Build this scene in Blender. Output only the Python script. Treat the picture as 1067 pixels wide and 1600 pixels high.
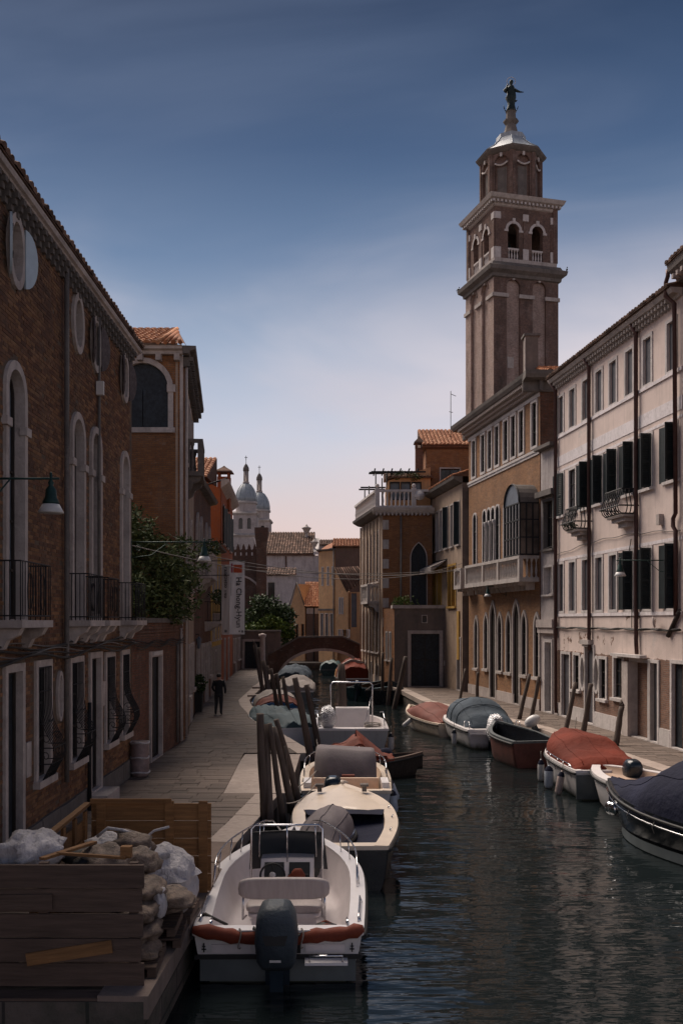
import bpy, math, random
from math import radians as R, sin, cos, pi, sqrt, atan2
from mathutils import Vector, Matrix, noise as mnoise
from mathutils.geometry import tessellate_polygon
random.seed(7)
S = bpy.context.scene
for o in list(bpy.data.objects): bpy.data.objects.remove(o)
C = S.collection

# ---------------- camera: eye 4.04 m above the quay, level, shift lens ----------------
cam_d = bpy.data.cameras.new('camera'); cam = bpy.data.objects.new('camera', cam_d); C.objects.link(cam)
EYE = 4.04; F = 1500.0; CX = 533.5; HY = 970.0
cam.location = (0, 0, EYE); cam.rotation_euler = (R(90), 0, 0)
cam_d.sensor_width = 36; cam_d.lens = F / 1600 * 36; cam_d.shift_y = (HY - 800) / 1600
cam_d.clip_start = .1; cam_d.clip_end = 3000
S.camera = cam

# ---------------- sky, sun, exposure ----------------
SUN_EL, SUN_AZ = R(53), R(-36)     # azimuth from +Y towards -X
W = bpy.data.worlds.new('World'); S.world = W; W.use_nodes = True
nt = W.node_tree; N = nt.nodes; Lk = nt.links; N.clear()
out = N.new('ShaderNodeOutputWorld'); bg = N.new('ShaderNodeBackground')
bg2 = N.new('ShaderNodeBackground'); addsh = N.new('ShaderNodeAddShader')
sky = N.new('ShaderNodeTexSky'); sky.sky_type = 'NISHITA'; sky.sun_disc = False
sky.sun_elevation = SUN_EL; sky.sun_rotation = SUN_AZ; sky.air_density = 1.0; sky.dust_density = 1.5; sky.ozone_density = 3
tc = N.new('ShaderNodeTexCoord'); sep = N.new('ShaderNodeSeparateXYZ'); Lk.new(tc.outputs['Generated'], sep.inputs[0])
def srgb(r, g, b):
    f = lambda c: (c / 255 / 12.92) if c <= 10 else ((c / 255 + .055) / 1.055) ** 2.4
    return (f(r), f(g), f(b), 1)
ramp = N.new('ShaderNodeValToRGB'); cr = ramp.color_ramp
stops = [(0, (212, 178, 160)), (.08, (214, 186, 174)), (.12, (200, 190, 190)), (.19, (178, 186, 202)), (.26, (146, 161, 183)),
         (.35, (97, 119, 149)), (.44, (60, 82, 114)), (.54, (34, 52, 80)), (1.0, (24, 40, 68))]
while len(cr.elements) < len(stops): cr.elements.new(.5)
for e, (p, c) in zip(cr.elements, stops): e.position = p; e.color = srgb(*c)
Lk.new(sep.outputs[2], ramp.inputs[0])
# thin streaky clouds
mp = N.new('ShaderNodeMapping'); mp.inputs['Scale'].default_value = (1.0, 1.0, 3.0); mp.inputs['Rotation'].default_value = (R(8), R(14), R(25))
Lk.new(tc.outputs['Generated'], mp.inputs[0])
cn = N.new('ShaderNodeTexNoise'); cn.inputs['Scale'].default_value = 1.7; cn.inputs['Detail'].default_value = 5; cn.inputs['Roughness'].default_value = .5
cn.inputs['Distortion'].default_value = .9
Lk.new(mp.outputs[0], cn.inputs['Vector'])
cmr = N.new('ShaderNodeMapRange'); cmr.inputs['From Min'].default_value = .38; cmr.inputs['From Max'].default_value = .78
cmr.inputs['To Max'].default_value = .65; cmr.interpolation_type = 'SMOOTHSTEP'
Lk.new(cn.outputs[0], cmr.inputs[0])
cmix = N.new('ShaderNodeMix'); cmix.data_type = 'RGBA'
Lk.new(cmr.outputs[0], cmix.inputs[0]); Lk.new(ramp.outputs[0], cmix.inputs[6])
cw = N.new('ShaderNodeValToRGB'); e = cw.color_ramp.elements; e[0].position = .1; e[0].color = srgb(206, 182, 180); e[1].position = .5; e[1].color = srgb(104, 118, 144)
em = cw.color_ramp.elements.new(.27); em.color = srgb(186, 184, 194)
Lk.new(sep.outputs[2], cw.inputs[0]); Lk.new(cw.outputs[0], cmix.inputs[7])
cmul = N.new('ShaderNodeMath'); cmul.operation = 'MULTIPLY'; chi = N.new('ShaderNodeMapRange'); chi.inputs[1].default_value = .50; chi.inputs[2].default_value = .30; chi.inputs[3].default_value = .5; Lk.new(sep.outputs[2], chi.inputs[0]); Lk.new(cmr.outputs[0], cmul.inputs[0]); Lk.new(chi.outputs[0], cmul.inputs[1]); Lk.new(cmul.outputs[0], cmix.inputs[0])
# broad pale cloud bank low on the right-hand side of the sky
def mr(sock, a, b, c=0., d=1.):
    q = N.new('ShaderNodeMapRange'); q.interpolation_type = 'SMOOTHSTEP'; q.inputs[1].default_value = a; q.inputs[2].default_value = b; q.inputs[3].default_value = c; q.inputs[4].default_value = d; Lk.new(sock, q.inputs[0]); return q.outputs[0]
def mul(a, b):
    q = N.new('ShaderNodeMath'); q.operation = 'MULTIPLY'; Lk.new(a, q.inputs[0]); Lk.new(b, q.inputs[1]); return q.outputs[0]
cn2 = N.new('ShaderNodeTexNoise'); cn2.inputs['Scale'].default_value = 2.6; cn2.inputs['Detail'].default_value = 6; cn2.inputs['Distortion'].default_value = .6; Lk.new(mp.outputs[0], cn2.inputs['Vector'])
bank_ = mul(mul(mr(sep.outputs[0], -.22, .30), mr(sep.outputs[2], .40, .24)), mr(cn2.outputs[0], .30, .62, .25, .85))
cm2 = N.new('ShaderNodeMix'); cm2.data_type = 'RGBA'; Lk.new(bank_, cm2.inputs[0]); Lk.new(cmix.outputs[2], cm2.inputs[6]); cm2.inputs[7].default_value = srgb(212, 200, 202)
Lk.new(cm2.outputs[2], bg.inputs[0]); bg.inputs[1].default_value = .94
Lk.new(sky.outputs[0], bg2.inputs[0]); bg2.inputs[1].default_value = .006
Lk.new(bg.outputs[0], addsh.inputs[0]); Lk.new(bg2.outputs[0], addsh.inputs[1]); Lk.new(addsh.outputs[0], out.inputs[0])

sd = bpy.data.lights.new('sun', 'SUN'); sun = bpy.data.objects.new('sun', sd); C.objects.link(sun)
sd.energy = 5.0; sd.angle = R(52); sd.color = (1, .87, .76)
sdir = Vector((sin(SUN_AZ) * cos(SUN_EL), cos(SUN_AZ) * cos(SUN_EL), sin(SUN_EL)))
sun.rotation_euler = sdir.to_track_quat('Z', 'Y').to_euler()
S.view_settings.view_transform = 'Standard'; S.view_settings.look = 'None'; S.view_settings.gamma = 1
S.view_settings.exposure = .28; S.view_settings.use_curve_mapping = False
S.render.engine = 'CYCLES'

# ---------------- materials ----------------
def boxmap():
    g = bpy.data.node_groups.new('boxmap', 'ShaderNodeTree')
    g.interface.new_socket('Vector', in_out='OUTPUT', socket_type='NodeSocketVector')
    n = g.nodes; l = g.links
    t = n.new('ShaderNodeTexCoord'); sn = n.new('ShaderNodeSeparateXYZ'); sp = n.new('ShaderNodeSeparateXYZ')
    l.new(t.outputs['Normal'], sn.inputs[0]); l.new(t.outputs['Object'], sp.inputs[0])
    def big(sock):
        a = n.new('ShaderNodeMath'); a.operation = 'ABSOLUTE'; l.new(sock, a.inputs[0])
        b = n.new('ShaderNodeMath'); b.operation = 'GREATER_THAN'; b.inputs[1].default_value = .72; l.new(a.outputs[0], b.inputs[0]); return b.outputs[0]
    def mix(f, a, b):
        m = n.new('ShaderNodeMix'); l.new(f, m.inputs[0]); l.new(a, m.inputs[2]); l.new(b, m.inputs[3]); return m.outputs[0]
    u = mix(big(sn.outputs[0]), sp.outputs[0], sp.outputs[1]); v = mix(big(sn.outputs[2]), sp.outputs[2], sp.outputs[1])
    c = n.new('ShaderNodeCombineXYZ'); l.new(u, c.inputs[0]); l.new(v, c.inputs[1])
    o = n.new('NodeGroupOutput'); l.new(c.outputs[0], o.inputs[0]); return g
BOX = boxmap()
class Mt:
    def __init__(s, name, rough=.8, metal=0, spec=.4):
        s.m = bpy.data.materials.new(name); s.m.use_nodes = True; s.nt = s.m.node_tree; s.n = s.nt.nodes; s.l = s.nt.links
        s.p = s.n['Principled BSDF']; s.p.inputs['Roughness'].default_value = rough; s.p.inputs['Metallic'].default_value = metal
        s.p.inputs['Specular IOR Level'].default_value = spec
        s.tc = s.n.new('ShaderNodeTexCoord')
    def noise(s, scale, detail=5, stretch=(1, 1, 1), rough=.6, coord='Object', lo=.35, hi=.65, tlo=0, thi=1):
        mp = s.n.new('ShaderNodeMapping'); mp.inputs['Scale'].default_value = stretch; s.l.new(s.tc.outputs[coord], mp.inputs[0])
        t = s.n.new('ShaderNodeTexNoise'); t.inputs['Scale'].default_value = scale; t.inputs['Detail'].default_value = detail; t.inputs['Roughness'].default_value = rough
        s.l.new(mp.outputs[0], t.inputs['Vector'])
        r = s.n.new('ShaderNodeMapRange'); r.inputs[1].default_value = lo; r.inputs[2].default_value = hi; r.inputs[3].default_value = tlo; r.inputs[4].default_value = thi
        s.l.new(t.outputs[0], r.inputs[0]); return r.outputs[0]
    def mix(s, f, a, b, mode='MIX'):
        m = s.n.new('ShaderNodeMix'); m.data_type = 'RGBA'; m.blend_type = mode
        for sock, v in ((m.inputs[0], f), (m.inputs[6], a), (m.inputs[7], b)):
            if isinstance(v, (int, float)): sock.default_value = v
            elif isinstance(v, tuple): sock.default_value = v if len(v) == 4 else (*v, 1)
            else: s.l.new(v, sock)
        return m.outputs[2]
    def math(s, op, a, b=0.0):
        m = s.n.new('ShaderNodeMath'); m.operation = op
        for sock, v in ((m.inputs[0], a), (m.inputs[1], b)):
            if isinstance(v, (int, float)): sock.default_value = v
            else: s.l.new(v, sock)
        return m.outputs[0]
    def rnd(s, island=False, lo=0., hi=1.):
        if island: o = s.n.new('ShaderNodeNewGeometry').outputs['Random Per Island']
        else: o = s.n.new('ShaderNodeObjectInfo').outputs['Random']
        r = s.n.new('ShaderNodeMapRange'); r.inputs[3].default_value = lo; r.inputs[4].default_value = hi; s.l.new(o, r.inputs[0]); return r.outputs[0]
    def col(s, v): 
        if isinstance(v, tuple): s.p.inputs['Base Color'].default_value = v if len(v) == 4 else (*v, 1)
        else: s.l.new(v, s.p.inputs['Base Color'])
        return s
    def bump(s, h, strength=.4, dist=.02):
        b = s.n.new('ShaderNodeBump'); b.inputs['Strength'].default_value = strength; b.inputs['Distance'].default_value = dist
        s.l.new(h, b.inputs['Height']); s.l.new(b.outputs[0], s.p.inputs['Normal']); return s
    def z(s):
        q = s.n.new('ShaderNodeSeparateXYZ'); s.l.new(s.tc.outputs['Object'], q.inputs[0]); return q.outputs[2]
def sc_(c, k): return tuple(x * k for x in c[:3])
def plain(name, c, rough=.6, metal=0, var=.18, scale=6, bump=.15, stretch=(1, 1, 1), spec=.4, dist=.01, rand=0):
    m = Mt(name, rough, metal, spec)
    n = m.noise(scale, 6, stretch)
    c0 = m.mix(n, sc_(c, 1 - var), sc_(c, 1 + var))
    n2 = m.noise(scale * .23, 3, stretch, lo=.3, hi=.7)
    c0 = m.mix(n2, m.mix(.5, c0, sc_(c, 1 - 1.6 * var)), c0)
    if rand: c0 = m.mix(m.rnd(lo=0, hi=rand), c0, sc_(c, .35))
    m.col(c0)
    if bump: m.bump(m.noise(scale * 5, 5, stretch), bump, dist)
    return m.m
def plaster(name, c, c2, amt=.5, grime=(.10, .085, .075), zlow=None):
    m = Mt(name, .9, 0, .2)
    a = m.mix(m.noise(.9, 8, lo=.3, hi=.7), c, c2)
    a = m.mix(m.noise(7, 6, lo=.35, hi=.7, thi=.35), a, sc_(c2, .8))
    st = m.noise(1.6, 6, (1.6, 1.6, .16), lo=.5, hi=.78, thi=amt)         # rain streaks
    a = m.mix(st, a, grime)
    bl = m.noise(.5, 9, rough=.7, lo=.54, hi=.66, thi=amt * .9); a = m.mix(bl, a, sc_(c2, .55))
    if zlow is not None:                                                    # damp stone-grey tide stains
        d = m.math('SUBTRACT', zlow, m.z()); d = m.math('ADD', d, m.noise(.8, 6, thi=1.4)); 
        mr = m.n.new('ShaderNodeMapRange'); mr.inputs[1].default_value = .6; mr.inputs[2].default_value = 1.8; mr.inputs[4].default_value = .55; m.l.new(d, mr.inputs[0])
        a = m.mix(mr.outputs[0], a, grime)
    a = m.mix(m.noise(4.5, 12, (1, 1, .7), rough=.78, lo=.48, hi=.64, thi=.3), a, sc_(grime, 1.6)); a = m.mix(m.noise(1.9, 12, rough=.8, lo=.55, hi=.60, thi=.3), a, tuple(min(.8, x * 1.25) for x in c[:3]))
    m.col(a); m.bump(m.noise(12, 8), .35, .012); return m.m
def bricknodes(m, c1, c2, mortar, bw=.25, bh=.066, size=.011):
    g = m.n.new('ShaderNodeGroup'); g.node_tree = BOX
    dn = m.n.new('ShaderNodeTexNoise'); dn.inputs['Scale'].default_value = 1.1; m.l.new(g.outputs[0], dn.inputs['Vector'])
    vm = m.n.new('ShaderNodeVectorMath'); vm.operation = 'MULTIPLY_ADD'; vm.inputs[1].default_value = (.05, .05, 0)
    m.l.new(dn.outputs['Color'], vm.inputs[0]); m.l.new(g.outputs[0], vm.inputs[2])
    b = m.n.new('ShaderNodeTexBrick'); m.l.new(vm.outputs[0], b.inputs['Vector'])
    b.inputs['Scale'].default_value = 1; b.inputs['Brick Width'].default_value = bw; b.inputs['Row Height'].default_value = bh
    b.inputs['Mortar Size'].default_value = size; b.inputs['Mortar Smooth'].default_value = .3; b.inputs['Bias'].default_value = -.1
    b.inputs['Color1'].default_value = (*c1, 1); b.inputs['Color2'].default_value = (*c2, 1); b.inputs['Mortar'].default_value = (*mortar, 1)
    return b
def weather(m, a, amt=.6, pale=(.34, .29, .25), dark=(.05, .042, .038)):
    a = m.mix(m.noise(.7, 8, rough=.68, lo=.5, hi=.72, thi=amt * .55), a, pale)
    a = m.mix(m.noise(.45, 8, (1, 1, .6), rough=.7, lo=.46, hi=.7, thi=amt), a, dark)
    a = m.mix(m.noise(1.3, 6, (1.5, 1.5, .12), lo=.55, hi=.8, thi=amt * .8), a, dark)
    a = m.mix(m.noise(18, 6, lo=.3, hi=.7, thi=.3), a, dark)
    a = m.mix(m.noise(3.2, 12, (1, 1, 1.6), rough=.78, lo=.44, hi=.62, thi=.5 * amt + .12), a, dark); a = m.mix(m.noise(2.3, 12, (1, 1, 1.8), rough=.8, lo=.56, hi=.64, thi=.35), a, pale)
    return a
def brick(name, c1, c2, mortar=(.22, .17, .13), amt=.6, bw=.25, bh=.066, size=.011, pale=(.34, .29, .25)):
    m = Mt(name, .92, 0, .2); b = bricknodes(m, c1, c2, mortar, bw, bh, size)
    m.col(weather(m, b.outputs['Color'], amt, pale))
    h = m.math('SUBTRACT', m.noise(30, 5, thi=.5), b.outputs['Fac']); m.bump(h, .6, .012); return m.m
def brick_plaster(name, zs, c1, c2, plc, amt=.5, base=None):
    """plaster above a ragged line at height zs, bare brick below, optional pale base course"""
    m = Mt(name, .92, 0, .2); b = bricknodes(m, c1, c2, (.25, .2, .16))
    lo = weather(m, b.outputs['Color'], amt)
    up = m.mix(m.noise(1.1, 12, rough=.75, lo=.3, hi=.7), plc, sc_(plc, .78)); up = m.mix(m.noise(1.6, 6, (1.6, 1.6, .14), lo=.52, hi=.8, thi=.42), up, sc_(plc, .42))
    up = m.mix(m.noise(.6, 9, rough=.7, lo=.53, hi=.6, thi=.45), up, sc_(plc, .66)); up = m.mix(m.noise(.35, 9, (1, 1, 1.4), rough=.75, lo=.58, hi=.61, thi=.55), up, (.50, .45, .42)); up = m.mix(m.noise(3.0, 7, (2.2, 2.2, .10), rough=.6, lo=.58, hi=.8, thi=.5), up, (.16, .13, .12))
    d = m.math('SUBTRACT', m.z(), zs); d = m.math('ADD', d, m.noise(2.5, 6, lo=.3, hi=.7, tlo=-.05, thi=.05)); pt = m.math('MULTIPLY', m.noise(.8, 8, rough=.7, lo=.60, hi=.61), m.math('LESS_THAN', m.math('ADD', m.z(), m.noise(1.2, 5, thi=1.0)), zs + 2.1)); f = m.math('MULTIPLY', m.math('GREATER_THAN', d, 0), m.math('SUBTRACT', 1, pt))
    m.col(m.mix(f, lo, up)); h = m.math('ADD', m.math('MULTIPLY', m.math('SUBTRACT', 0, b.outputs['Fac']), m.math('SUBTRACT', 1, f)), m.noise(20, 6, thi=.4)); m.bump(h, .5, .012)
    return m.m
def wood(name, c, rough=.8, rand=.35, stretch=(1.2, 14, 14), sc=2.0, island=False):
    m = Mt(name, rough, 0, .3)
    a = m.mix(m.noise(sc, 8, stretch, lo=.3, hi=.7), sc_(c, .55), sc_(c, 1.25))
    a = m.mix(m.noise(.9, 4, lo=.4, hi=.7, thi=.5), a, sc_(c, .5))
    a = m.mix(m.rnd(island, 0, rand), a, sc_(c, .4))
    m.col(a); m.bump(m.noise(sc * 2, 8, stretch), .5, .01); return m.m
M = {}
M['brickL'] = brick('brown_brick', (.30, .135, .065), (.19, .08, .042), (.13, .09, .065), .5)
def brickpiece():
    m = Mt('brick_piece', .93, 0, .2)
    r1 = m.rnd(True); r2 = m.rnd(False)
    rr = m.math('FRACT', m.math('ADD', r1, r2))
    rp = m.n.new('ShaderNodeValToRGB'); e = rp.color_ramp.elements; e[0].color = (.135, .062, .038, 1); e[1].color = (.34, .175, .092, 1)
    q = e.new(.45); q.color = (.215, .10, .055, 1); q = e.new(.8); q.color = (.29, .145, .065, 1); m.l.new(rr, rp.inputs[0])
    m.col(weather(m, rp.outputs[0], .6, (.30, .22, .16))); m.bump(m.noise(40, 6), .5, .01); return m.m
M['brickpc'] = brickpiece()
M['mortar'] = plain('mortar', (.12, .085, .06), .95, scale=3, bump=.4)
M['brickPal'] = brick('ochre_brick', (.40, .20, .092), (.285, .135, .062), (.33, .21, .13), .38)
M['brickDk'] = brick('dark_red_brick', (.24, .095, .055), (.15, .06, .038), (.15, .105, .08), .6)
M['brickOr'] = brick('orange_brick', (.38, .16, .06), (.27, .105, .042), (.2, .12, .07), .4)
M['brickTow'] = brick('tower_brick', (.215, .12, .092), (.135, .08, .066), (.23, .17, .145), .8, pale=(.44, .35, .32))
M['brickTowPale'] = brick('pale_tower_brick', (.50, .36, .30), (.34, .22, .18), (.46, .38, .35), .5, pale=(.66, .58, .54))
M['pink'] = brick_plaster('pink_plaster_over_brick', 2.78, (.30, .15, .10), (.20, .10, .07), (.72, .59, .53))
M['pinkband'] = plaster('pale_pink_band', (.76, .70, .70), (.70, .64, .64), .25)
M['stone'] = plaster('istrian_stone', (.50, .45, .42), (.40, .355, .33), .5)
M['stoneL'] = plaster('grey_istrian_stone', (.54, .47, .435), (.40, .345, .32), .5)
M['paneBrown'] = plain('old_brown_glass', (.13, .10, .085), .2, 0, .4, 1.2, .05)
M['stoneDk'] = plaster('sooty_stone', (.20, .175, .16), (.11, .10, .095), .8)
M['white'] = plaster('white_stone', (.62, .57, .55), (.5, .46, .44), .4)
M['beige'] = plaster('beige_plaster', (.44, .325, .24), (.33, .24, .18), .6)
M['ochre'] = plaster('ochre_plaster', (.56, .32, .16), (.47, .26, .13), .35)
M['ochrelt'] = plaster('light_ochre_plaster', (.64, .40, .22), (.54, .32, .17), .3)
M['yellow'] = plaster('yellow_plaster', (.50, .30, .075), (.40, .23, .06), .35)
M['redpl'] = plaster('rust_red_plaster', (.36, .10, .035), (.28, .075, .03), .35)
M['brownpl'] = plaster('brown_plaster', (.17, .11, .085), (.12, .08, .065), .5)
M['greypl'] = plaster('stained_grey_plaster', (.22, .17, .145), (.13, .11, .10), .7)
M['paleplaster'] = plaster('pale_plaster', (.52, .46, .44), (.42, .37, .355), .6)
M['whitewall'] = plaster('white_church_plaster', (.58, .52, .51), (.42, .365, .36), .7)
M['lead'] = plain('lead_sheet', (.31, .35, .385), .5, 0, .25, 2, .2, (3, 3, .3))
M['bronze'] = plain('dark_bronze', (.018, .03, .03), .55, .4, .3, 8, .3)
def tilemat(name, c1, c2, c3):
    m = Mt(name, .9, 0, .2); r = m.math('FRACT', m.math('ADD', m.rnd(True), m.rnd(False)))
    rp = m.n.new('ShaderNodeValToRGB'); e = rp.color_ramp.elements; e[0].color = (*c1, 1); e[1].color = (*c3, 1); q = e.new(.5); q.color = (*c2, 1)
    m.l.new(r, rp.inputs[0]); m.col(m.mix(m.noise(4, 6, lo=.45, hi=.7, thi=.6), rp.outputs[0], sc_(c1, .5))); m.bump(m.noise(30), .3, .01); return m.m
M['tile'] = tilemat('terracotta_tile', (.20, .075, .035), (.36, .14, .065), (.48, .23, .12))
M['tileold'] = tilemat('old_grey_terracotta_tile', (.075, .046, .035), (.125, .074, .054), (.24, .15, .112))
M['tileor'] = tilemat('orange_terracotta_tile', (.27, .11, .058), (.37, .165, .09), (.46, .25, .15))
M['glass'] = plain('dark_window_glass', (.016, .02, .026), .12, 0, .5, 1.2, .05, spec=.5)
M['glassblue'] = plain('blue_grey_blind', (.12, .14, .17), .35, 0, .25, 2, .05)
M['greydoor'] = plain('grey_painted_recess', (.085, .082, .092), .6, 0, .2, 3, .1)
M['shutter'] = plain('dark_green_shutter', (.010, .018, .020), .6, 0, .35, 5, .2, rand=.4)
M['shutterbr'] = plain('weathered_brown_shutter', (.105, .085, .085), .8, 0, .3, 12, .3)
M['dkwood'] = wood('dark_timber_door', (.045, .035, .03), .75, .2, (10, 10, 1))
M['navydoor'] = plain('peeling_navy_door', (.018, .024, .032), .6, 0, .5, 9, .4)
M['bridgebrick'] = brick('sooty_red_brick', (.14, .066, .046), (.09, .045, .035), (.10, .075, .06), .6)
M['iron'] = plain('black_iron', (.014, .014, .016), .7, 0, .3, 12, .2)
M['green'] = plain('green_painted_iron', (.012, .042, .038), .5, .3, .2, 8, .1)
M['lampwhite'] = plain('opal_lamp_glass', (.50, .49, .48), .4, 0, .08, 8, .02)
M['pipe'] = plain('copper_brown_downpipe', (.075, .035, .030), .5, .4, .25, 3, .1)
M['cable'] = plain('black_cable', (.03, .026, .024), .7, 0, .2, 6, 0)
M['cablelt'] = plain('grey_cable', (.17, .15, .14), .7, 0, .2, 6, 0)
M['kerb'] = plaster('kerb_stone', (.44, .36, .31), (.32, .26, .225), .35)
M['kerb'].node_tree.nodes['Principled BSDF'].inputs['Roughness'].default_value = .7
def pavemat():
    m = Mt('paving_stone', .75, 0, .35)
    a = m.mix(m.rnd(False), (.105, .077, .062), (.195, .146, .118)); a2 = m.mix(m.rnd(True), (.80, .80, .80), (1.15, 1.12, 1.1)); a = m.mix(1.0, a, a2, 'MULTIPLY')
    a = m.mix(m.noise(1.1, 8, lo=.45, hi=.7, thi=.55), a, (.075, .062, .056)); a = m.mix(m.noise(22, 5, thi=.3), a, (.07, .06, .05))
    m.col(a); m.bump(m.noise(14, 8), .5, .012); return m.m
M['pave'] = pavemat()
M['kerbdirty'] = plaster('dirty_kerb_stone', (.25, .185, .155), (.16, .125, .105), .6)
M['joint'] = plain('paving_joint', (.040, .034, .030), .95, 0, .3, 5, .3)
def quaywall():
    m = Mt('quay_wall_stone', .85, 0, .3); b = bricknodes(m, (.13, .10, .085), (.09, .075, .065), (.035, .03, .028), .9, .3, .02)
    d = m.mix(m.noise(2, 6, lo=.4, hi=.6, thi=.6), b.outputs['Color'], (.03, .036, .026))
    m.col(d); m.bump(m.math('SUBTRACT', m.noise(9, 6, thi=.6), b.outputs['Fac']), .7, .03); return m.m
M['quaywall'] = quaywall()
M['post'] = wood('weathered_mooring_wood', (.125, .094, .079), .85, .5, (9, 9, .8), 2.0)
M['sackpk'] = plain('striped_sack', (.24, .175, .17), .45, 0, .3, 6, .4)
M['board'] = wood('rough_shuttering_board', (.135, .090, .070), .85, .5, (1.0, 12, 12), 1.6)
M['boardor'] = wood('orange_shuttering_board', (.27, .135, .055), .8, .5, (1.0, 12, 12), 1.6)
M['gel'] = plain('white_gelcoat', (.74, .70, .69), .28, 0, .05, 3, .02, spec=.5)
M['gelpink'] = plain('pale_deck_gelcoat', (.62, .56, .555), .4, 0, .07, 4, .08, spec=.5)
M['cream'] = plain('cream_gelcoat', (.72, .60, .48), .32, 0, .07, 3, .03, spec=.5)
M['creamin'] = plain('cream_inner_gelcoat', (.66, .50, .38), .5, 0, .1, 4, .05)
M['hullgrey'] = plain('grey_hull', (.10, .115, .12), .35, 0, .15, 3, .03)
M['hullwhite'] = plain('dull_white_hull', (.42, .42, .41), .4, 0, .12, 2, .03)
M['hullblack'] = plain('black_hull', (.012, .014, .018), .22, 0, .2, 3, .02, spec=.5)
def gelhull(name, c):
    m = Mt(name, .35, 0, .45); z = m.math('ADD', m.z(), m.noise(3, 5, (1, 1, .4), tlo=-.05, thi=.05)); r = m.n.new('ShaderNodeMapRange'); r.inputs[1].default_value = .24; r.inputs[2].default_value = .04; m.l.new(z, r.inputs[0])
    a = m.mix(m.noise(2.5, 6, (1.5, 1.5, .2), lo=.5, hi=.8, thi=.4), c, sc_(c, .55)); a = m.mix(m.noise(7, 6, lo=.6, hi=.75, thi=.35), a, (.18, .15, .11)); m.col(m.mix(r.outputs[0], a, (.05, .055, .035))); return m.m
M['gelhull'] = gelhull('scuffed_white_hull', (.60, .57, .56)); M['greyhull'] = gelhull('scuffed_grey_hull', (.36, .36, .355))
M['hullred'] = plain('faded_red_hull', (.13, .042, .032), .6, 0, .3, 3, .2)
M['shutsky'] = plain('painted_skylight_shutter', (.42, .50, .56), .35, 0, .1, 3, .05)  # bright sky light on the open leaves, painted in as pale blue
M['hullgreen'] = plain('green_hull', (.02, .055, .055), .5, 0, .3, 3, .1)
M['navy'] = plain('navy_canvas', (.012, .014, .032), .85, 0, .3, .8, .35, dist=.04, spec=.15)
M['navylt'] = plain('slate_blue_canvas', (.058, .078, .10), .85, 0, .25, .8, .35, dist=.04, spec=.2)
M['rust'] = plain('rust_red_canvas', (.155, .025, .012), .85, 0, .3, .8, .35, dist=.04, spec=.2)
M['rustdk'] = plain('dull_brown_red_canvas', (.14, .032, .02), .8, 0, .2, 4, .25)
M['orange'] = plain('orange_red_canvas', (.185, .034, .014), .75, 0, .2, 4, .2)
M['greycv'] = plain('grey_canvas', (.155, .13, .135), .8, 0, .15, 3, .25)
M['blue'] = plain('bright_blue_canvas', (.015, .10, .26), .7, 0, .2, 4, .2)
M['tealcv'] = plain('pale_teal_canvas', (.05, .085, .10), .75, 0, .2, 3, .2)
M['whitecv'] = plain('off_white_canvas', (.33, .29, .265), .8, 0, .15, 4, .3)
M['vinyl'] = plain('grey_vinyl_seat', (.36, .31, .30), .55, 0, .1, 3, .1, (1, 6, 1))
M['chrome'] = plain('polished_steel', (.62, .62, .64), .16, 1, .05, 5, 0)
M['foil'] = plain('silver_foil_cover', (.66, .66, .68), .25, .9, .1, 6, .8, dist=.03)
M['motor'] = plain('blue_grey_motor_cover', (.035, .048, .062), .6, 0, .2, 3, .35, dist=.02)
M['motorblk'] = plain('glossy_dark_cowling', (.014, .022, .032), .22, 0, .15, 4, .02)
M['motorwh'] = plain('white_cowling', (.55, .54, .53), .3, 0, .06, 4, .02)
M['rubber'] = plain('black_rubber', (.015, .015, .016), .6, 0, .2, 6, .05)
M['fender'] = plain('off_white_fender', (.50, .48, .47), .45, 0, .15, 8, .05)
M['fenderbl'] = plain('pale_blue_fender', (.36, .40, .46), .45, 0, .12, 8, .05)
M['fenderpk'] = plain('dirty_pink_fender', (.42, .33, .30), .55, 0, .2, 8, .1)
M['tintglass'] = plain('smoked_acrylic', (.03, .035, .04), .08, 0, .1, 3, 0, spec=.6)
M['bagwhite'] = plain('white_woven_sack', (.44, .41, .42), .6, 0, .2, 3, .7, (1, 1, .45), dist=.03)
M['bagbrown'] = plain('sand_filled_clear_sack', (.20, .145, .11), .6, 0, .5, 9, .6, dist=.02)
M['rope'] = plain('rope', (.28, .25, .22), .8, 0, .2, 20, .2)
M['cloth'] = plain('black_clothing', (.012, .013, .017), .85, 0, .2, 9, .2)
M['clothdk'] = plain('dark_trousers', (.020, .021, .026), .85, 0, .2, 9, .2)
M['skin'] = plain('skin', (.36, .20, .145), .55, 0, .08, 9, .05)
M['hair'] = plain('dark_hair', (.015, .011, .009), .6, 0, .2, 30, .2)
M['banner'] = plain('white_banner_cloth', (.64, .61, .60), .8, 0, .04, 2, .15)
M['ink'] = plain('dark_banner_ink', (.05, .048, .052), .8, 0, .05, 4, 0)
M['logored'] = plain('orange_red_logo', (.42, .075, .03), .8, 0, .05, 4, 0)
M['logomag'] = plain('magenta_logo_strip', (.30, .05, .08), .8, 0, .05, 4, 0)
M['signwhite'] = plain('white_sign', (.55, .52, .50), .6, 0, .08, 4, .05)
M['soil'] = plain('dark_soil', (.03, .024, .02), .95, 0, .3, 9, .4)
M['pot'] = plain('dark_plant_tub', (.018, .02, .022), .6, 0, .2, 6, .1)
M['bell'] = plain('bronze_bell', (.06, .07, .06), .45, .7, .2, 5, .1)
M['tan'] = plain('tan_deck_pad', (.42, .29, .21), .7, 0, .08, 5, .1)
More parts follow.
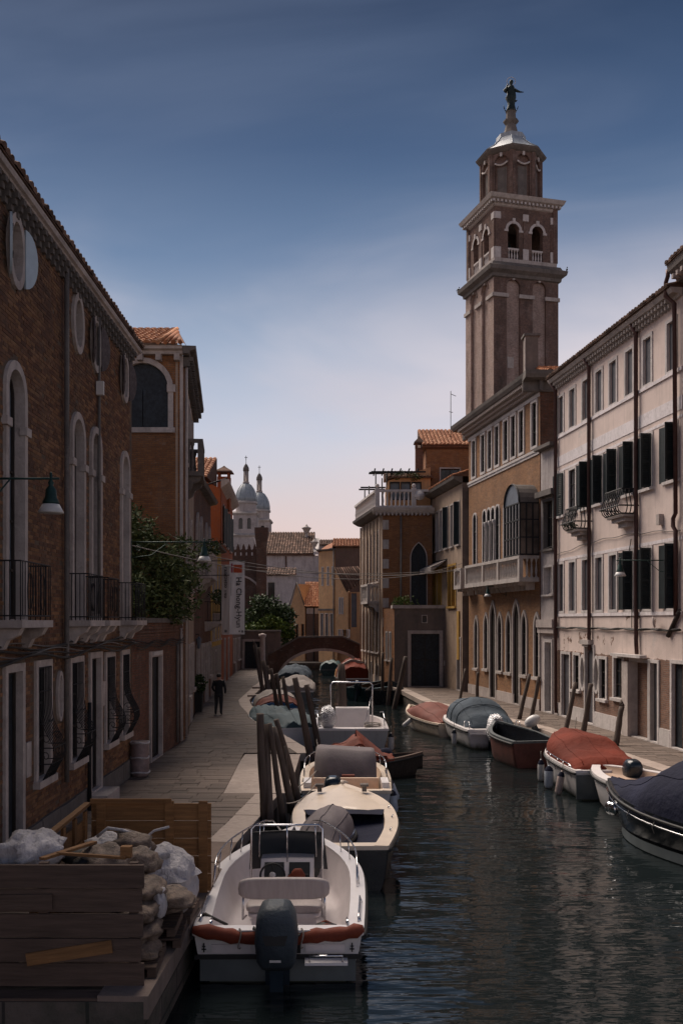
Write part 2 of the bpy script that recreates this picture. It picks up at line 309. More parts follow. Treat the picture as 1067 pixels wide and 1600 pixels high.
def leafmat(name, c1, c2):
    m = Mt(name, .6, 0, .3); r = m.math('FRACT', m.math('ADD', m.rnd(True), m.rnd(False)))
    m.col(m.mix(r, c1, c2)); m.p.inputs['Transmission Weight'].default_value = 0
    m.p.inputs['Subsurface Weight'].default_value = 0; return m.m
M['leafdk'] = leafmat('oleander_leaf', (.024, .044, .013), (.12, .145, .05))
M['leafgr'] = leafmat('bright_leaf', (.03, .065, .010), (.12, .17, .025))
M['leafmid'] = leafmat('mid_green_leaf', (.015, .032, .011), (.05, .085, .022))
M['bark'] = plain('bark', (.06, .045, .035), .9, 0, .3, 9, .5)
def watermat():
    m = Mt('canal_water', .025, 0, .5); m.col((.009, .013, .014)); m.p.inputs['IOR'].default_value = 1.333
    n1 = m.noise(.95, 2, (.55, 1.9, 1), rough=.45, lo=0, hi=1)
    n2 = m.noise(3.6, 2, (.5, 1.7, 1), rough=.5, lo=0, hi=1)
    n3 = m.noise(.22, 2, (1, 1.2, 1), lo=.35, hi=.65, tlo=.3, thi=1.35)
    h = m.math('MULTIPLY', m.math('ADD', n1, m.math('MULTIPLY', n2, .26)), n3)
    m.bump(h, 1.0, .068); return m.m
M['water'] = watermat()

# ---------------- mesh helpers ----------------
class MB:
    def __init__(s): s.v = []; s.f = []; s.mi = []; s.sm = []
    def add(s, vs, fs, mi=0, sm=False):
        b = len(s.v); s.v.extend(tuple(x) for x in vs); s.f.extend(tuple(b + i for i in f) for f in fs)
        s.mi.extend([mi] * len(fs)); s.sm.extend([sm] * len(fs)); return s
    def box(s, x0, x1, y0, y1, z0, z1, mi=0, mtx=None, back=True):
        vs = [(x, y, z) for x in (x0, x1) for y in (y0, y1) for z in (z0, z1)]
        if mtx is not None: vs = [tuple(mtx @ Vector(v)) for v in vs]
        fs = [(0, 4, 5, 1), (4, 6, 7, 5), (2, 0, 1, 3), (1, 5, 7, 3), (0, 2, 6, 4)]
        if back: fs.append((6, 2, 3, 7))
        return s.add(vs, fs, mi)
    def rings(s, rs, closed=True, cap0=True, cap1=True, mi=0, sm=True):
        n = len(rs[0]); vs = [p for r in rs for p in r]; fs = []
        for i in range(len(rs) - 1):
            for j in range(n if closed else n - 1):
                a = i * n + j; b = i * n + (j + 1) % n; fs.append((a, b, b + n, a + n))
        s.add(vs, fs, mi, sm)
        if cap0: s.add(rs[0], [tuple(range(n))[::-1]], mi)
        if cap1: s.add(rs[-1], [tuple(range(n))], mi)
        return s
    def tube(s, pts, r, n=6, mi=0, sm=True, cap=True, closed=False):
        pts = [Vector(p) for p in pts]; m = len(pts); rr = r if isinstance(r, (list, tuple)) else [r] * m
        rs = []; up = None
        for i, p in enumerate(pts):
            if closed: t = (pts[(i + 1) % m] - pts[i - 1]).normalized()
            else: t = (pts[min(i + 1, m - 1)] - pts[max(i - 1, 0)]).normalized()
            if up is None: up = Vector((0, 0, 1)) if abs(t.z) < .9 else Vector((1, 0, 0))
            a = t.cross(up); a = a.normalized() if a.length > 1e-5 else t.orthogonal().normalized(); b = a.cross(t).normalized(); up = b
            rs.append([p + (a * cos(2 * pi * k / n) + b * sin(2 * pi * k / n)) * rr[i] for k in range(n)])
        if closed: rs.append(rs[0])
        return s.rings(rs, True, cap and not closed, cap and not closed, mi, sm)
    def lathe(s, prof, n=16, c=(0, 0, 0), mi=0, sm=True, ph=0, cap=True):
        rs = [[(c[0] + r * cos(2 * pi * k / n + ph), c[1] + r * sin(2 * pi * k / n + ph), c[2] + z) for k in range(n)] for r, z in prof]
        return s.rings(rs, True, cap, cap, mi, sm)
    def ball(s, c, r, n=10, m=6, mi=0, lump=0, seed=0):
        r = r if isinstance(r, (tuple, list)) else (r, r, r); rs = []
        for i in range(1, m):
            a = pi * i / m; row = []
            for k in range(n):
                d = Vector((sin(a) * cos(2 * pi * k / n), sin(a) * sin(2 * pi * k / n), -cos(a)))
                q = 1 + (lump * mnoise.noise(d * 1.7 + Vector((seed, seed * 2.3, 0))) + lump * .6 * mnoise.noise(d * 4 + Vector((0, seed, 3))) if lump else 0)
                row.append((c[0] + d.x * r[0] * q, c[1] + d.y * r[1] * q, c[2] + d.z * r[2] * q))
            rs.append(row)
        s.rings(rs, True, False, False, mi, True)
        s.add([(c[0], c[1], c[2] - r[2])] + rs[0], [(0, (k + 1) % n + 1, k + 1) for k in range(n)], mi, True)
        return s.add([(c[0], c[1], c[2] + r[2])] + rs[-1], [(0, k + 1, (k + 1) % n + 1) for k in range(n)], mi, True)
    def prism(s, poly, y0, y1, mi=0):            # poly in (x,z), extruded along y
        n = len(poly); s.add([(x, y0, z) for x, z in poly], [tuple(range(n))], mi); s.add([(x, y1, z) for x, z in poly], [tuple(range(n))[::-1]], mi)
        s.add([(x, y, z) for y in (y0, y1) for x, z in poly], [(j, (j + 1) % n, (j + 1) % n + n, j + n) for j in range(n)], mi); return s
    def band(s, po, pi_, y0, y1, mi=0):          # frame between outline po and inner outline pi_ (x,z), from y0 (front) to y1
        n = len(po)
        s.add([(x, y0, z) for x, z in po] + [(x, y0, z) for x, z in pi_], [(j, (j + 1) % n, (j + 1) % n + n, j + n) for j in range(n)], mi)
        for p in (po, pi_):
            s.add([(x, y, z) for y in (y0, y1) for x, z in p], [(j, (j + 1) % n, (j + 1) % n + n, j + n) for j in range(n)], mi)
        return s
    def xz(s, poly, holes, y, mi=0):             # filled outline with holes, facing -y
        ps = [[Vector((x, z, 0)) for x, z in p] for p in [poly] + holes]; flat = [p for q in ps for p in q]
        s.add([(p.x, y, p.y) for p in flat], [tuple(t) for t in tessellate_polygon(ps)], mi); return s
    def mesh(s, name, mats):
        me = bpy.data.meshes.new(name); me.from_pydata(s.v, [], s.f)
        for m in (mats if isinstance(mats, (list, tuple)) else [mats]): me.materials.append(M[m] if isinstance(m, str) else m)
        me.polygons.foreach_set('material_index', s.mi); me.polygons.foreach_set('use_smooth', s.sm); me.update(); return me
    def build(s, name, mats, parent=None, loc=None, rot=None, **kw):
        me = s.mesh(name, mats)
        if len(s.v) < 60000:
            import bmesh
            bm = bmesh.new(); bm.from_mesh(me)
            if any(s.sm): bmesh.ops.remove_doubles(bm, verts=bm.verts, dist=1e-5)
            bmesh.ops.recalc_face_normals(bm, faces=bm.faces); bm.to_mesh(me); bm.free()
        return link(name, me, parent, loc, rot, **kw)
def link(name, me, parent=None, loc=None, rot=None, **kw):
    o = bpy.data.objects.new(name, me); C.objects.link(o)
    if parent: o.parent = parent
    if loc is not None: o.location = loc
    if rot is not None: o.rotation_euler = rot
    for k, v in kw.items(): o[k] = v
    return o
def thing(name, label, cat, loc=(0, 0, 0), rz=0, group=None):
    o = bpy.data.objects.new(name, None); C.objects.link(o); o.location = loc; o.rotation_euler = (0, 0, rz); o.empty_display_size = .2
    o['label'] = label; o['category'] = cat
    if group: o['group'] = group
    return o
def tag(o, label, cat, group=None):
    o['label'] = label; o['category'] = cat
    if group: o['group'] = group
    return o
def copytree(o, parent=None, depth=0):
    c = o.copy(); C.objects.link(c)
    if parent is not None: c.parent = parent
    for ch in o.children: copytree(ch, c, depth + 1)
    return c
def box(name, mat, parent, *a, **kw): return MB().box(*a).build(name, mat, parent, **kw)
def at(px, py, Y): return Vector(((px - CX) / F * Y, Y, EYE - (py - HY) / F * Y))
def gpt(px, py, z=0):  # point on the horizontal plane z
    Y = F * (EYE - z) / (py - HY); return Vector(((px - CX) / F * Y, Y, z))

# ---------------- openings ----------------
def opoly(kind, u, w, z0, z1, off=0.0):
    h = w / 2 + off
    if kind == 'rect': return [(u - h, z0 - off), (u + h, z0 - off), (u + h, z1 + off), (u - h, z1 + off)]
    if kind == 'arch':
        zs = z1 - w / 2; return [(u - h, z0 - off), (u + h, z0 - off)] + [(u + h * cos(pi * k / 12), zs + h * sin(pi * k / 12)) for k in range(13)]
    if kind == 'seg':
        zs = z1 - w * .2; return [(u - h, z0 - off), (u + h, z0 - off)] + [(u + h * cos(pi * k / 8), zs + (w * .2 + off) * sin(pi * k / 8)) for k in range(9)]
    if kind == 'ogive':
        zs = z1 - w * 1.0; r = w * 1.25; c = r - w / 2; rr = r + off; am = math.acos(c / rr); n = 6
        a = [(u - c + rr * cos(am * k / n), zs + rr * sin(am * k / n)) for k in range(n + 1)]
        b = [(u + c - rr * cos(am * k / n), zs + rr * sin(am * k / n)) for k in range(n - 1, -1, -1)]
        return [(u - h, z0 - off), (u + h, z0 - off)] + a + b
    if kind == 'oval':
        q = (z1 - z0) / 2; return [(u + h * cos(2 * pi * k / 20 - pi / 2), (z0 + z1) / 2 + (q + off) * sin(2 * pi * k / 20 - pi / 2)) for k in range(20)]
def inpoly(p, poly):
    x, y = p; c = False; n = len(poly)
    for i in range(n):
        x0, y0 = poly[i]; x1, y1 = poly[i - 1]
        if (y0 > y) != (y1 > y) and x < (x1 - x0) * (y - y0) / (y1 - y0) + x0: c = not c
    return c
class Bldg:
    """A building whose front runs from A to B (left to right seen from the front); local x along the wall, -y outwards."""
    def __init__(s, name, label, cat, A, B, H, mat, depth=8, z0=-.1, top=None, group=None, rv=.22, side=None):
        s.A = Vector(A); s.B = Vector(B); d = s.B - s.A; s.W = d.length; s.d = d.normalized(); s.ang = atan2(d.y, d.x)
        s.root = thing(name, label, cat, (A[0], A[1], 0), s.ang, group); s.H = H; s.mat = mat; s.depth = depth; s.z0 = z0; s.ops = []; s.top = top; s.rv = rv; s.side = side
        s.cache = {}
    def u(s, px):      # distance along the wall where picture column px meets it
        k = (px - CX) / F; d = s.d; # A + t d = (k Y, Y)
        return (k * s.A.y - s.A.x) / (d.x - k * d.y)
    def P(s, u, out=0): q = s.A + s.d * u + Vector((s.d.y, -s.d.x)) * out; return q
    def z(s, u, py, out=0): return EYE - (py - HY) / F * s.P(u, out).y
    def hole(s, kind, u, w, z0, z1): s.ops.append(opoly(kind, u, w, z0, z1))
    def win(s, u, w, z0, z1, kind='rect', sur=.12, surmat='stone', proud=.04, pane='glass', frame='dkwood', bars=(1, 2), sill=True, name='window', rv=None, sub=True, sillmat=None, pane_y=None, fr=.05):
        rv = s.rv if rv is None else rv; s.ops.append(opoly(kind, u, w, z0, z1))
        mb = MB()
        if sur > 0: mb.band(opoly(kind, u, w, z0, z1, sur), opoly(kind, u, w, z0, z1, -.006), -proud, (rv if pane_y is None else pane_y) - .03)
        if sill and kind != 'oval': mb.box(u - w / 2 - sur - .06, u + w / 2 + sur + .06, -proud - .08, .02, z0 - max(sur, .08) - .003, z0 - .004)
        if not mb.f: mb.box(u - w / 2, u + w / 2, .05, .08, z0 - .02, z0 + .002)
        o = mb.build(name, surmat, s.root)
        py = rv - .02 if pane_y is None else pane_y
        MB().xz(opoly(kind, u, w, z0, z1, .01), [], py).build('pane', pane, o)
        if frame:
            fb = MB().band(opoly(kind, u, w, z0, z1, .0), opoly(kind, u, w, z0, z1, -fr), py - .05, py - .003)
            zt = z1 - (.25 * w if kind in ('arch', 'ogive') else 0)
            for k in range(bars[0]):
                x = u - w / 2 + w * (k + 1) / (bars[0] + 1); fb.box(x - .02, x + .02, py - .045, py - .004, z0, zt)
            for k in range(bars[1]):
                z = z0 + (z1 - z0) * (k + 1) / (bars[1] + 1); fb.box(u - w / 2 + .03, u + w / 2 - .03, py - .04, py - .005, z - .018, z + .018)
            fb.build('window_frame', frame, o)
        return o
    def leaf_mesh(s, w, h, mat):
        key = (round(w, 2), round(h, 2), mat)
        if key not in s.cache:
            mb = MB(); t = .04; fr = .07
            mb.box(0, fr, -t, 0, 0, h); mb.box(w - fr, w, -t, 0, 0, h); mb.box(fr, w - fr, -t, 0, 0, fr); mb.box(fr, w - fr, -t, 0, h - fr, h); mb.box(fr, w - fr, -t, 0, h * .45, h * .45 + fr)
            n = int((h - .2) / .075)
            for k in range(n):
                z = fr + .02 + k * (h - 2 * fr) / n
                mb.add([(fr, -t * .9, z), (w - fr, -t * .9, z), (w - fr, -t * .1, z + .05), (fr, -t * .1, z + .05)], [(0, 1, 2, 3)])
            mb.add([(fr, -.004, fr), (w - fr, -.004, fr), (w - fr, -.004, h - fr), (fr, -.004, h - fr)], [(0, 1, 2, 3)])
            s.cache[key] = mb.mesh('shutter', mat)
        return s.cache[key]
    def shutters(s, o, u, w, z0, z1, aL=172, aR=100, mat='shutter', which='LR', mR=None):
        h = z1 - z0; lw = w / 2
        if 'L' in which: link('shutter', s.leaf_mesh(lw, h, mat), o, (u - w / 2, -.05, z0), (0, 0, R(-aL)))
        if 'R' in which: 
            q = link('shutter', s.leaf_mesh(lw, h, mR or mat), o, (u + w / 2, -.05, z0), (0, 0, R(aR))); q.scale = (-1, 1, 1)
    def done(s, roofmat='tileold'):
        mb = MB(); W_, H = s.W, s.H; outline = s.top or [(0, s.z0), (W_, s.z0), (W_, H), (0, H)]
        # clip holes that touch the wall base so they stay inside the outline
        zb = min(z for _, z in outline) + .01
        ops = [[(min(max(x, .01), W_ - .01), max(z, zb)) for x, z in p] for p in s.ops]
        mb.xz(outline, ops, 0)
        for p in ops:
            n = len(p); mb.add([(x, y, z) for y in (0, s.rv) for x, z in p], [(j, (j + 1) % n, (j + 1) % n + n, j + n) for j in range(n)])
        n = len(outline); D = s.depth
        mb.add([(x, 0, z) for x, z in outline] + [(x, D, z) for x, z in outline], [(j, (j + 1) % n, (j + 1) % n + n, j + n) for j in range(1, n)] + [tuple(range(n, 2 * n))[::-1]], 0)
        # inner dark backing keeps the light out behind the openings
        for p in ops:
            mb.add([(x, s.rv + .001, z) for x, z in p], [tuple(range(len(p)))])
        s.wall = mb.build('wall', s.mat, s.root); return s.wall
def merge(main, other):
    m0 = Matrix.Translation(main.root.location) @ Matrix.Rotation(main.root.rotation_euler.z, 4, 'Z'); m1 = Matrix.Translation(other.root.location) @ Matrix.Rotation(other.root.rotation_euler.z, 4, 'Z')
    for ch in list(other.root.children):
        ml = ch.matrix_basis.copy(); ch.parent = main.root; ch.matrix_parent_inverse = Matrix(); ch.matrix_basis = m0.inverted() @ m1 @ ml
    bpy.data.objects.remove(other.root)
def cornice(b, u0, u1, z, prof, mat='stoneDk', name='cornice'):
    """prof: list of (out, dz) swept along the front"""
    mb = MB(); pts = [(o, z + dz) for o, dz in prof]
    rs = [[(x, -o, zz) for o, zz in pts] for x in (u0, u1)]
    n = len(pts); mb.add(rs[0] + rs[1], [(j, (j + 1) % n, (j + 1) % n + n, j + n) for j in range(n)] + [tuple(range(n)), tuple(range(n, 2 * n))[::-1]])
    return mb.build(name, mat, b.root)
def repeat(name, mbf, mat, parent, locs, rot=None, **kw):
    me = mbf.mesh(name, mat) if isinstance(mbf, MB) else mbf
    return [link(name, me, parent, l, rot, **kw) for l in locs]
def tiles(name, parent, mat, u0, u1, y0, z0, y1, z1, step=.22, tl=.38, singles=False):
    """barrel tiles on a slope from eave (y0,z0) to ridge (y1,z1), columns along u"""
    L = sqrt((y1 - y0) ** 2 + (z1 - z0) ** 2); dy, dz = (y1 - y0) / L, (z1 - z0) / L; ny, nz = -dz, dy
    n = max(1, int((u1 - u0) / step)); st = (u1 - u0) / n; m = max(1, int(L / tl)); t = L / m; mb = MB()
    def one(mb, x, l):
        rs = []
        for e, r in ((l, .5), (l + t * 1.12, .42)):
            lift = .02 if e == l else 0
            rs.append([(x + cos(pi * k / 5) * st * r, y0 + dy * e + ny * (sin(pi * k / 5) * st * r * .8 + lift), z0 + dz * e + nz * (sin(pi * k / 5) * st * r * .8 + lift)) for k in range(6)])
        mb.rings(rs, False, False, False, 0, False); mb.add([rs[0][0], rs[0][-1]] + rs[0][1:-1][::-1], [(0, 1, 2, 3, 4, 5)])
    back = MB().add([(u0, y0, z0), (u1, y0, z0), (u1, y1, z1), (u0, y1, z1), (u0, y0, z0 - .02), (u1, y0, z0 - .02), (u1, y1, z0 - .02), (u0, y1, z0 - .02)], [(0, 1, 2, 3), (4, 7, 6, 5), (0, 4, 5, 1), (1, 5, 6, 2), (2, 6, 7, 3), (3, 7, 4, 0)])
    for j in range(m):
        for i in range(n):
            x = u0 + (i + .5) * st + random.uniform(-.012, .012); one(mb, x, j * t + random.uniform(-.02, .02))
    base = back.build('roof', 'tileold', parent)
    mb.build(name, mat, base, kind='stuff'); return base
def pipe(parent, pts, r=.05, mat='pipe', name='downpipe', n=8): return MB().tube(pts, r, n).build(name, mat, parent)
def sag(a, b, s, n=12):
    a = Vector(a); b = Vector(b); return [a.lerp(b, k / n) - Vector((0, 0, s * 4 * (k / n) * (1 - k / n))) for k in range(n + 1)]
def leaves(n, boxes, size, seed=0, mb=None, narrow=.3, keep=None):
    """leaf-sized faces spread through ellipsoids (c, r)"""
    rnd = random.Random(seed); mb = mb or MB(); tot = sum(r[0] * r[1] * r[2] for c, r in boxes)
    for c, r in boxes:
        for _ in range(int(n * r[0] * r[1] * r[2] / tot)):
            d = Vector((rnd.gauss(0, 1), rnd.gauss(0, 1), rnd.gauss(0, 1))).normalized() * (rnd.random() ** .28)
            p = Vector((c[0] + d.x * r[0], c[1] + d.y * r[1], c[2] + d.z * r[2]))
            if mnoise.noise(p * (1.9 / max(r[0], .6))) < -.12: continue
            q = 1 + .25 * mnoise.noise(p * 2.5); p = Vector(c) + (p - Vector(c)) * q
            if keep and not keep(p): continue
            a = Vector((rnd.gauss(0, 1), rnd.gauss(0, 1), rnd.gauss(0, .7) + .3)).normalized(); b = a.orthogonal().normalized(); b = Matrix.Rotation(rnd.random() * 6.3, 3, a) @ b
            l = size * rnd.uniform(.6, 1.3); w = l * narrow
            mb.add([p, p + a * l * .5 + b * w, p + a * l, p + a * l * .5 - b * w], [(0, 1, 2, 3)])
    return mb

# =============== setting: water, quays, paving, kerbs ===============
LEFT = [(-2.12, 10.3), (-1.95, 17.5), (-1.5, 22.4), (-2.75, 22.6), (-2.95, 29.2), (-.86, 29.35), (-2.2, 34.5), (-4.35, 46), (-4.75, 49), (-4.9, 60), (-5.1, 75), (-5.5, 93)]
RIGHT = [(9.7, 10), (9.3, 20), (8.56, 26.6), (7.36, 36.5), (5.7, 43), (4.1, 48.5), (3.5, 56), (2.95, 60), (1.75, 68.5), (1.7, 75), (2.2, 86)]
def bank(pts, far, name):
    top = [(x, y, -.05) for x, y in pts] + [(x, y, -.05) for x, y in far]
    n = len(top); mb = MB(); ps = [Vector(p) for p in top]
    tri = tessellate_polygon([ps]); mb.add(top, [tuple(t) for t in tri])
    mb.add([(x, y, -.05) for x, y in pts] + [(x, y, -2.5) for x, y in pts], [(j, j + 1, j + 1 + len(pts), j + len(pts)) for j in range(len(pts) - 1)], 1)
    e = far[-1]; s0 = pts[0]; mb.add([(*e, -.05), (*s0, -.05), (*s0, -2.5), (*e, -2.5)], [(0, 1, 2, 3)], 1)
    e = far[0]; s0 = pts[-1]; mb.add([(*e, -.05), (*s0, -.05), (*s0, -2.5), (*e, -2.5)], [(0, 1, 2, 3)], 1)
    return mb.build(name, ['joint', 'quaywall'], kind='structure')
qL = bank(LEFT, [(60, 96), (700, 96), (700, 1500), (-700, 1500), (-700, 10.3)], 'quay')
qR = bank(RIGHT, [(60, 88), (700, 88), (700, 10)], 'quay')
MB().add([(-800, -60, -.75), (800, -60, -.75), (800, 400, -.75), (-800, 400, -.75)], [(0, 1, 2, 3)]).build('water', 'water', kind='structure')
def edge_x(poly, Y):
    for (x0, y0), (x1, y1) in zip(poly, poly[1:]):
        if y0 <= Y <= y1: return x0 + (x1 - x0) * (Y - y0) / (y1 - y0)
    return poly[-1][0]
# paving stones, one object each near the camera, the rest joined
def pave(q, xa, xb, Y0, Y1, n_single, row=.31):
    near = []; rest = MB(); Y = Y0; base = {}
    while Y < Y1:
        d = row * random.uniform(.85, 1.2); x = xa(Y + d / 2); xe = xb(Y + d / 2)
        while x < xe - .05:
            w = random.uniform(.32, .85); w = min(w, xe - x)
            if xe - x - w < .25: w = xe - x
            near.append((x, Y, w, d)); x += w
        Y += d
    for i, (x, y, w, d) in enumerate(near):
        h = random.uniform(-.006, .006); g = .012
        if i < n_single:
            k = (round(w, 1), round(d, 2))
            if k not in base: base[k] = MB().box(-.5, .5, -.5, .5, -.04, 0, 0, None, False).mesh('paving_stone', 'pave')
            o = link('paving_stone', base[k], q, (x + w / 2, y + d / 2, h), (random.uniform(-.004, .004), random.uniform(-.004, .004), 0)); o.scale = (w - g, d - g, 1)
        else: rest.box(x + g / 2, x + w - g / 2, y + g / 2, y + d - g / 2, -.04, h)
    if rest.f: link('paving', rest.mesh('paving', 'pave'), q, kind='stuff')
wallL = lambda Y: -5.45 if Y < 32.4 else (-5.36 - (Y - 32.4) * .108 if Y < 60 else -8.4)
pave(qL, lambda Y: wallL(Y) + .02, lambda Y: edge_x(LEFT, Y) - (.5 if not 22.5 < Y < 29.3 else .02), 10.75, 80.5, 300)
wallR = [(10.6, 20), (10.5, 30.3), (9.26, 41.2), (8.9, 43.1), (7.16, 54.1), (6.87, 58.6)]
pave(qR, lambda Y: edge_x(RIGHT, Y) + .5, lambda Y: edge_x(wallR, Y) + .05, 20, 58.6, 300)
# kerb stones along the water
def kerbs(q, poly, side, Y0, Y1, skip=None):
    for (x0, y0), (x1, y1) in zip(poly, poly[1:]):
        a = Vector((x0, y0)); b = Vector((x1, y1)); L = (b - a).length; n = max(1, round(L / 1.35)); d = (b - a) / n; ang = atan2(d.y, d.x)
        for k in range(n):
            p = a + d * k
            if p.y < Y0 or p.y > Y1 or (skip and skip[0] < p.y < skip[1] and p.x < -1.2 ): continue
            z = 0
            l = d.length - .012; w = .5
            mb = MB(); y_ = (0, w) if side > 0 else (-w, 0); o = .05 * -side
            prof = [(y_[0] + (o if side > 0 else 0), z), (y_[1] + (0 if side > 0 else -o * -1 * -1), z)]
            mb.box(0, l, y_[0] - (.05 if side > 0 else 0), y_[1] + (.05 if side < 0 else 0), z - .24, z + random.uniform(-.008, .008))
            mb.build('kerb_stone', 'kerbdirty' if p.y < 16.5 and side > 0 else 'kerb', q, (p.x, p.y, .004), (0, 0, ang))
kerbs(qL, LEFT, 1, 10, 72, (22.38, 29.33))
kerbs(qR, RIGHT, -1, 19, 66)
# landing a step below the paving, by the mooring poles
box('landing_step', 'kerb', qL, -2.93, -1.25, 22.62, 29.24, -1.5, -.02)
box('landing_step', 'kerb', qL, -5.0, -4.4, 51, 51.5, -.2, .10); box('landing_step', 'kerb', qL, -5.3, -4.7, 57, 58.2, -.2, .12)
# stone steps at the near end of the left quay
ql2 = box('stone_steps', 'quaywall', None, -6, -2.12, 9.55, 10.28, -2, -.42); tag(ql2, 'worn dark stone steps going down to the water below the board fence', 'steps')
for i in range(5): box('step_stone', 'quaywall', ql2, -5.9 + .78 * i, -5.16 + .78 * i, 9.5, 10.2, -.5, -.38 + .01 * (i % 2))

# =============== left side ===============
L1 = Bldg('brick_house', 'long brown brick house with oval attic windows and arched balcony doors on the left', 'house', (-5.36, 9.5), (-5.5, 25.2), 11.05, 'mortar', 9)
o_ = 11 - 9.5
spec = []
arch = []
for Y, wd in ((12.3, .8), (15.9, .8), (19.8, .78), (21.3, .70), (24.3, .72)):
    u = Y - 9.5; o = L1.win(u, wd, 4.06, 8.2, 'arch', .14, 'stoneL', .06, 'glassblue', 'dkwood', (1, 4), False, rv=.3, pane_y=.17); spec.append(('arch', u, wd, 4.06, 8.2)); arch.append(u)
    for s in (-1, 1): box('impost', 'stoneL', o, u + s * (wd / 2 + .09) - .13, u + s * (wd / 2 + .09) + .13, -.10, .02, 7.18, 7.32)
for i, (Y, sh) in enumerate(((12.3, 0), (15.93, 1), (19.8, 0), (21.3, 2), (24.25, 2))):
    u = Y - 9.5; o = L1.win(u, .58, 9.68, 10.66, 'oval', .14, 'stoneL', .06, 'glass', 'dkwood', (1, 1), False, rv=.25); spec.append(('oval', u, .58, 9.68, 10.66))
    if sh:
        for s in (-1, 1):       # half-oval shutter leaves swung open
            pts = [(.3 * cos(a), .5 * sin(a)) for a in [pi * k / 12 - pi / 2 for k in range(13)]]
            ob = MB().prism(pts, -.02, .02).build('shutter', 'shutsky' if sh == 1 else 'shutterbr', o, (u + s * .36, -.06, 10.17), (0, 0, R(-24 if s > 0 else 200)))
            [MB().box(.0, .22, .022, .035, hz, hz + .04).build('hinge', 'iron', o, ob.location, ob.rotation_euler) for hz in (-.24, .2)]
    else: MB().add([(u - .2, .08, 9.95), (u + .2, .08, 9.95), (u + .2, .08, 10.08), (u - .2, .08, 10.08)], [(0, 1, 2, 3)]).build('plate', 'stoneL', o)
gnd = [('door', 15.85, .74, .02, 3.2), ('win', 17.45, .72, 1.2, 3.2), ('oval', 18.5, .26, 2.18, 3.0), ('win', 19.7, .8, 1.2, 3.18), ('door', 21.3, .85, .3, 3.22), ('win', 22.65, .72, 1.2, 3.18), ('win', 24.3, .66, 1.2, 3.18), ('door', 13.2, .8, .02, 3.2)]
for k, Y, w, z0, z1 in gnd:
    u = Y - 9.5; kind = 'oval' if k == 'oval' else 'rect'
    o = L1.win(u, w, z0, z1, kind, .13 if k != 'oval' else .08, 'stoneL', .05, {'door': 'navydoor', 'win': 'glass', 'oval': 'signwhite'}[k], 'dkwood' if k != 'oval' else None, (0, 0) if k == 'door' else (1, 2), k == 'win', name='door' if k == 'door' else 'window', rv=.2, pane_y=.12)
    spec.append((kind, u, w, z0, z1))
    if k == 'win' and Y < 24.5:   # pot-bellied wrought grille
        mb = MB(); n = 9
        def gy(t): return -.06 - (.30 * sin(pi * min(1, max(0, (1 - t) * 1.55))) ** 2 if t > .3 else .30 * max(0, sin(pi * t / .6)) ** .8 * .9 if t > 0 else 0)
        prof = [(z0 + (z1 - z0) * t, -.06 - .27 * math.exp(-((t - .24) / .2) ** 2)) for t in [j / 14 for j in range(15)]]
        for j in range(n):
            x = u - w / 2 + w * j / (n - 1); mb.tube([(x, y, z) for z, y in prof], .009, 5)
        for t in (2, 4, 7, 11, 14):
            z, y = prof[t]; mb.tube([(u - w / 2, 0, z), (u - w / 2, y, z), (u + w / 2, y, z), (u + w / 2, 0, z)], .011, 5, sm=False)
        for s in (-1, 1):
            for q in range(2): mb.tube([(u + s * w / 2, -.17 + (.08 + .02 * q) * cos(a) * (1 - a / 9), z0 + .42 + .3 * q + .09 * sin(a) * (1 - a / 9)) for a in [i * .6 for i in range(12)]], .008, 4)
        mb.build('grille', 'iron', o)
box('door_step', 'stoneL', L1.root, 21.3 - 9.5 - .6, 21.3 - 9.5 + .6, -.42, -.002, -.04, .26)
for (nm, Y, z0, z1) in (('sign', 16.55, 1.35, 1.95), ('sign', 22.0, 2.1, 2.65)): box(nm, 'stoneL', L1.root, Y - 9.5 - .12, Y - 9.5 + .12, -.05, -.01, z0, z1)
L1.H = 11.05; L1.done()
# plinth stones
for i in range(14):
    u0 = i * 1.12; 
    segs = [(u0 + .01, u0 + 1.11)]
    for k, Y, w, z0, z1 in gnd:
        if z0 < .4:
            a, b_ = Y - 9.5 - w / 2 - .14, Y - 9.5 + w / 2 + .14; ns = []
            for s0, s1 in segs:
                if a >= s1 or b_ <= s0: ns.append((s0, s1)); continue
                if a > s0 + .05: ns.append((s0, a - .005))
                if b_ < s1 - .05: ns.append((b_ + .005, s1))
            segs = ns
    for s0, s1 in segs: box('plinth_stone', 'stoneDk', L1.root, s0, min(s1, 15.68), -.045 - .006 * (i % 3), .02, -.04, .44 + .015 * (i % 2))
# the bricks themselves
bad = [opoly(k, u, w, z0, z1, .135) for k, u, w, z0, z1 in spec]
singles = []; bm_ = MB(); row = 0; z = .47
rb = random.Random(3)
def pix(u, zz): Y = 9.5 + u; return (CX + F * (-5.42) / Y, HY - F * (zz - EYE) / Y)
while z < 10.72:
    x = 2.0 + (row % 2) * .13
    while x < 15.4:
        w = .245 if (row % 5) else .118; cs = [(x, z), (x + w, z), (x, z + .058), (x + w, z + .058), (x + w / 2, z + .03)]
        near = [p for p in bad if min(q[0] for q in p) < x + w and max(q[0] for q in p) > x]
        if not any(inpoly(c, p) for p in near for c in cs) and rb.random() > .012:
            px, py = pix(x, z)
            d = rb.uniform(.003, .013)
            if len(singles) < 300 and 2 < px < 60 and 470 < py < 1260 and w > .2 and (row % 2 == 0 or py > 750): singles.append((x, z, w, d))
            else: bm_.box(x, x + w, -d, .01, z, z + .058, 0, None, False)
        x += w + .011
    z += .0695; row += 1
bms = MB().box(0, .245, -.008, .01, 0, .058, 0, None, False).mesh('brick', 'brickpc')
for x, z, w, d in singles: link('brick', bms, L1.wall, (x, -d + .008, z), (R(rb.uniform(-.6, .6)), 0, R(rb.uniform(-.6, .6))))
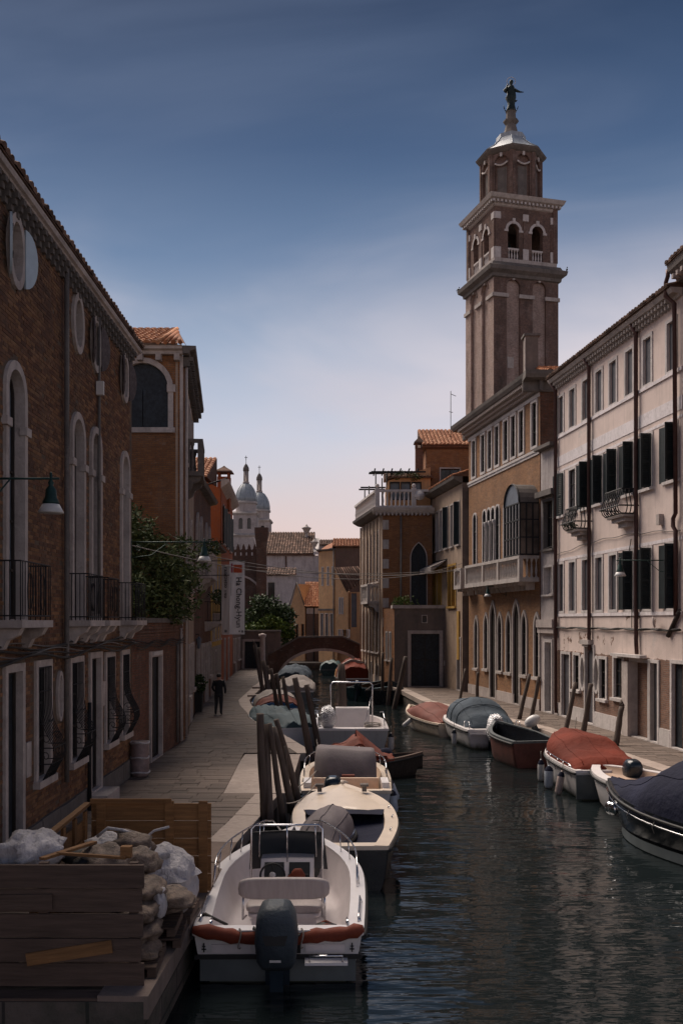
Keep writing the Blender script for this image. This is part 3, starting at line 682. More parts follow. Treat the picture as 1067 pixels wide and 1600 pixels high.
link('brickwork', bm_.mesh('brickwork', 'brickpc'), L1.wall, kind='stuff')
# eaves: brackets, moulded gutter, tiles
repeat('bracket', MB().box(-.06, .06, -.19, 0, .10, .20).box(-.05, .05, -.14, 0, .0, .10).box(-.06, .06, -.08, 0, -.10, 0), 'stoneDk', L1.root, [(.1 + .30 * i, 0, 10.80) for i in range(52)])
cornice(L1, 0, 15.7, 11.0, [(0, 0), (.18, 0), (.20, .03), (.25, .05), (.27, .10), (.27, .14), (0, .14)], 'stoneL')
tiles('roof_tiles', L1.root, 'tileold', 0, 15.7, -.30, 11.17, 1.2, 11.8)
pipe(L1.root, [(9.2, -.10, 10.9), (9.2, -.10, 4.9), (9.2, -.10, .9)], .05, 'stoneDk'); pipe(L1.root, [(11.95, -.06, 10.9), (11.95, -.06, 4.2)], .035, 'stoneDk')
pipe(L1.root, [(10.95, -.10, 2.3), (10.95, -.10, 0)], .045, 'iron')
box('floodlight', 'signwhite', L1.root, 11.75, 11.85, -.2, -.04, 9.05, 9.35)
# cables strapped along the wall
for k in range(6):
    pts = [(1 + 14.6 * j / 40, -.07 - .02 * k, 3.62 - .045 * k + .05 * sin(j * .55 + k) * (1 + .5 * sin(k * 3))) for j in range(41)]
    MB().tube(pts, .012 + .006 * (k % 3), 5).build('cable', 'cable' if k % 3 else 'cablelt', L1.root)
# wrought balconies, one for each tall window
def balcony(B_, u0, u1, out, ztop, zfl, name='balcony'):
    sl = box(name, 'stoneL', B_.root, u0, u1, -out, 0, zfl - .12, zfl)
    sh = [(-.0, -.02), (-out * .9, -.02), (-out * .75, -.14), (-out * .4, -.22), (-out * .25, -.36), (0, -.4)]
    for x in (u0 + .2, u1 - .2):
        mb = MB(); n = len(sh); mb.add([(xx, y, zfl - .1 + z) for xx in (x - .09, x + .09) for y, z in sh], [(j, (j + 1) % n, (j + 1) % n + n, j + n) for j in range(n)] + [tuple(range(n)), tuple(range(n, 2 * n))]); mb.build('corbel', 'stoneL', sl)
    r = MB(); o = -out + .04; h = ztop - zfl
    for z in (zfl + .07, ztop - .0): r.tube([(u0 + .04, 0, z), (u0 + .04, o, z), (u1 - .04, o, z), (u1 - .04, 0, z)], .013, 5, sm=False)
    for e in (u0 + .04, u1 - .04):
        for j in range(5): y = o + (-o) * j / 5; r.tube([(e, y, zfl), (e, y, ztop)], .009, 4)
    n = max(3, int((u1 - u0) / .13))
    for j in range(1, n): x = u0 + (u1 - u0) * j / n; r.tube([(x, o, zfl + .07), (x, o, ztop)], .007, 4)
    for j in range(2): x = u0 + (u1 - u0) * (.3 + .4 * j); r.tube([(x + .13 * cos(a), o - .008, zfl + h * .5 + .30 * sin(a)) for a in [2 * pi * k / 16 for k in range(16)]], .009, 4, closed=True)
    r.build('railing', 'iron', sl); return sl
for u, a, c in ((2.8, .6, .6), (6.4, 1.0, .65), (10.3, .75, .52), (11.8, .55, .5), (14.8, .65, .6)): balcony(L1, u - a, u + c, .46, 4.98, 4.05)
# lamp on a wall bracket
def lamp(name, label, wx, Y, reach, z, sgn=1, k=1.0):
    t = thing(name, label, 'street lamp', (wx, Y, z), 0 if sgn > 0 else pi, 'bracket lamps on the house walls')
    a = MB().tube([(0, 0, 0), (reach + .12, 0, 0)], .018 * k, 6); a.tube([(0, 0, -.42), (reach * .28, 0, -.34), (reach * .5, 0, -.02)], .012 * k, 5)
    a.tube([(.2 + .07 * cos(q), 0, -.15 + .07 * sin(q)) for q in [2 * pi * i / 12 for i in range(12)]], .008, 4, closed=True); a.box(-.01, .02, -.05, .05, -.5, .08); a.build('bracket', 'green', t)
    MB().lathe([(.0, .10), (.02, .08), (.02, -.02), (.045, -.06), (.03, -.10), (.075, -.16), (.085, -.27), (.12, -.34), (.12, -.37), (0, -.37)], 14, (reach, 0, 0)).build('lamp_body', 'green', t)
    MB().lathe([(.0, -.365), (.12, -.372), (.185, -.49), (.18, -.50), (.0, -.505)], 16, (reach, 0, 0)).build('lamp_shade', 'lampwhite', t)
    return t
lamp('wall_lamp', 'green iron lamp with white shade against the brown brick house, nearest the camera', -5.4, 13.9, 1.2, 6.1)
lamp('wall_lamp', 'green iron lamp with white shade hanging in front of the dark garden tree', -5.5, 25.1, 1.92, 6.1)

# garden wall behind the left pavement with a framed door
G = Bldg('garden_wall', 'dark red brick garden wall with a framed dark doorway and the tree above it', 'wall', (-5.5, 25.24), (-5.36, 32.38), 3.98, 'brickDk', .35)
u1 = G.u(243); o = G.win(u1, 1.35, .04, 3.0, 'rect', .16, 'stoneL', .06, 'navydoor', 'dkwood', (1, 0), False, name='door', rv=.25, pane_y=.1)
box('lintel_board', 'signwhite', o, u1 - .6, u1 + .6, -.09, -.062, 3.04, 3.14)
G.done(); box('coping', 'stoneDk', G.root, -.02, 7.1, -.12, .45, 3.985, 4.12)
for k in range(3): box('brick_course', 'brickDk', G.root, 0, 7.1, -.03 - .03 * (k % 2), -.002, 3.6 + .1 * k, 3.66 + .1 * k)
for k in range(4): MB().tube([(7.1 * j / 20, -.07 - .02 * k, 3.45 - .05 * k + .04 * sin(j + k)) for j in range(21)], .014, 5).build('cable', 'cable', G.root)
pipe(G.root, [(5.9, -.08, 3.3), (5.9, -.08, .1)], .05, 'stoneDk'); pipe(G.root, [(6.6, -.06, 3.8), (6.6, -.06, .05)], .04, 'stoneL')
# garden tree leaning over the wall
T = thing('oleander_tree', 'dense dark green tree bulging over the garden wall below the arched window', 'tree', (-6.4, 29.6, 0))
lb = [((-.6, 0, 5.6), (1.5, 1.6, 2.0)), ((.6, .2, 5.3), (1.25, 1.5, 1.5)), ((-.9, .1, 6.9), (1.15, 1.3, 1.2)), ((1.15, .3, 4.9), (.95, 1.1, 1.0)), ((.1, -.4, 6.4), (.9, .9, .9)), ((1.5, .6, 5.9), (.75, .8, .8)), ((0, -1.3, 4.8), (1.0, 1.3, .8))]
lv = leaves(24000, lb, .19, 5, narrow=.17); lv.build('crown', 'leafdk', T, kind='stuff')
MB().tube([(0, 0, 0), (.1, 0, 2), (-.1, .1, 3.6), (-.5, 0, 5.5)], [.16, .13, .11, .06], 8).tube([(0, 0, 2.6), (.6, .1, 4), (1.1, .2, 5)], [.09, .06, .03], 6).tube([(-.1, 0, 3.2), (-.9, .1, 4.6), (-1.0, .1, 6.5)], [.09, .06, .03], 6).build('trunk', 'bark', T)

# tall brick house behind the garden: end wall towards the camera
H2 = Bldg('brick_palace', 'tall brown brick house with a shuttered arched window and tiled roof behind the garden tree', 'house', (-12, 32.4), (-5.36, 32.4), 13.0, 'brickOr', .6, rv=.3)
u = H2.u(223); o = H2.win(u, 1.75, 10.55, 12.75, 'arch', .17, 'stoneL', .06, 'navydoor', None, (0, 0), True, rv=.3, pane_y=.12)
for s in (-1, 1): box('impost', 'stoneL', o, u + s * .98 - .14, u + s * .98 + .14, -.10, .02, 11.75, 12.0)
for s in (-1, 1): box('door_leaf', 'navydoor', o, u + s * .44 - .425, u + s * .44 + .425, .06, .11, 10.57, 11.85)
cornice(H2, 0, 6.68, 13.0, [(0, 0), (.18, 0), (.22, .1), (.34, .14), (.36, .26), (0, .26)], 'stoneL')
repeat('bracket', MB().box(-.09, .09, -.28, 0, -.22, -.01), 'stoneL', H2.root, [(6.64 - .15 - .62 * i, 0, 13.0) for i in range(8)])
H2.done()
box('rear_wall', 'brickOr', H2.root, 0, 5.4, .62, 9.3, 0, 12.9)
box('quoin_strip', 'stoneL', H2.root, 6.56, 6.66, -.03, .01, 0, 12.98)
tiles('roof_tiles', H2.root, 'tile', 0, 5.9, -.45, 13.28, 3.4, 14.9, .24, .36)
hp = MB().add([(6.78, -.45, 13.28), (6.78, 3.4, 13.28), (5.9, 3.4, 14.9), (5.9, -.45, 13.28)], [(0, 1, 2), (0, 2, 3)]).build('roof_hip', 'tile', H2.root)
hb = MB()
for i in range(4): f = i / 3.5; hb.tube([(5.9 + .25 * i, -.48, 13.30), (5.9 + .12 * i, 3.3 - .6 * i, 14.9 - .3 * i)], .08, 5)
hb.build('roof_tiles', 'tile', hp, kind='stuff')
# its canal side
S2 = Bldg('palace_side', 'canal side of the tall brick house with a carved stone balcony above the pavement', 'house front', (-5.34, 32.42), (-6.45, 42.0), 13.0, 'beige', .25, rv=.2)
for px in (): pass
for u, z0, z1, k in ((2.0, 9.6, 12.2, 'arch'), (3.6, 9.6, 12.2, 'arch'), (5.2, 9.6, 12.2, 'arch'), (7.4, 9.6, 12.2, 'arch'), (2.0, 5.3, 8.0, 'arch'), (3.8, 5.3, 8.0, 'arch'), (6.5, 5.3, 8.0, 'arch'), (1.6, 0.05, 3.0, 'rect'), (4, 1.2, 3.0, 'rect'), (6.4, .05, 3.0, 'rect'), (8.5, 1.2, 3.0, 'rect')):
    S2.win(u, .9, z0, z1, k, .14, 'stoneL', .06, 'glass', 'dkwood', (1, 2), z0 > .5)
S2.done()
cornice(S2, -.3, 9.6, 13.0, [(0, 0), (.2, 0), (.24, .1), (.42, .14), (.44, .26), (0, .26)], 'stoneDk')
repeat('bracket', MB().box(-.07, .07, -.34, 0, -.02, .11).box(-.06, .06, -.22, 0, -.2, -.02), 'stoneDk', S2.root, [(.12 + .33 * i, 0, 12.86) for i in range(29)])
pipe(S2.root, [(.25, -.1, 12.8), (.25, -.1, .1)], .05, 'stoneL'); pipe(S2.root, [(1.0, -.1, 8.8), (1.0, -.1, .1)], .04, 'pipe')
def baluster_mesh(h, mat, r=.07):
    return MB().lathe([(r, 0), (r, .06 * h), (r * .5, .1 * h), (r * .95, .3 * h), (r * .9, .4 * h), (r * .42, .72 * h), (r * .42, .8 * h), (r * .8, .9 * h), (r, .92 * h), (r, h)], 8).mesh('baluster', mat)
def stone_balcony(B_, u0, u1, out, zf, h, mat='stone', n=8, nend=2, rail=True):
    sl = box('balcony', mat, B_.root, u0, u1, -out, 0, zf - .16, zf)
    box('handrail', mat, sl, u0, u1, -out, -out + .2, zf + h - .12, zf + h)
    for e in (u0, u1 - .18): box('end_rail', mat, sl, e, e + .18, -out + .2, 0, zf + h - .12, zf + h); box('pier', mat, sl, e, e + .18, -out + .01, -out + .19, zf, zf + h - .12)
    bmh = baluster_mesh(h - .12, mat)
    for i in range(n): link('baluster', bmh, sl, (u0 + .3 + (u1 - u0 - .6) * i / max(1, n - 1), -out + .1, zf))
    for e in (u0 + .09, u1 - .09):
        for i in range(nend): link('baluster', bmh, sl, (e, -out + .3 + (out - .35) * (i + .5) / nend, zf))
    for x in (u0 + .25, u1 - .25):
        sh = [(0, 0), (-out * .9, 0), (-out * .8, -.16), (-out * .45, -.26), (-out * .3, -.48), (0, -.6)]; m_ = len(sh)
        MB().add([(xx, y, zf - .16 + z) for xx in (x - .11, x + .11) for y, z in sh], [(j, (j + 1) % m_, (j + 1) % m_ + m_, j + m_) for j in range(m_)] + [tuple(range(m_)), tuple(range(m_, 2 * m_))]).build('corbel', mat, sl)
    return sl
stone_balcony(S2, 1.6, 3.9, .62, 9.35, 1.15, 'stoneDk', 6, 2)
merge(H2, S2)
# houses further along the left pavement
H3 = Bldg('gothic_house', 'narrow weathered house with pointed windows and plant filled balconies past the garden tree', 'house', (-6.47, 42.05), (-7.0, 51.5), 10.2, 'brickDk', 8)
for u, z0, z1, k in ((1.6, 6.2, 8.8, 'ogive'), (3.4, 6.2, 8.8, 'ogive'), (6.2, 6.2, 8.8, 'ogive'), (8.2, 6.2, 8.8, 'ogive'), (1.8, .05, 2.8, 'rect'), (4.2, 1.2, 2.8, 'rect'), (6.4, .05, 2.8, 'rect'), (8.4, 1.2, 2.8, 'rect')):
    H3.win(u, .95, z0, z1, k, .15, 'stoneL', .09, 'glass', 'dkwood', (1, 1), z0 > .5)
H3.done(); cornice(H3, -.1, 9.5, 10.2, [(0, 0), (.3, .05), (.4, .2), (0, .2)], 'stoneDk')
b3 = stone_balcony(H3, 1.0, 4.1, .75, 6.1, 1.0, 'stoneL', 8, 2)
b4 = balcony(H3, 5.6, 8.8, .8, 5.0, 4.0)
for i, (u, out_, z, s) in enumerate(((1.6, .7, 7.2, .5), (2.9, .6, 7.2, .45), (6.2, .7, 5.1, .5), (7.4, .8, 5.1, .55), (8.3, .7, 4.9, .45))):
    t = tag(leaves(420, [((0, 0, .2), (s, .38, .34))], .13, 20 + i, narrow=.25).build('balcony_plant', 'leafmid', None, (*H3.P(u, out_), z)), 'leafy green plant on the %s' % ('stone balcony of the gothic house, ' + ('nearer' if i == 0 else 'farther') if i < 2 else 'iron balcony of the gothic house, %s' % ('nearest', 'middle', 'farthest')[i - 2]), 'plant', 'plants on the balconies along the left pavement')
H4 = Bldg('yellow_house', 'mustard yellow house with a whitish lower wall along the left pavement', 'house', (-7.0, 51.6), (-7.45, 59.6), 8.2, brick_plaster('yellow_over_white', 2.6, (.44, .40, .38), (.42, .38, .36), (.52, .33, .08), .25), 8)
for u, z0, z1 in ((1.2, 3.0, 4.3), (2.4, 3.0, 4.3), (4.4, 3.0, 4.3), (6.6, 3.0, 4.3), (1.4, 5.3, 7.2), (3.6, 5.3, 7.2), (6, 5.3, 7.2), (3.2, .05, 2.3)): H4.win(u, .6 if z0 == 3 else .9, z0, z1, 'rect', .1, 'stoneL', .04, 'glass', 'dkwood', (1, 1), z0 > .5)
H4.done(); cornice(H4, -.05, 8.05, 8.2, [(0, 0), (.3, .05), (.35, .15), (0, .15)], 'stoneDk')
balcony(H4, .9, 3.4, .8, 5.3, 4.45)
H5 = Bldg('rust_red_house', 'rust red plastered house with dark green shutters and a tall chimney', 'house', (-7.5, 60), (-8.15, 72), 12.4, 'redpl', 9)
for u, z0, z1 in ((2.2, 9.0, 11.4), (5.4, 9.0, 11.4), (8.6, 9.0, 11.4), (2.2, 4.8, 7.2), (5.4, 4.8, 7.2), (8.6, 4.8, 7.2), (3, .05, 2.8), (7, .05, 2.8)):
    o = H5.win(u, 1.0, z0, z1, 'rect', .12, 'stoneL', .05, 'glass', 'dkwood', (1, 1), z0 > .5)
    if z0 > 1: H5.shutters(o, u, 1.0, z0, z1, 172, 162)
H5.done(); cornice(H5, -.35, 12.1, 12.4, [(0, -.1), (.35, .15), (.5, .3), (.5, .45), (0, .45)], 'stoneL')
E5 = Bldg('rust_red_gable', 'rust red gable end of the chimney house, facing the camera', 'house wall', (-13, 59.9), (-7.52, 59.9), 12.4, 'redpl', .09, top=[(0, -.1), (5.45, -.1), (5.45, 12.3), (2.2, 13.9), (0, 12.9)])
E5.done()
tiles('roof_tiles', E5.root, 'tileor', 1.0, 4.6, .2, 13.05, 5, 15.0, .3, .5); pipe(E5.root, [(5.9, -.1, 12.9), (4.2, -.1, 12.4), (4.2, -.1, 0)], .07, 'iron')
merge(H5, E5)
def chimney(name, label, cat, x, y, z0, z1, w, mat, loc_top='cap'):
    t = thing(name, label, cat, (x, y, z0)); h = z1 - z0
    box('shaft', mat, t, -w / 2, w / 2, -w / 2, w / 2, 0, h - .5)
    for sx in (-1, 1):
        for sy in (-1, 1): box('cap_post', mat, t, sx * w * .38 - .07, sx * w * .38 + .07, sy * w * .38 - .07, sy * w * .38 + .07, h - .5, h - .22)
    MB().lathe([(w * 1.02, -.22), (w * .98, -.12), (w * .3, .15), (.02, .3)], 4, (0, 0, h), ph=pi / 4, sm=False).build('cap', 'tileold', t); return t
chimney('chimney', 'square rust red chimney with a tiled hat on the rust red house', 'chimney', -8.05, 66, 11.6, 14.4, .85, 'redpl')
H6 = Bldg('low_house', 'low brown house with small windows at the far end of the left pavement', 'house', (-8.2, 72.1), (-8.45, 80.8), 3.9, 'brownpl', 7)
for u, z0, z1 in ((1.4, .9, 2.6), (3.4, .05, 2.6), (5.6, .9, 2.6), (7.4, .9, 2.6)): H6.win(u, .7, z0, z1, 'rect', .1, 'stoneL', .04, 'glass', 'dkwood', (1, 1), z0 > .5)
H6.done()
E1 = Bldg('portal_wall', 'low brown wall with a stone portal closing the end of the pavement', 'wall', (-9.6, 81), (-5.15, 81), 3.1, 'greypl', .5)
E1.win(E1.u(395), 1.4, .02, 2.3, 'rect', .2, 'stoneL', .08, 'navydoor', 'dkwood', (1, 0), False, name='door'); E1.done(); box('coping', 'stoneDk', E1.root, -.1, 4.5, -.15, .6, 3.1, 3.25)
MB().lathe([(.3, 0), (.24, .15), (.22, 2.6), (.3, 2.7), (.34, 2.9), (0, 3.0)], 12).build('column', 'stoneL', E1.root, (E1.u(411), -.4, 0))
# =============== right side ===============
# pink plastered row
P = Bldg('pink_house', 'long pale pink house with four rows of windows, bare brick at its foot', 'house', (9.26, 41.2), (10.56, 29.75), 14.15, 'pink', 9)
cols = [P.u(p) for p in (876, 894, 914.5, 935.5, 957.5, 983, 1011, 1049)]
for u in cols: P.win(u, .62, 12.0, 13.55, 'rect', .11, 'white', .035, 'greydoor', None, (0, 0), False, rv=.25, pane_y=.07)
for i, u in enumerate(cols):
    o = P.win(u, .72, 8.5, 10.25, 'rect', .10, 'white', .035, 'greydoor' if i == 1 else 'glass', 'dkwood', (1, 2), True, rv=.25, pane_y=.08)
    if i != 1: P.shutters(o, u, .72, 8.48, 10.27, 172 if i not in (0, 2) else 168, 88 if i else 20, 'shutter', 'LR', None)
for i, u in enumerate(cols):
    o = P.win(u, .66, 4.45, 6.45, 'rect', .10, 'white', .035, 'greydoor' if i < 5 else 'glass', None if i < 5 else 'dkwood', (1, 2), False, rv=.28, pane_y=.08)
    if i >= 5: P.shutters(o, u, .70, 4.43, 6.47, 168, 80)
gd = [(884, .95, .05, 2.65, 'door', 'greydoor'), (901, .62, 1.25, 2.65, 'win', 'glass'), (910.5, .42, 1.35, 2.6, 'oval', 'glass'), (921, .85, .05, 3.0, 'door', 'greydoor'), (932, .42, 1.35, 2.6, 'oval', 'glass'), (942, .62, 1.1, 2.6, 'win', 'glass'), (966, .75, 1.25, 2.7, 'win', 'navydoor'), (1000, 1.5, .03, 2.62, 'door', 'navydoor'), (1021.5, .62, .05, 2.65, 'door', 'greydoor'), (1060, .85, .05, 2.7, 'door', 'navydoor')]
for px, w, z0, z1, k, pn in gd:
    P.win(P.u(px), w, z0, z1, 'oval' if k == 'oval' else 'rect', .11, 'white' if px != 1000 else 'stone', .05, pn, 'dkwood' if k == 'win' else None, (1, 2), k == 'win', name='door' if k == 'door' else 'window', rv=.35, pane_y=.3 if px == 1000 else .1)
P.done()
Wp = P.W
box('sill_course', 'pinkband', P.root, 0, Wp, -.05, -.002, 11.82, 11.94); box('band_course', 'pinkband', P.root, 0, Wp, -.02, -.002, 10.62, 11.05)
box('sill_course', 'pinkband', P.root, 0, Wp, -.045, -.002, 4.22, 4.34); box('lintel_course', 'pinkband', P.root, 0, Wp, -.015, -.002, 6.57, 6.68); box('lintel_course', 'pinkband', P.root, 0, Wp, -.015, -.002, 10.37, 10.46)
# base course between the doors
segs = [0.0]; dd = sorted((P.u(px), w) for px, w, z0, z1, k, pn in gd if k == 'door')
for u, w in dd:
    if u - w / 2 - .13 > segs[-1] + .1: box('base_stone', 'white', P.root, segs[-1] + .01, u - w / 2 - .13, -.05, -.002, -.04, .55)
    segs.append(u + w / 2 + .13)
# corroded pilaster by the dark portal, lintel canopy
box('pilaster', 'stoneL', P.root, P.u(981) - .22, P.u(981) + .3, -.16, -.05, .0, 2.6); box('canopy', 'white', P.root, P.u(965) , P.u(1012), -.3, -.052, 2.78, 2.88)
box('door_head', 'stone', P.root, P.u(912), P.u(926), -.2, -.003, 3.12, 3.3); box('door_head', 'stone', P.root, P.u(914), P.u(925), -.14, -.003, 2.98 + .05, 3.11)
cornice(P, -.15, Wp, 14.12, [(0, 0), (.10, 0), (.14, .08), (.34, .10), (.40, .2), (.40, .26), (0, .26)], 'stone')
repeat('bracket', MB().box(-.05, .05, -.28, 0, -.02, .1).box(-.045, .045, -.17, 0, -.16, -.02), 'stone', P.root, [(.1 + .245 * i, -.003, 14.1) for i in range(45)])
tiles('roof_tiles', P.root, 'tileold', -.1, Wp, -.5, 14.4, 3, 15.5)
for px, top in ((871.5, 13.9), (924, 13.9), (998, 13.9)):
    u = P.u(px); bot = 2.9 if px > 900 else .1; pipe(P.root, [(u, -.33, 14.2), (u, -.12, 13.9), (u, -.11, bot + .4), (u + .05, -.11, bot)], .075)
u = P.u(1060.5); pipe(P.root, [(u + .1, -.42, 14.95), (u + .1, -.42, 14.75), (u - .08, -.40, 14.62), (u - .1, -.40, 14.2), (u, -.16, 13.95), (u, -.12, 7.4), (u - .15, -.13, 7.25), (u - .15, -.13, 7.0), (u, -.12, 6.85), (u, -.12, 4.2)], .07)
for z, k in ((6.85, 0), (3.75, 1)):
    for q in range(1 + 2 * k): MB().tube([(Wp * j / 24, -.06 - .02 * q, z + .25 * sin(pi * j / 24) * (1 - k) - (1 - k) * .9 * (1 - j / 24) * 0 + .03 * sin(j * 1.3 + q)) for j in range(25)], .016 + .008 * k, 5).build('cable', 'cablelt' if not k else 'cable', P.root)
u = P.u(983); MB().tube([(u + .25, -.05, 6.9), (u + .1, -.06, 6.5), (u + .3, -.05, 5.6), (u + .3, -.05, 3.8)], .016, 5).build('cable', 'cable', P.root)
MB().lathe([(.0, 0), (.17, .02), (.19, .06), (0, .09)], 14).build('satellite_dish', 'stoneL', P.root, (P.u(1032), -.2, 4.0), (R(100), 0, R(-30)))
box('junction_box', 'stoneL', P.root, P.u(1034) - .1, P.u(1034) + .1, -.16, -.01, 7.15, 7.5)
MB().tube([(P.u(1046), -.06, 3.55), (P.u(1064), -.06, 4.35)], .09, 4).build('sloping_board', 'dkwood', P.root)
def bulge_balcony(B_, u, w, zf, h, out=.55):
    sl = MB().box(u - w / 2, u + w / 2, -out + .05, -.003, zf - .1, zf).box(u - w / 2 + .15, u + w / 2 - .15, -out * .7, -.003, zf - .24, zf - .101).box(u - w / 2 + .35, u + w / 2 - .35, -out * .4, -.003, zf - .42, zf - .241).build('balcony', 'stoneL', B_.root)
    mb = MB(); n = 9
    pr = [(0, 0), (.10, .10), (.16, .3), (.10, .55), (0, .85), (0, 1)]
    def bar(x, y, nx, ny): mb.tube([(x + nx * a, y + ny * a, zf + h * t) for a, t in pr], .02, 5)
    for j in range(n): bar(u - w / 2 + w * j / (n - 1), -out, 0, -1)
    for e in (-1, 1):
        for j in range(1, 4): bar(u + e * w / 2, -out * (1 - j / 4), e, 0)
    for t, a in ((0, 0), (1, 0), (.3, .16)): mb.tube([(u - w / 2 - a, 0, zf + h * t), (u - w / 2 - a, -out - a, zf + h * t), (u + w / 2 + a, -out - a, zf + h * t), (u + w / 2 + a, 0, zf + h * t)], .026, 5, sm=False)
    mb.build('railing', 'iron', sl); return sl
b5 = bulge_balcony(P, P.u(913), 1.25, 7.65, .85); b6 = bulge_balcony(P, P.u(981), 1.45, 7.75, .85)
tag(leaves(260, [((0, 0, .15), (.35, .18, .2))], .1, 44, narrow=.3).build('balcony_plant', 'leafmid', None, (*P.P(P.u(908), .35), 7.68)), 'green plant inside the bulging iron balcony of the pink house', 'plant')
lamp('wall_lamp', 'green iron lamp with white shade on a long bracket over the pink house shutters', 10.5, 30.3, 1.72, 5.95, -1)
# taller brick house at the right margin
Q = Bldg('orange_brick_house', 'taller orange brick house cut off by the right margin beside the pink house', 'house', (10.57, 29.7), (10.85, 24.5), 14.75, 'brickOr', 9)
Q.win(1.2, .9, .05, 2.7, 'rect', .12, 'white', .05, 'navydoor', None, name='door', sill=False); Q.win(1.3, .8, 4.4, 6.4, 'rect', .12, 'white', .05); Q.win(1.3, .8, 8.4, 10.2, 'rect', .12, 'white', .05)
Q.done(); cornice(Q, -.1, 5.6, 14.75, [(0, -.25), (.15, -.2), (.3, 0), (.45, .1), (.5, .3), (0, .3)], 'stoneDk')
repeat('bracket', MB().box(-.07, .07, -.4, 0, -.0, .14), 'stoneL', Q.root, [(.1 + .33 * i, 0, 14.59) for i in range(15)])
tiles('roof_tiles', Q.root, 'tileold', -.1, 5.6, -.55, 15.07, 3, 15.8)
# narrow white plastered link house
K = Bldg('narrow_house', 'narrow stained white house squeezed between the brick palace and the pink house', 'house', (8.92, 43.0), (9.26, 41.25), 11.6, 'paleplaster', 3)
K.win(.85, .7, .05, 3.1, 'rect', .13, 'white', .05, 'glassblue', None, (0, 0), False, name='door')
K.win(.85, .95, 7.2, 9.3, 'rect', .1, 'stoneDk', .04, 'glass', 'dkwood', (2, 2), True); K.win(.85, .9, 5.2, 6.4, 'rect', .08, 'white', .05, 'paleplaster', 'white', (2, 0), True); K.done()
box('cornice', 'stoneDk', K.root, -.02, 1.76, -.3, -.003, 9.5, 9.75); box('cornice', 'stoneL', K.root, 0, 1.76, -.25, -.003, 3.75, 4.1); box('cornice', 'stoneL', K.root, 0, 1.76, -.18, -.003, 3.5, 3.74)
box('eave', 'stoneDk', K.root, -.02, 1.76, -.35, .3, 11.6, 11.75)
# ochre brick palazzo with gothic windows
A_ = (7.16, 54.1); B_ = (8.90, 43.12)
Z = Bldg('brick_palazzo', 'warm brown brick palazzo with gothic windows, stone balcony and a glazed bay', 'house', A_, B_, 14.3, 'brickPal', 12)
for px in (740.5, 754.8, 765.5, 776.6, 790.6, 802.2, 814.8, 835): 
    Z.win(Z.u(px), .62, 12.0, 14.0 - .02, 'rect', .12, 'white', .06, 'glass', 'dkwood', (1, 2), False, rv=.1)
for px in (742.3, 757.5, 764.2, 770.8, 777.8, 790.5, 797.3, 804): Z.win(Z.u(px), .56, 7.0, 9.9, 'arch', .09, 'white', .06, 'glass', 'dkwood', (0, 2), False, rv=.13, pane_y=.035, fr=.02)
for px in (760.8, 767.4, 774.2, 794, 800.5): MB().lathe([(.07, 0), (.07, .1), (.045, .16), (.04, 1.9), (.06, 1.98), (.09, 2.1), (.09, 2.2), (0, 2.2)], 10).build('column', 'white', Z.root, (Z.u(px), -.11, 7.05))
for px, z0, z1, w in ((744.6, 1.45, 4.2, .55), (760, 1.5, 4.35, .6), (770.5, .05, 4.95, .85), (781.5, 1.5, 4.35, .6), (795.2, 1.5, 4.35, .6), (807, .05, 4.95, .85), (819.5, 1.5, 4.4, .6), (839.3, 1.5, 4.3, .55)):
    Z.win(Z.u(px), w, z0, z1, 'ogive', .13, 'stone', .07, 'glass' if z0 > 1 else 'dkwood', 'dkwood', (0, 2) if z0 > 1 else (1, 0), z0 > 1, name='window' if z0 > 1 else 'door', rv=.14, pane_y=.06)
Z.done()
ZW = Z.W
box('string_course', 'white', Z.root, 0, ZW, -.09, -.003, 11.68, 11.80); box('string_course', 'white', Z.root, 0, ZW, -.05, -.003, 11.55, 11.675); box('string_course', 'white', Z.root, -.02, ZW + .02, -.06, -.003, 14.12, 14.3)
box('base_course', 'stoneL', Z.root, 0, Z.u(767), -.05, -.003, -.04, .5); box('base_course', 'stoneL', Z.root, Z.u(774), Z.u(803.5), -.05, -.003, -.04, .5); box('base_course', 'stoneL', Z.root, Z.u(811), ZW, -.05, -.003, -.04, .5)
cornice(Z, -.8, ZW + .4, 14.3, [(0, 0), (.10, 0), (.14, .08), (.14, .46), (.70, .50), (.80, .65), (.84, .80), (0, .80)], 'stoneDk')
repeat('bracket', MB().box(-.05, .05, -.64, 0, .33, .48).box(-.05, .05, -.44, 0, .19, .33).box(-.05, .05, -.28, 0, .05, .19), 'stoneL', Z.root, [(.05 + .2 * i, -.0, 14.31) for i in range(56)])
# return wall towards the camera, cornice carried round
ZR = Bldg('palazzo_return', 'plain dark brick end wall of the palazzo above the narrow white house', 'house wall', (8.90, 43.08), (15, 43.08), 14.3, 'brickDk', .04); ZR.done()
cornice(ZR, -.8, 5, 14.3, [(0, 0), (.10, 0), (.14, .08), (.14, .46), (.70, .50), (.80, .65), (.84, .80), (0, .80)], 'stoneDk')
tiles('roof_tiles', ZR.root, 'tile', .2, 6, -.6, 15.1, 3.5, 16.3, .26, .4)
merge(Z, ZR)
t = thing('chimney', 'slim dark plastered chimney on the palazzo roof in front of the bell tower', 'chimney', (8.95, 45.5, 14.9))
box('shaft', 'greypl', t, -.3, .3, -.3, .3, 0, 2.55); box('edge_strip', 'stoneL', t, -.33, -.301, -.31, -.2, 0, 2.5); box('cap', 'stoneDk', t, -.38, .38, -.38, .38, 2.552, 2.66)
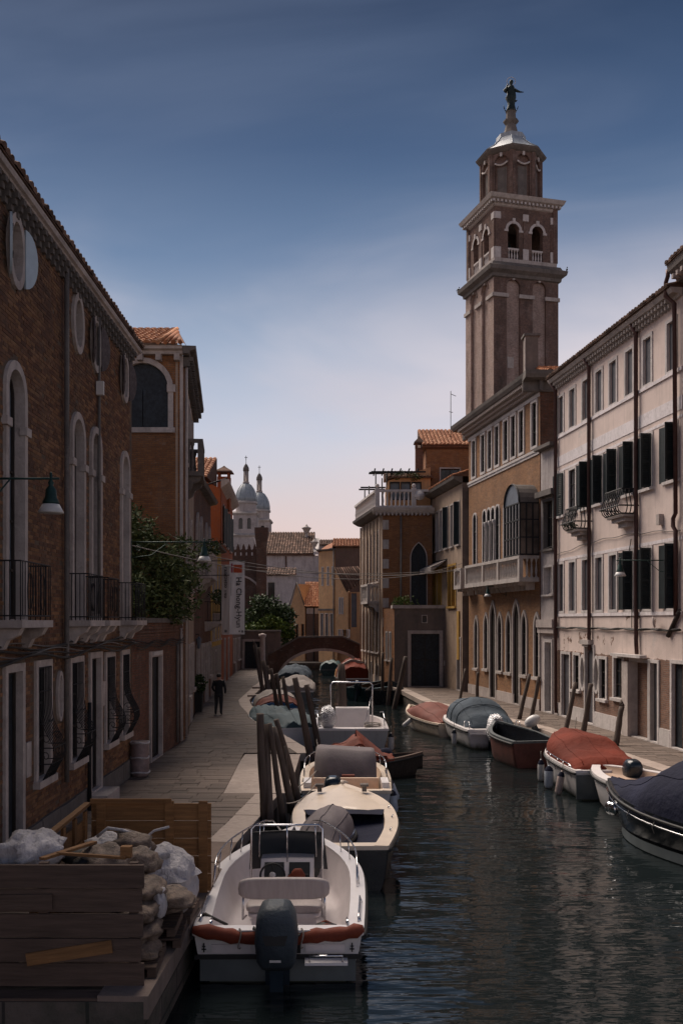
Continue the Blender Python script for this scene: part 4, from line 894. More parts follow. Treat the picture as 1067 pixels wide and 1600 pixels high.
# balcony with balusters
def strip_balcony(u0, u1, out, zf, h, n, mat='stone', posts=()):
    sl = box('balcony', mat, Z.root, u0, u1, -out, -.003, zf - .2, zf); box('handrail', mat, sl, u0, u1, -out, -out + .2, zf + h - .14, zf + h)
    bmh = baluster_mesh(h - .14, mat, .065); ps = [u0 + .1] + list(posts) + [u1 - .1]
    for x in ps: box('pier', mat, sl, x - .1, x + .1, -out + .005, -out + .195, zf, zf + h - .14)
    for a, b in zip(ps, ps[1:]):
        m_ = max(1, int((b - a - .3) / .24))
        for i in range(m_): link('baluster', bmh, sl, (a + .2 + (b - a - .4) * (i + .5) / m_, -out + .1, zf))
    for e in (u0, u1 - .2):
        box('end_rail', mat, sl, e, e + .2, -out + .2, -.003, zf + h - .14, zf + h)
        for i in range(3): link('baluster', bmh, sl, (e + .1, -out + .3 + (out - .3) * (i + .5) / 3, zf))
    for i in range(int((u1 - u0) / .7)):
        x = u0 + .3 + .7 * i; MB().box(x - .09, x + .09, -out * .8, -.003, zf - .34, zf - .201).box(x - .08, x + .08, -out * .45, -.003, zf - .55, zf - .341).build('corbel', mat, sl)
    return sl
strip_balcony(Z.u(752), Z.u(842) , .95, 6.0, .98, 30, 'stone', [Z.u(781) , Z.u(806)])
strip_balcony(-.1, 1.3, .85, 6.0, .95, 5, 'stone')
# glazed bay with barrel roof
gb = thing('glazed_bay', 'dark iron and glass bay with a barrel roof on the palazzo balcony', 'bay window', (*Z.P(Z.u(829)), 7.0), Z.ang)
bw, bd, bh = 1.05, .9, 2.35
ar = [(bw * cos(pi * k / 12), bh + .95 * sin(pi * k / 12)) for k in range(13)]
MB().add([(x, y, z) for y in (-bd - .08, 0) for x, z in [(-bw - .0, bh)] + ar[::-1]], [(j, j + 1, j + 15, j + 14) for j in range(13)]).build('roof', 'stoneDk', gb)
MB().xz([(bw, bh)] + ar[1:-1] + [(-bw, bh)], [], -bd).build('arch_glass', 'glassblue', gb)
fr = MB()
for i in range(6): x = -bw + 2 * bw * i / 5; fr.box(x - .03, x + .03, -bd - .03, -bd + .03, 0, bh)
for z in (0.03, .8, 1.6, bh): fr.box(-bw, bw, -bd - .025, -bd + .025, z - .03, z + .03); fr.box(bw - .025, bw + .025, -bd + .03, 0, z - .03, z + .03); fr.box(-bw - .025, -bw + .025, -bd + .03, 0, z - .03, z + .03)
for i in range(3):
    for e in (-bw, bw): fr.box(e - .03, e + .03, -bd * i / 3 - .03, -bd * i / 3 + .03, 0, bh)
fr.tube([(x * 1.0, -bd - .02, z) for x, z in ar], .035, 5); fr.build('glazing_bars', 'iron', gb)
for nm, q in (('front_pane', [(-bw, -bd + .01, 0), (bw, -bd + .01, 0), (bw, -bd + .01, bh), (-bw, -bd + .01, bh)]), ('pane', [(bw - .01, -bd, 0), (bw - .01, 0, 0), (bw - .01, 0, bh), (bw - .01, -bd, bh)]), ('pane', [(-bw + .01, -bd, 0), (-bw + .01, 0, 0), (-bw + .01, 0, bh), (-bw + .01, -bd, bh)])): MB().add(q, [(0, 1, 2, 3)]).build('pane', 'glass' if nm == 'front_pane' else 'paneBrown', gb)
lamp('wall_lamp', 'small hanging lamp under the stone balcony of the brick palazzo', Z.P(Z.u(790)).x, Z.P(Z.u(790)).y, .9, 5.75, -1, .9)
# beige plastered house
Y_ = Bldg('beige_house', 'beige plastered house with an awning between the corner palace and the brick palazzo', 'house', (5.75, 63), (6.87, 54.6), 11.9, 'beige', 7)
for px, a in ((673.4, 1), (682.8, 0), (689.2, 0), (698, 2), (706, 0), (716, 2)):
    u = Y_.u(px); o = Y_.win(u, .62, 8.45, 10.9, 'rect', .09, 'stone', .04, 'glass' if a != 0 else 'greydoor', None if a == 0 else 'dkwood', (1, 2), True)
    if a == 2: Y_.shutters(o, u, .62, 8.45, 10.9, 165, 60)
for px, m_ in ((679, 'glass'), (687, 'glass'), (703, 'glass'), (709, 'navydoor')): Y_.win(Y_.u(px), .8, 4.9, 7.3, 'rect', .12, 'yellow', .05, m_, 'shutterbr', (1, 1), True)
Y_.win(Y_.u(717), .7, .05, 3.0, 'rect', .12, 'stone', .05, 'navydoor', None, (0, 0), False, name='door')
Y_.done(); cornice(Y_, -.3, Y_.W + .05, 11.9, [(0, 0), (.1, 0), (.5, .22), (.55, .36), (0, .36)], 'stoneDk')
tiles('roof_tiles', Y_.root, 'tile', -.3, Y_.W, -.55, 12.3, 2.5, 13.3)
box('near_end_wall', 'greypl', Y_.root, Y_.W + .005, Y_.W + .05, -.02, 3, -.04, 11.9); box('yellow_pilaster', 'yellow', Y_.root, Y_.W - 1.0, Y_.W - .55, -.09, -.003, 1.8, 4.6)
aw = thing('awning', 'off white canvas awning over the beige house windows', 'awning', (*Y_.P(Y_.u(681)), 7.25), Y_.ang)
MB().add([(-1.3, -.02, .5), (2.9, -.02, .5), (2.9, -1.0, .05), (-1.3, -1.0, .05), (-1.3, -1.0, -.25), (2.9, -1.0, -.25)], [(0, 1, 2, 3), (3, 2, 5, 4)]).add([(-1.3, -.02, .5), (-1.3, -1.0, .05), (-1.3, -1.0, -.25), (2.9, -.02, .5), (2.9, -1.0, .05), (2.9, -1.0, -.25)], [(0, 1, 2), (3, 4, 5)]).build('canvas', 'whitecv', aw)
MB().tube([(-1.3, 0, .52), (2.9, 0, .52)], .05).tube([(2.9, 0, .1), (2.9, -.98, .04)], .02).tube([(-1.3, 0, .1), (-1.3, -.98, .04)], .02).build('awning_arm', 'iron', aw)
# corner palace with roof terrace
X1 = Bldg('corner_palace', 'tall narrow corner palace with brown brick end wall and roof terrace', 'house', (2.62, 61), (5.75, 61), 10.9, 'brickOr', 6, rv=.25)
u = X1.u(654); o = X1.win(u, 1.0, 4.9, 9.0, 'ogive', .05, 'stoneL', .04, 'navydoor', 'dkwood', (1, 1), True, rv=.25)
X1.win(u, .9, 1.4, 3.0, 'rect', .05, 'stoneL'); X1.done()
for i in range(18): box('quoin', 'stone', X1.root, .0, .38, -.03, -.003, -.7 + .62 * i, -.1 + .62 * i) if i % 2 else None
pipe(X1.root, [(1.15, -.1, 10.7), (1.15, -.1, .2)], .06, 'stoneDk')
X2 = Bldg('palace_canal_front', 'pale stone canal front of the corner palace with tall columned windows and a small balcony', 'house front', (1.45, 69.3), (2.60, 61.02), 10.9, 'beige', .3, z0=-.9)
for i in range(5):
    for z0, z1 in ((6.6, 9.9), (2.0, 4.8)):
        X2.win(1.0 + 1.45 * i, .7, z0, z1, 'arch', .12, 'stoneL', .06, 'glass', 'dkwood', (1, 1), True, pane_y=.05)
for i in range(3): X2.win(1.6 + 2.4 * i, .9, -.6, 1.2, 'arch', .12, 'stoneL', .06, 'dkwood', None, (0, 0), False, name='door')
X2.done()
for i in range(7): MB().tube([(.35 + 1.3 * i, -.12, .5), (.35 + 1.3 * i, -.12, 10.7)], .06, 8).build('pilaster', 'beige', X2.root)
cb = stone_balcony(X2, 5.0, 7.6, .85, 5.3, 1.1, 'stone', 8, 3)
cornice(X2, -.2, 8.6, 10.9, [(0, -.1), (.25, -.05), (.6, .15), (.65, .3), (0, .3)], 'stoneDk'); cornice(X1, -.65, 3.25, 10.9, [(0, -.1), (.25, -.05), (.4, .15), (.45, .3), (0, .3)], 'stone')
merge(X1, X2)
repeat('dentil', MB().box(-.06, .06, -.34, 0, -.08, .1), 'stoneL', X1.root, [(-.4 + .25 * i, 0, 10.8) for i in range(14)])
tr = thing('roof_terrace', 'roof terrace balustrade of white stone with gothic openings on the corner palace', 'balustrade', (2.62, 61, 11.2))
for x in (-.35, 1.95): MB().box(x - .14, x + .14, -.35, -.08, 0, 1.25).ball((x, -.21, 1.4), .13, 8, 5).build('pier', 'white', tr)
box('handrail', 'white', tr, -.4, 3.1, -.34, -.1, 1.0, 1.14); box('base_rail', 'white', tr, -.45, 3.1, -.36, -.08, 0, .12)
bmh = baluster_mesh(.88, 'white', .075)
for i in range(7): link('baluster', bmh, tr, (.0 + .27 * i, -.22, .12))
for i in range(22): link('baluster', bmh, tr, (-.42 - .055 * i * 1.0, .1 + .37 * i, .12))
MB().add([(x, y, z) for z in (1.0, 1.14) for x, y in ((-.55, 0), (-.3, 0), (-1.45, 8.3), (-1.7, 8.3))], [(0, 1, 2, 3), (7, 6, 5, 4), (0, 4, 5, 1), (1, 5, 6, 2), (2, 6, 7, 3), (3, 7, 4, 0)]).build('side_handrail', 'white', tr)
MB().lathe([(.0, 0), (.3, .03), (.33, .1), (0, .14)], 16).build('satellite_dish', 'white', tr, (2.3, -.3, .75), (R(80), 0, 0))
ph = Bldg('penthouse', 'glazed ochre penthouse behind the roof terrace', 'penthouse', (3.0, 62.2), (5.75, 62.2), 13.0, 'ochre', 4, z0=11.0, top=[(0, 11.0), (2.75, 11.0), (2.75, 14.0), (.3, 13.2), (0, 13.1)])
for x in (.45, 1.15, 1.85): ph.win(x, .55, 11.9, 13.0, 'rect', .05, 'dkwood', .03, 'glassblue', None, (0, 0), False)
ph.done(); tiles('roof_tiles', ph.root, 'tileold', -.2, 2.9, -.3, 13.3, 2, 14.0)
pg = thing('pergola', 'dark timber pergola standing over the roof terrace', 'pergola', (2.4, 61, 11.2))
for x, y in ((-.2, .8), (-.55, 3.5), (-.8, 5.2), (.5, .8), (.3, 3)): MB().tube([(x, y, 0), (x, y, 2.35 if x > -.5 else 1.9)], .045, 5).build('post', 'iron', pg)
for y, z, x0, x1 in ((.6, 2.4, -.5, 3.0), (1.6, 2.5, -.6, 3.0), (2.6, 2.6, -.6, 2.8), (4.6, 1.95, -1.1, .6), (5.6, 1.95, -1.2, .6)): box('beam', 'iron', pg, x0, x1, y - .04, y + .04, z - .05, z + .05)
for i in range(6): box('slat', 'iron', pg, -.3 + .55 * i, -.22 + .55 * i, .3, 3.2, 2.53 + .03 * 0, 2.58)
tag(leaves(600, [((0, 0, 0), (1.3, .7, .3))], .14, 71).build('vine', 'leafmid', None, (4.4, 62, 13.4)), 'green vine growing over the pergola on the roof terrace', 'vine')
# upper brick part behind with orange roof
U = Bldg('upper_brick_house', 'orange brick upper storey with a big square window and red tiled roof behind the terrace', 'house', (5.6, 63.5), (11.6, 63.5), 15.5, 'brickOr', 7, z0=0)
U.win(U.u(703), 1.25, 12.3, 14.1, 'rect', .08, 'stone', .04, 'glass', 'dkwood', (1, 0), True); U.done()
tiles('roof_tiles', U.root, 'tileor', -.3, 6.2, -.45, 15.6, 3.6, 17.35, .26, .36)
cornice(U, -.3, 6.2, 15.38, [(0, 0), (.3, .1), (.35, .2), (0, .2)], 'brickDk')
chimney('chimney', 'small brick chimney with a tiled hat at the edge of the orange roof', 'chimney', 5.15, 63.8, 13.6, 16.0, .5, 'brickDk')
an = MB().tube([(0, 0, 0), (0, 0, 3.4)], .025, 5).tube([(-.0, 0, 3.2), (.35, 0, 3.05)], .02, 4).tube([(-.12, 0, 2.0), (.14, 0, 1.95)], .02, 4).build('roof_aerial', 'iron', None, (at(704, 668, 65).x, 65, 16.2)); tag(an, 'thin metal aerial standing on the red tiled roof', 'aerial')
# low terrace wing with doorway
V = Bldg('terrace_wing', 'low grey stained wing with a dark double door, stone coping and plants on top', 'house', (3.25, 58.8), (6.88, 58.8), 4.8, 'greypl', 2.1)
V.win(V.u(664), 1.75, .03, 3.25, 'rect', .2, 'stoneL', .07, 'navydoor', 'dkwood', (1, 1), False, name='door'); V.win(V.u(663), .28, 3.95, 4.35, 'rect', .05, 'stoneL', .03, 'stoneDk', None, (0, 0), False); V.done()
box('coping', 'stoneL', V.root, -.15, 3.75, -.15, 2.15, 4.8, 5.0)
for i in range(5): box('mailbox', 'stoneL', V.root, 3.0, 3.25, -.09, -.003, .9 + .4, 1.6) if i == 0 else None
tag(leaves(900, [((0, 0, .15), (.75, .4, .35)), ((-.5, 0, .1), (.4, .3, .3))], .2, 81, narrow=.12).build('terrace_plant', 'leafgr', None, (4.0, 59.2, 5.05)), 'bright grassy plants growing on the coping of the grey wing', 'plant')
V2 = Bldg('wing_canal_front', 'ochre and brick canal front of the low wing with two slit windows', 'house front', (2.66, 60.9), (3.23, 58.82), 4.8, 'brickOr', .2, z0=-.9)
V2.win(.7, .25, 1.6, 3.3, 'rect', .08, 'stone'); V2.win(1.4, .25, 1.6, 3.3, 'rect', .08, 'stone'); V2.done()
merge(V, V2)

# =============== bell tower ===============
kY = 113.0; K = Vector(((771 - CX) / F * kY, kY)); ph_ = R(15.5); s8 = 8.41
tw = thing('bell_tower', 'tall brick bell tower with open belfry, octagonal top and a dark bronze statue', 'bell tower', (K.x, K.y, 0), ph_)
def tz(y): return EYE - (y - HY) / F * 113.5
zc1, zs, zb0, zb1, zc2, zo1 = tz(423), tz(462), tz(409), tz(330), tz(311), 60.5
# local: right face along +x at y=0 (front), left face along y at x=0
def face_panel(name, mat, along, z0, z1, ops, rv=.35, w=s8, inset=0):
    """square-tower face with openings; along='R' front face, 'L' left face"""
    mb = MB().xz([(0, z0), (w, z0), (w, z1), (0, z1)], ops, 0)
    for p in ops:
        n = len(p); mb.add([(x, y, z) for y in (0, rv) for x, z in p], [(j, (j + 1) % n, (j + 1) % n + n, j + n) for j in range(n)])
    if along == 'R': return mb.build(name, mat, tw, (inset, inset, 0))
    return mb.build(name, mat, tw, (inset, s8 - inset, 0), (0, 0, -pi / 2))
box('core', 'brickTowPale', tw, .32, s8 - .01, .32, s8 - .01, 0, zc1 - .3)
for f, mat in (('R', 'brickTow'), ('L', 'brickTowPale')):  # left face in the paler brick, front face in the darker one
    ops = [opoly('arch', s8 * (.30 + .40 * i), 1.75, 3, zs + 2.0) for i in range(2)]
    p = face_panel('shaft_wall', mat, f, 0, zc1 - .3, ops, .3)
    loc, rot = p.location, p.rotation_euler
    for a, b_ in ((0, .205), (.395, .605), (.795, 1)): MB().box(s8 * a - .1, s8 * b_ + .1, -.22, -.003, zs - .22, zs + .22).build('impost_band', 'stone', tw, loc, rot)
    for i in range(2):
        u = s8 * (.30 + .40 * i); MB().box(u - .16, u + .16, -.12, .1, zs + 1.9, zs + 2.6).build('keystone', 'stone', tw, loc, rot)
        ring = opoly('arch', u, 1.75, zs - .1, zs + 2.0, .3)[2:]; inn = opoly('arch', u, 1.75, zs - .1, zs + 2.0, 0)[2:]; mb = MB(); n = len(ring)
        mb.add([(x, -.07, z) for x, z in ring + inn], [(j, j + 1, j + 1 + n, j + n) for j in range(n - 1)]); mb.add([(x, y, z) for y in (-.07, 0) for x, z in ring], [(j, j + 1, j + 1 + n, j + n) for j in range(n - 1)]); mb.build('blind_arch', 'brickTow', tw, loc, rot)
for (u, z) in ((s8 * .27, tz(565)),): MB().band([(u - .4, z - .65), (u + .4, z - .65), (u + .4, z + .65), (u - .4, z + .65)], [(u - .22, z - .48), (u + .22, z - .48), (u + .22, z + .48), (u - .22, z + .48)], -.03 + .3, .31).add([(u - .22, .31, z - .48), (u + .22, .31, z - .48), (u + .22, .31, z + .48), (u - .22, .31, z + .48)], [(0, 1, 2, 3)]).build('window', 'stone', tw)
def sq_cornice(name, mat, c, half, z, prof, n=4, rot=pi / 4):
    return MB().lathe([((half + o) * (sqrt(2) if n == 4 else 1 / cos(pi / 8)), dz) for o, dz in prof], n, (c[0], c[1], z), ph=rot, sm=False).build(name, mat, tw)
hc = s8 / 2
sq_cornice('cornice', 'stoneDk', (hc, hc), hc, zc1, [(.0, -.9), (.25, -.8), (.3, -.45), (.75, -.1), (.85, .35), (.35, .6), (.2, .95), (0, 1.0)])
# belfry
hb = hc - .25; zb = zc1 + .9
sq_cornice('belfry_base', 'stone', (hc, hc), hb + .1, zb, [(0, 0), (.05, .6), (0, .62)])
for f in 'RL':
    mb_ops = [opoly('arch', s8 * (.315 + .37 * i) - .25, 1.45, zb + .65, zb1 - 1.3) for i in range(2)]
    p = face_panel('belfry_wall', 'brickTow', f, zb + .6, zc2 - .6, mb_ops, .7, 2 * hb, .25); loc, rot = p.location, p.rotation_euler
    for i in range(2):
        u = s8 * (.315 + .37 * i) - .25; zt = zb1 - 1.3
        ring = opoly('arch', u, 1.45, zb + .65, zt, .32)[1:]; inn = opoly('arch', u, 1.45, zb + .65, zt, 0.0)[1:]
        k = [q for q in range(len(ring))]; ring = ring[1:] ; inn = inn[1:]; n = len(ring); mb = MB()
        mb.add([(x, -.1, z) for x, z in ring + inn], [(j, j + 1, j + 1 + n, j + n) for j in range(n - 1)]); mb.add([(x, y, z) for y in (-.1, .02) for x, z in ring], [(j, j + 1, j + 1 + n, j + n) for j in range(n - 1)])
        mb.box(u - .18, u + .18, -.2, .0, zt - .05, zt + .6); mb.build('arch_stone', 'white', tw, loc, rot)
        for e in (-1, 1): MB().box(u + e * .95 - .25, u + e * .95 + .25, -.14, -.003, zt - 1.0, zt - .75).build('impost', 'white', tw, loc, rot)
        MB().box(u - .72, u + .72, .0, .25, zb + 1.75, zb + 1.95).build('handrail', 'white', tw, loc, rot)
        me = baluster_mesh(1.1, 'white', .12)
        for j in range(4):
            o = link('baluster', me, tw); o.matrix_local = Matrix.LocRotScale(loc, rot, None) @ Matrix.Translation((u - .54 + .36 * j, .12, zb + .65))
    for x in (.35, hb, 2 * hb - .35):
        MB().box(x - .36, x + .36, -.16, -.003, zb + .62, zb + 1.9).build('pedestal', 'white', tw, loc, rot)
        MB().box(x - .28, x + .28, -.10, -.003, zb + 1.9, zb1 - .9).build('pilaster', 'brickTow', tw, loc, rot)
        MB().box(x - .36, x + .36, -.16, -.003, zb1 - .9, zb1 - .1).build('capital', 'white', tw, loc, rot)
for q in ((s8 - .35, .35), (.35, s8 - .35), (s8 - .35, s8 - .35), (.6, .6)): box('corner_pier', 'brickTow', tw, q[0] - .3, q[0] + .3, q[1] - .3, q[1] + .3, zb + .6, zc2 - .5)
box('belfry_floor', 'stoneDk', tw, .3, s8 - .3, .3, s8 - .3, zb + .55, zb + .62); box('belfry_back', 'brickTow', tw, s8 - .8, s8 - .4, 2.2, s8 - .3, zb + .6, zc2 - .6); box('belfry_back', 'brickTow', tw, 3.6, s8 - .9, s8 - .8, s8 - .4, zb + .6, zc2 - .6)
for q in ((2.9, 2.4, .8), (5.4, 2.6, .95)): 
    bl = MB().lathe([(.05, 1.1), (.25, 1.05), (.38, .6), (.5, .2), (.7, 0), (.6, 0), (0, .5)], 14, (q[0], q[1], zb + 2.4)).build('bell', 'bell', tw)
sq_cornice('cornice', 'stone', (hc, hc), hb, zc2 - .5, [(0, -.35), (.15, -.25), (.2, .15), (.75, .4), (.95, .85), (.5, 1.0), (.0, 1.05)])
for f in 'RL':
    loc = Vector((0, 0, 0)) if f == 'R' else Vector((0, s8, 0)); rot = (0, 0, 0) if f == 'R' else (0, 0, -pi / 2)
    for i in range(18):
        o = link('dentil', M_D if 'M_D' in globals() else globals().setdefault('M_D', MB().box(-.11, .11, -.32, .2, -.14, .14).mesh('dentil', 'white')), tw)
        o.matrix_local = Matrix.Translation(loc) @ Matrix.Rotation(rot[2], 4, 'Z') @ Matrix.Translation((-.1 + .505 * i, -.05, zc2 - .4))
# octagonal drum
zo = zc2 + .5; ho = 3.4
for i in range(8):
    a = pi / 8 + pi / 4 * i + ph_ * 0; 
    w8 = 2 * ho * math.tan(pi / 8); rotz = pi / 4 * i
    c = Vector((hc, hc, 0)) + Vector((sin(rotz), -cos(rotz), 0)) * ho
    mt = Matrix.Translation(c) @ Matrix.Rotation(rotz, 4, 'Z')
    pm = MB().xz([(-w8 / 2, zo), (w8 / 2, zo), (w8 / 2, zo1 - .2), (-w8 / 2, zo1 - .2)], [opoly('arch', 0, 1.7, zo + .5, zo1 - .55)], 0)
    pq = opoly('arch', 0, 1.7, zo + .5, zo1 - .55)
    nq = len(pq); pm.add([(x, y, z) for y in (0, .3) for x, z in pq], [(j, (j + 1) % nq, (j + 1) % nq + nq, j + nq) for j in range(nq)]).add([(x, .3, z) for x, z in pq], [tuple(range(nq))]).add([(x, .29, z) for x, z in ((-.6, zo + .5), (.6, zo + .5), (.6, zo1 - 1.9), (-.6, zo1 - 1.9))], [(0, 1, 2, 3)], 1)
    o = pm.build('drum_wall', ['brickTow', 'stoneDk'], tw); o.matrix_local = mt
    o = MB().box(-w8 / 2 - .05, -w8 / 2 + .32, -.14, 0, zo, zo1 - .25).box(w8 / 2 - .32, w8 / 2 + .05, -.14, 0, zo, zo1 - .25).build('pilaster', 'brickTow', tw); o.matrix_local = mt
    sw = MB().tube([(-.8 + .2 * k, -.03, zo1 - 1.45 - .32 * sin(pi * k / 8)) for k in range(9)], .11, 6).box(-.14, .14, -.16, .0, zo1 - .75, zo1 - .3).build('swag', 'white', tw); sw.matrix_local = mt
sq_cornice('drum_cornice', 'stoneDk', (hc, hc), ho, zo1, [(0, -.3), (.2, -.2), (.5, .08), (.6, .28), (.0, .4)], 8, pi / 8)
MB().lathe([(4.2, .3), (3.1, 1.05), (2.2, 1.9), (1.8, 2.5), (1.8, 3.0), (1.1, 3.1)], 8, (hc, hc, zo1), ph=pi / 8, sm=False).build('lead_roof', 'lead', tw)
for i in range(8):
    a = pi / 8 + pi / 4 * i; MB().tube([(hc + cos(a) * r, hc + sin(a) * r, zo1 + z) for r, z in ((4.18, .36), (3.1, 1.1), (2.2, 1.95), (1.82, 2.5))], .07, 5).build('roof_rib', 'lead', tw)
zp = zo1 + 3.05; MB().lathe([(1.3, -.1), (1.1, .1), (.8, .8), (.62, 1.5), (.95, 1.85), (.95, 2.0), (.62, 2.15), (.58, 2.95), (.68, 3.1), (0, 3.15)], 8, (hc, hc, zp), ph=pi / 8, sm=False).build('pedestal', 'stoneDk', tw)
st = thing('statue', 'dark bronze robed statue with a ringed halo on top of the bell tower', 'statue', (*(K + Vector((cos(ph_) * hc - sin(ph_) * hc, sin(ph_) * hc + cos(ph_) * hc))), zp + 3.1), 0)
body = MB(); rs = []
for z, rx, ry, ox in ((0, .62, .5, 0), (.35, .58, .5, 0), (.9, .42, .4, .06), (1.3, .5, .42, .05), (1.7, .66, .5, -.02), (2.05, .56, .45, .05), (2.5, .52, .42, .0), (2.9, .5, .4, -.02), (3.15, .40, .34, 0), (3.3, .16, .16, .02), (3.4, .15, .15, .03), (3.52, .22, .22, .04), (3.72, .25, .24, .05), (3.9, .17, .18, .05), (3.98, .04, .04, .05)):
    rs.append([(ox + rx * cos(2 * pi * k / 14) * (1 + .08 * sin(5 * k + z * 3)), ry * sin(2 * pi * k / 14), z) for k in range(14)])
body.rings(rs); body.tube([(.3, 0, 2.85), (.75, -.1, 2.55), (1.1, -.2, 2.38), (1.55, -.25, 2.33)], [.22, .17, .10, .035], 8); body.tube([(-.3, 0, 2.9), (-.75, -.1, 2.6), (-.72, -.2, 2.3), (-.5, -.3, 3.1), (-.38, -.3, 3.3)], [.22, .24, .2, .1, .06], 8)
body.tube([(.4, 0, 1.5), (.62, 0, 1.35), (.78, -.05, 1.45)], [.18, .12, .04], 6); body.build('robed_figure', 'bronze', st)
MB().tube([(.62 * 1.35 * cos(a), 0, .55 + .62 * sin(a)) for a in [pi + .15 + (pi - .3) * k / 12 for k in range(13)]], [.02 + .08 * sin(pi * k / 12) for k in range(13)], 6).tube([(-.8, 0, .42), (-.86, 0, .62), (-.9, 0, .9)], [.07, .05, .01], 6).tube([(.8, 0, .42), (.86, 0, .6), (.9, 0, .8)], [.07, .05, .01], 6).build('crescent', 'bronze', st)
hl = MB().tube([(.05 + .52 * cos(a), .1, 3.85 + .52 * sin(a)) for a in [2 * pi * k / 24 for k in range(24)]], .02, 4, closed=True)
for k in range(12): hl.ball((.05 + .52 * cos(2 * pi * k / 12), .1, 3.85 + .52 * sin(2 * pi * k / 12)), .06, 6, 4)
hl.build('halo', 'stone', st)
for i, (px, py) in enumerate(((884, 410), (716, 430))):
    q_ = ((s8 + .75, -.7), (-.7, s8 + .75))[i]; p = Vector((K.x + cos(ph_) * q_[0] - sin(ph_) * q_[1], K.y + sin(ph_) * q_[0] + cos(ph_) * q_[1], zc1 + .37)); t = MB().ball((0, 0, .22), (.12, .22, .13), 8, 5).ball((0, -.18, .42), .08, 6, 4).tube([(0, .15, .2), (0, .42, .12)], [.06, .02], 5).tube([(.03, 0, .1), (.03, 0, 0)], .015, 4).build('pigeon', 'bronze', None, p, (0, 0, .6 * i)); tag(t, 'small dark bird perched on the %s end of the bell tower cornice' % ('right', 'left')[i], 'bird')

# =============== far church, walls and houses ===============
def small_tower(name, label, px, Y, ydome0, ydome1, ydrum1, ybel1, half_px):
    k = Y / F; cx = (px - CX) * k; r = half_px * k; t = thing(name, label, 'church tower', (cx, Y + r, 0)); zz = lambda y: EYE - (y - HY) * k
    z0, z1, zd, zbl = zz(ydome1), zz(ydome0), zz(ydrum1), zz(ybel1); h = z1 - z0
    MB().lathe([(r * 1.03, 0), (r * 1.02, h * .2), (r * .93, h * .45), (r * .78, h * .66), (r * .52, h * .86), (r * .22, h * .97), (r * .2, h)], 24, (0, 0, z0)).build('dome', 'lead', t)
    for i in range(12):
        a = 2 * pi * i / 12; MB().tube([(rr * cos(a), rr * sin(a), z0 + zq) for rr, zq in ((r * 1.04, .02 * h), (r * 1.03, h * .2), (r * .945, h * .45), (r * .79, h * .66), (r * .53, h * .865), (r * .24, h * .97))], r * .022, 4).build('dome_rib', 'lead', t)
    MB().lathe([(r * 1.12, -.5), (r * 1.12, -.1), (r * 1.03, 0)], 24, (0, 0, z0), cap=False).build('drum_cornice', 'stone', t)
    MB().lathe([(r, zd), (r, z0 - .3)], 16, sm=False).build('drum', 'paleplaster', t)
    lw = r * .26; lh = h * .62
    for i in range(6): a = 2 * pi * i / 6; MB().tube([(lw * .8 * cos(a), lw * .8 * sin(a), z1 - .1), (lw * .8 * cos(a), lw * .8 * sin(a), z1 + lh)], lw * .18, 5).build('lantern_column', 'stone', t)
    MB().lathe([(lw * 1.2, -.05 * h), (lw * 1.2, .05 * h), (lw * .45, .05 * h + .02), (lw * .45, lh)], 10, (0, 0, z1)).build('lantern_core', 'stoneL', t)
    MB().lathe([(lw * 1.15, 0), (lw * 1.1, lh * .25), (lw * .6, lh * .5), (lw * .12, lh * .62), (lw * .06, lh * 1.0), (0, lh * 1.1)], 12, (0, 0, z1 + lh)).build('lantern_cap', 'stoneDk', t)
    c = MB().tube([(0, 0, z1 + lh * 1.9), (0, 0, z1 + lh * 2.3)], .06, 4); c.box(-.3, .3, -.05, .05, z1 + lh * 2.12, z1 + lh * 2.12 + .10); c.build('cross', 'iron', t)
    w = r * 1.12; ops = [opoly('arch', sx * w * .36, w * .34, zbl + (zd - zbl) * .28, zd - (zd - zbl) * .22) for sx in (-1, 1)]
    mb = MB().xz([(-w, zbl), (w, zbl), (w, zd), (-w, zd)], ops, -w); mb.box(-w, w, -w + .5, w, zbl - .2, zd - .01, 0)
    for p in ops: n = len(p); mb.add([(x, y, z) for y in (-w, -w + .5) for x, z in p], [(j, (j + 1) % n, (j + 1) % n + n, j + n) for j in range(n)])
    mb.build('belfry', 'paleplaster', t)
    for p in ops: MB().xz(p, [], -w + .45).build('belfry_opening', 'glass', t)
    for z in (zd, zbl): MB().lathe([(w * 1.5, -.35), (w * 1.62, 0), (w * 1.4, .35)], 4, (0, 0, z), ph=pi / 4, sm=False).build('cornice', 'stone', t)
    box('lower_tower', 'paleplaster', t, -w * .98, w * .98, -w * .98, w, 0, zbl - .1)
    return t
small_tower('church_tower', 'pale church tower with blue grey lead dome, the nearer and taller of the domed pair', 383, 190, 752, 782, 802, 836, 16.2)
small_tower('church_tower', 'pale church tower with blue grey lead dome, the farther and lower of the domed pair', 404, 202, 766, 795, 813, 850, 16.0)
# white gable with an arched niche behind the battlements
CH = Bldg('church', 'pale stone church gable behind the battlemented brick wall', 'church', (at(364, 970, 150).x, 150), (at(408, 970, 150).x, 150), EYE + (970 - 838) / 10, 'paleplaster', 4, top=[(0, 0), (4.4, 0), (4.4, 13.5), (3.1, 17.2), (2.1, 15.2), (0, 15.2)])
CH.win(1.6, 2.0, 11.5, 14.2, 'arch', .2, 'stone', .1, 'stoneL', None, (0, 0), False); CH.done()
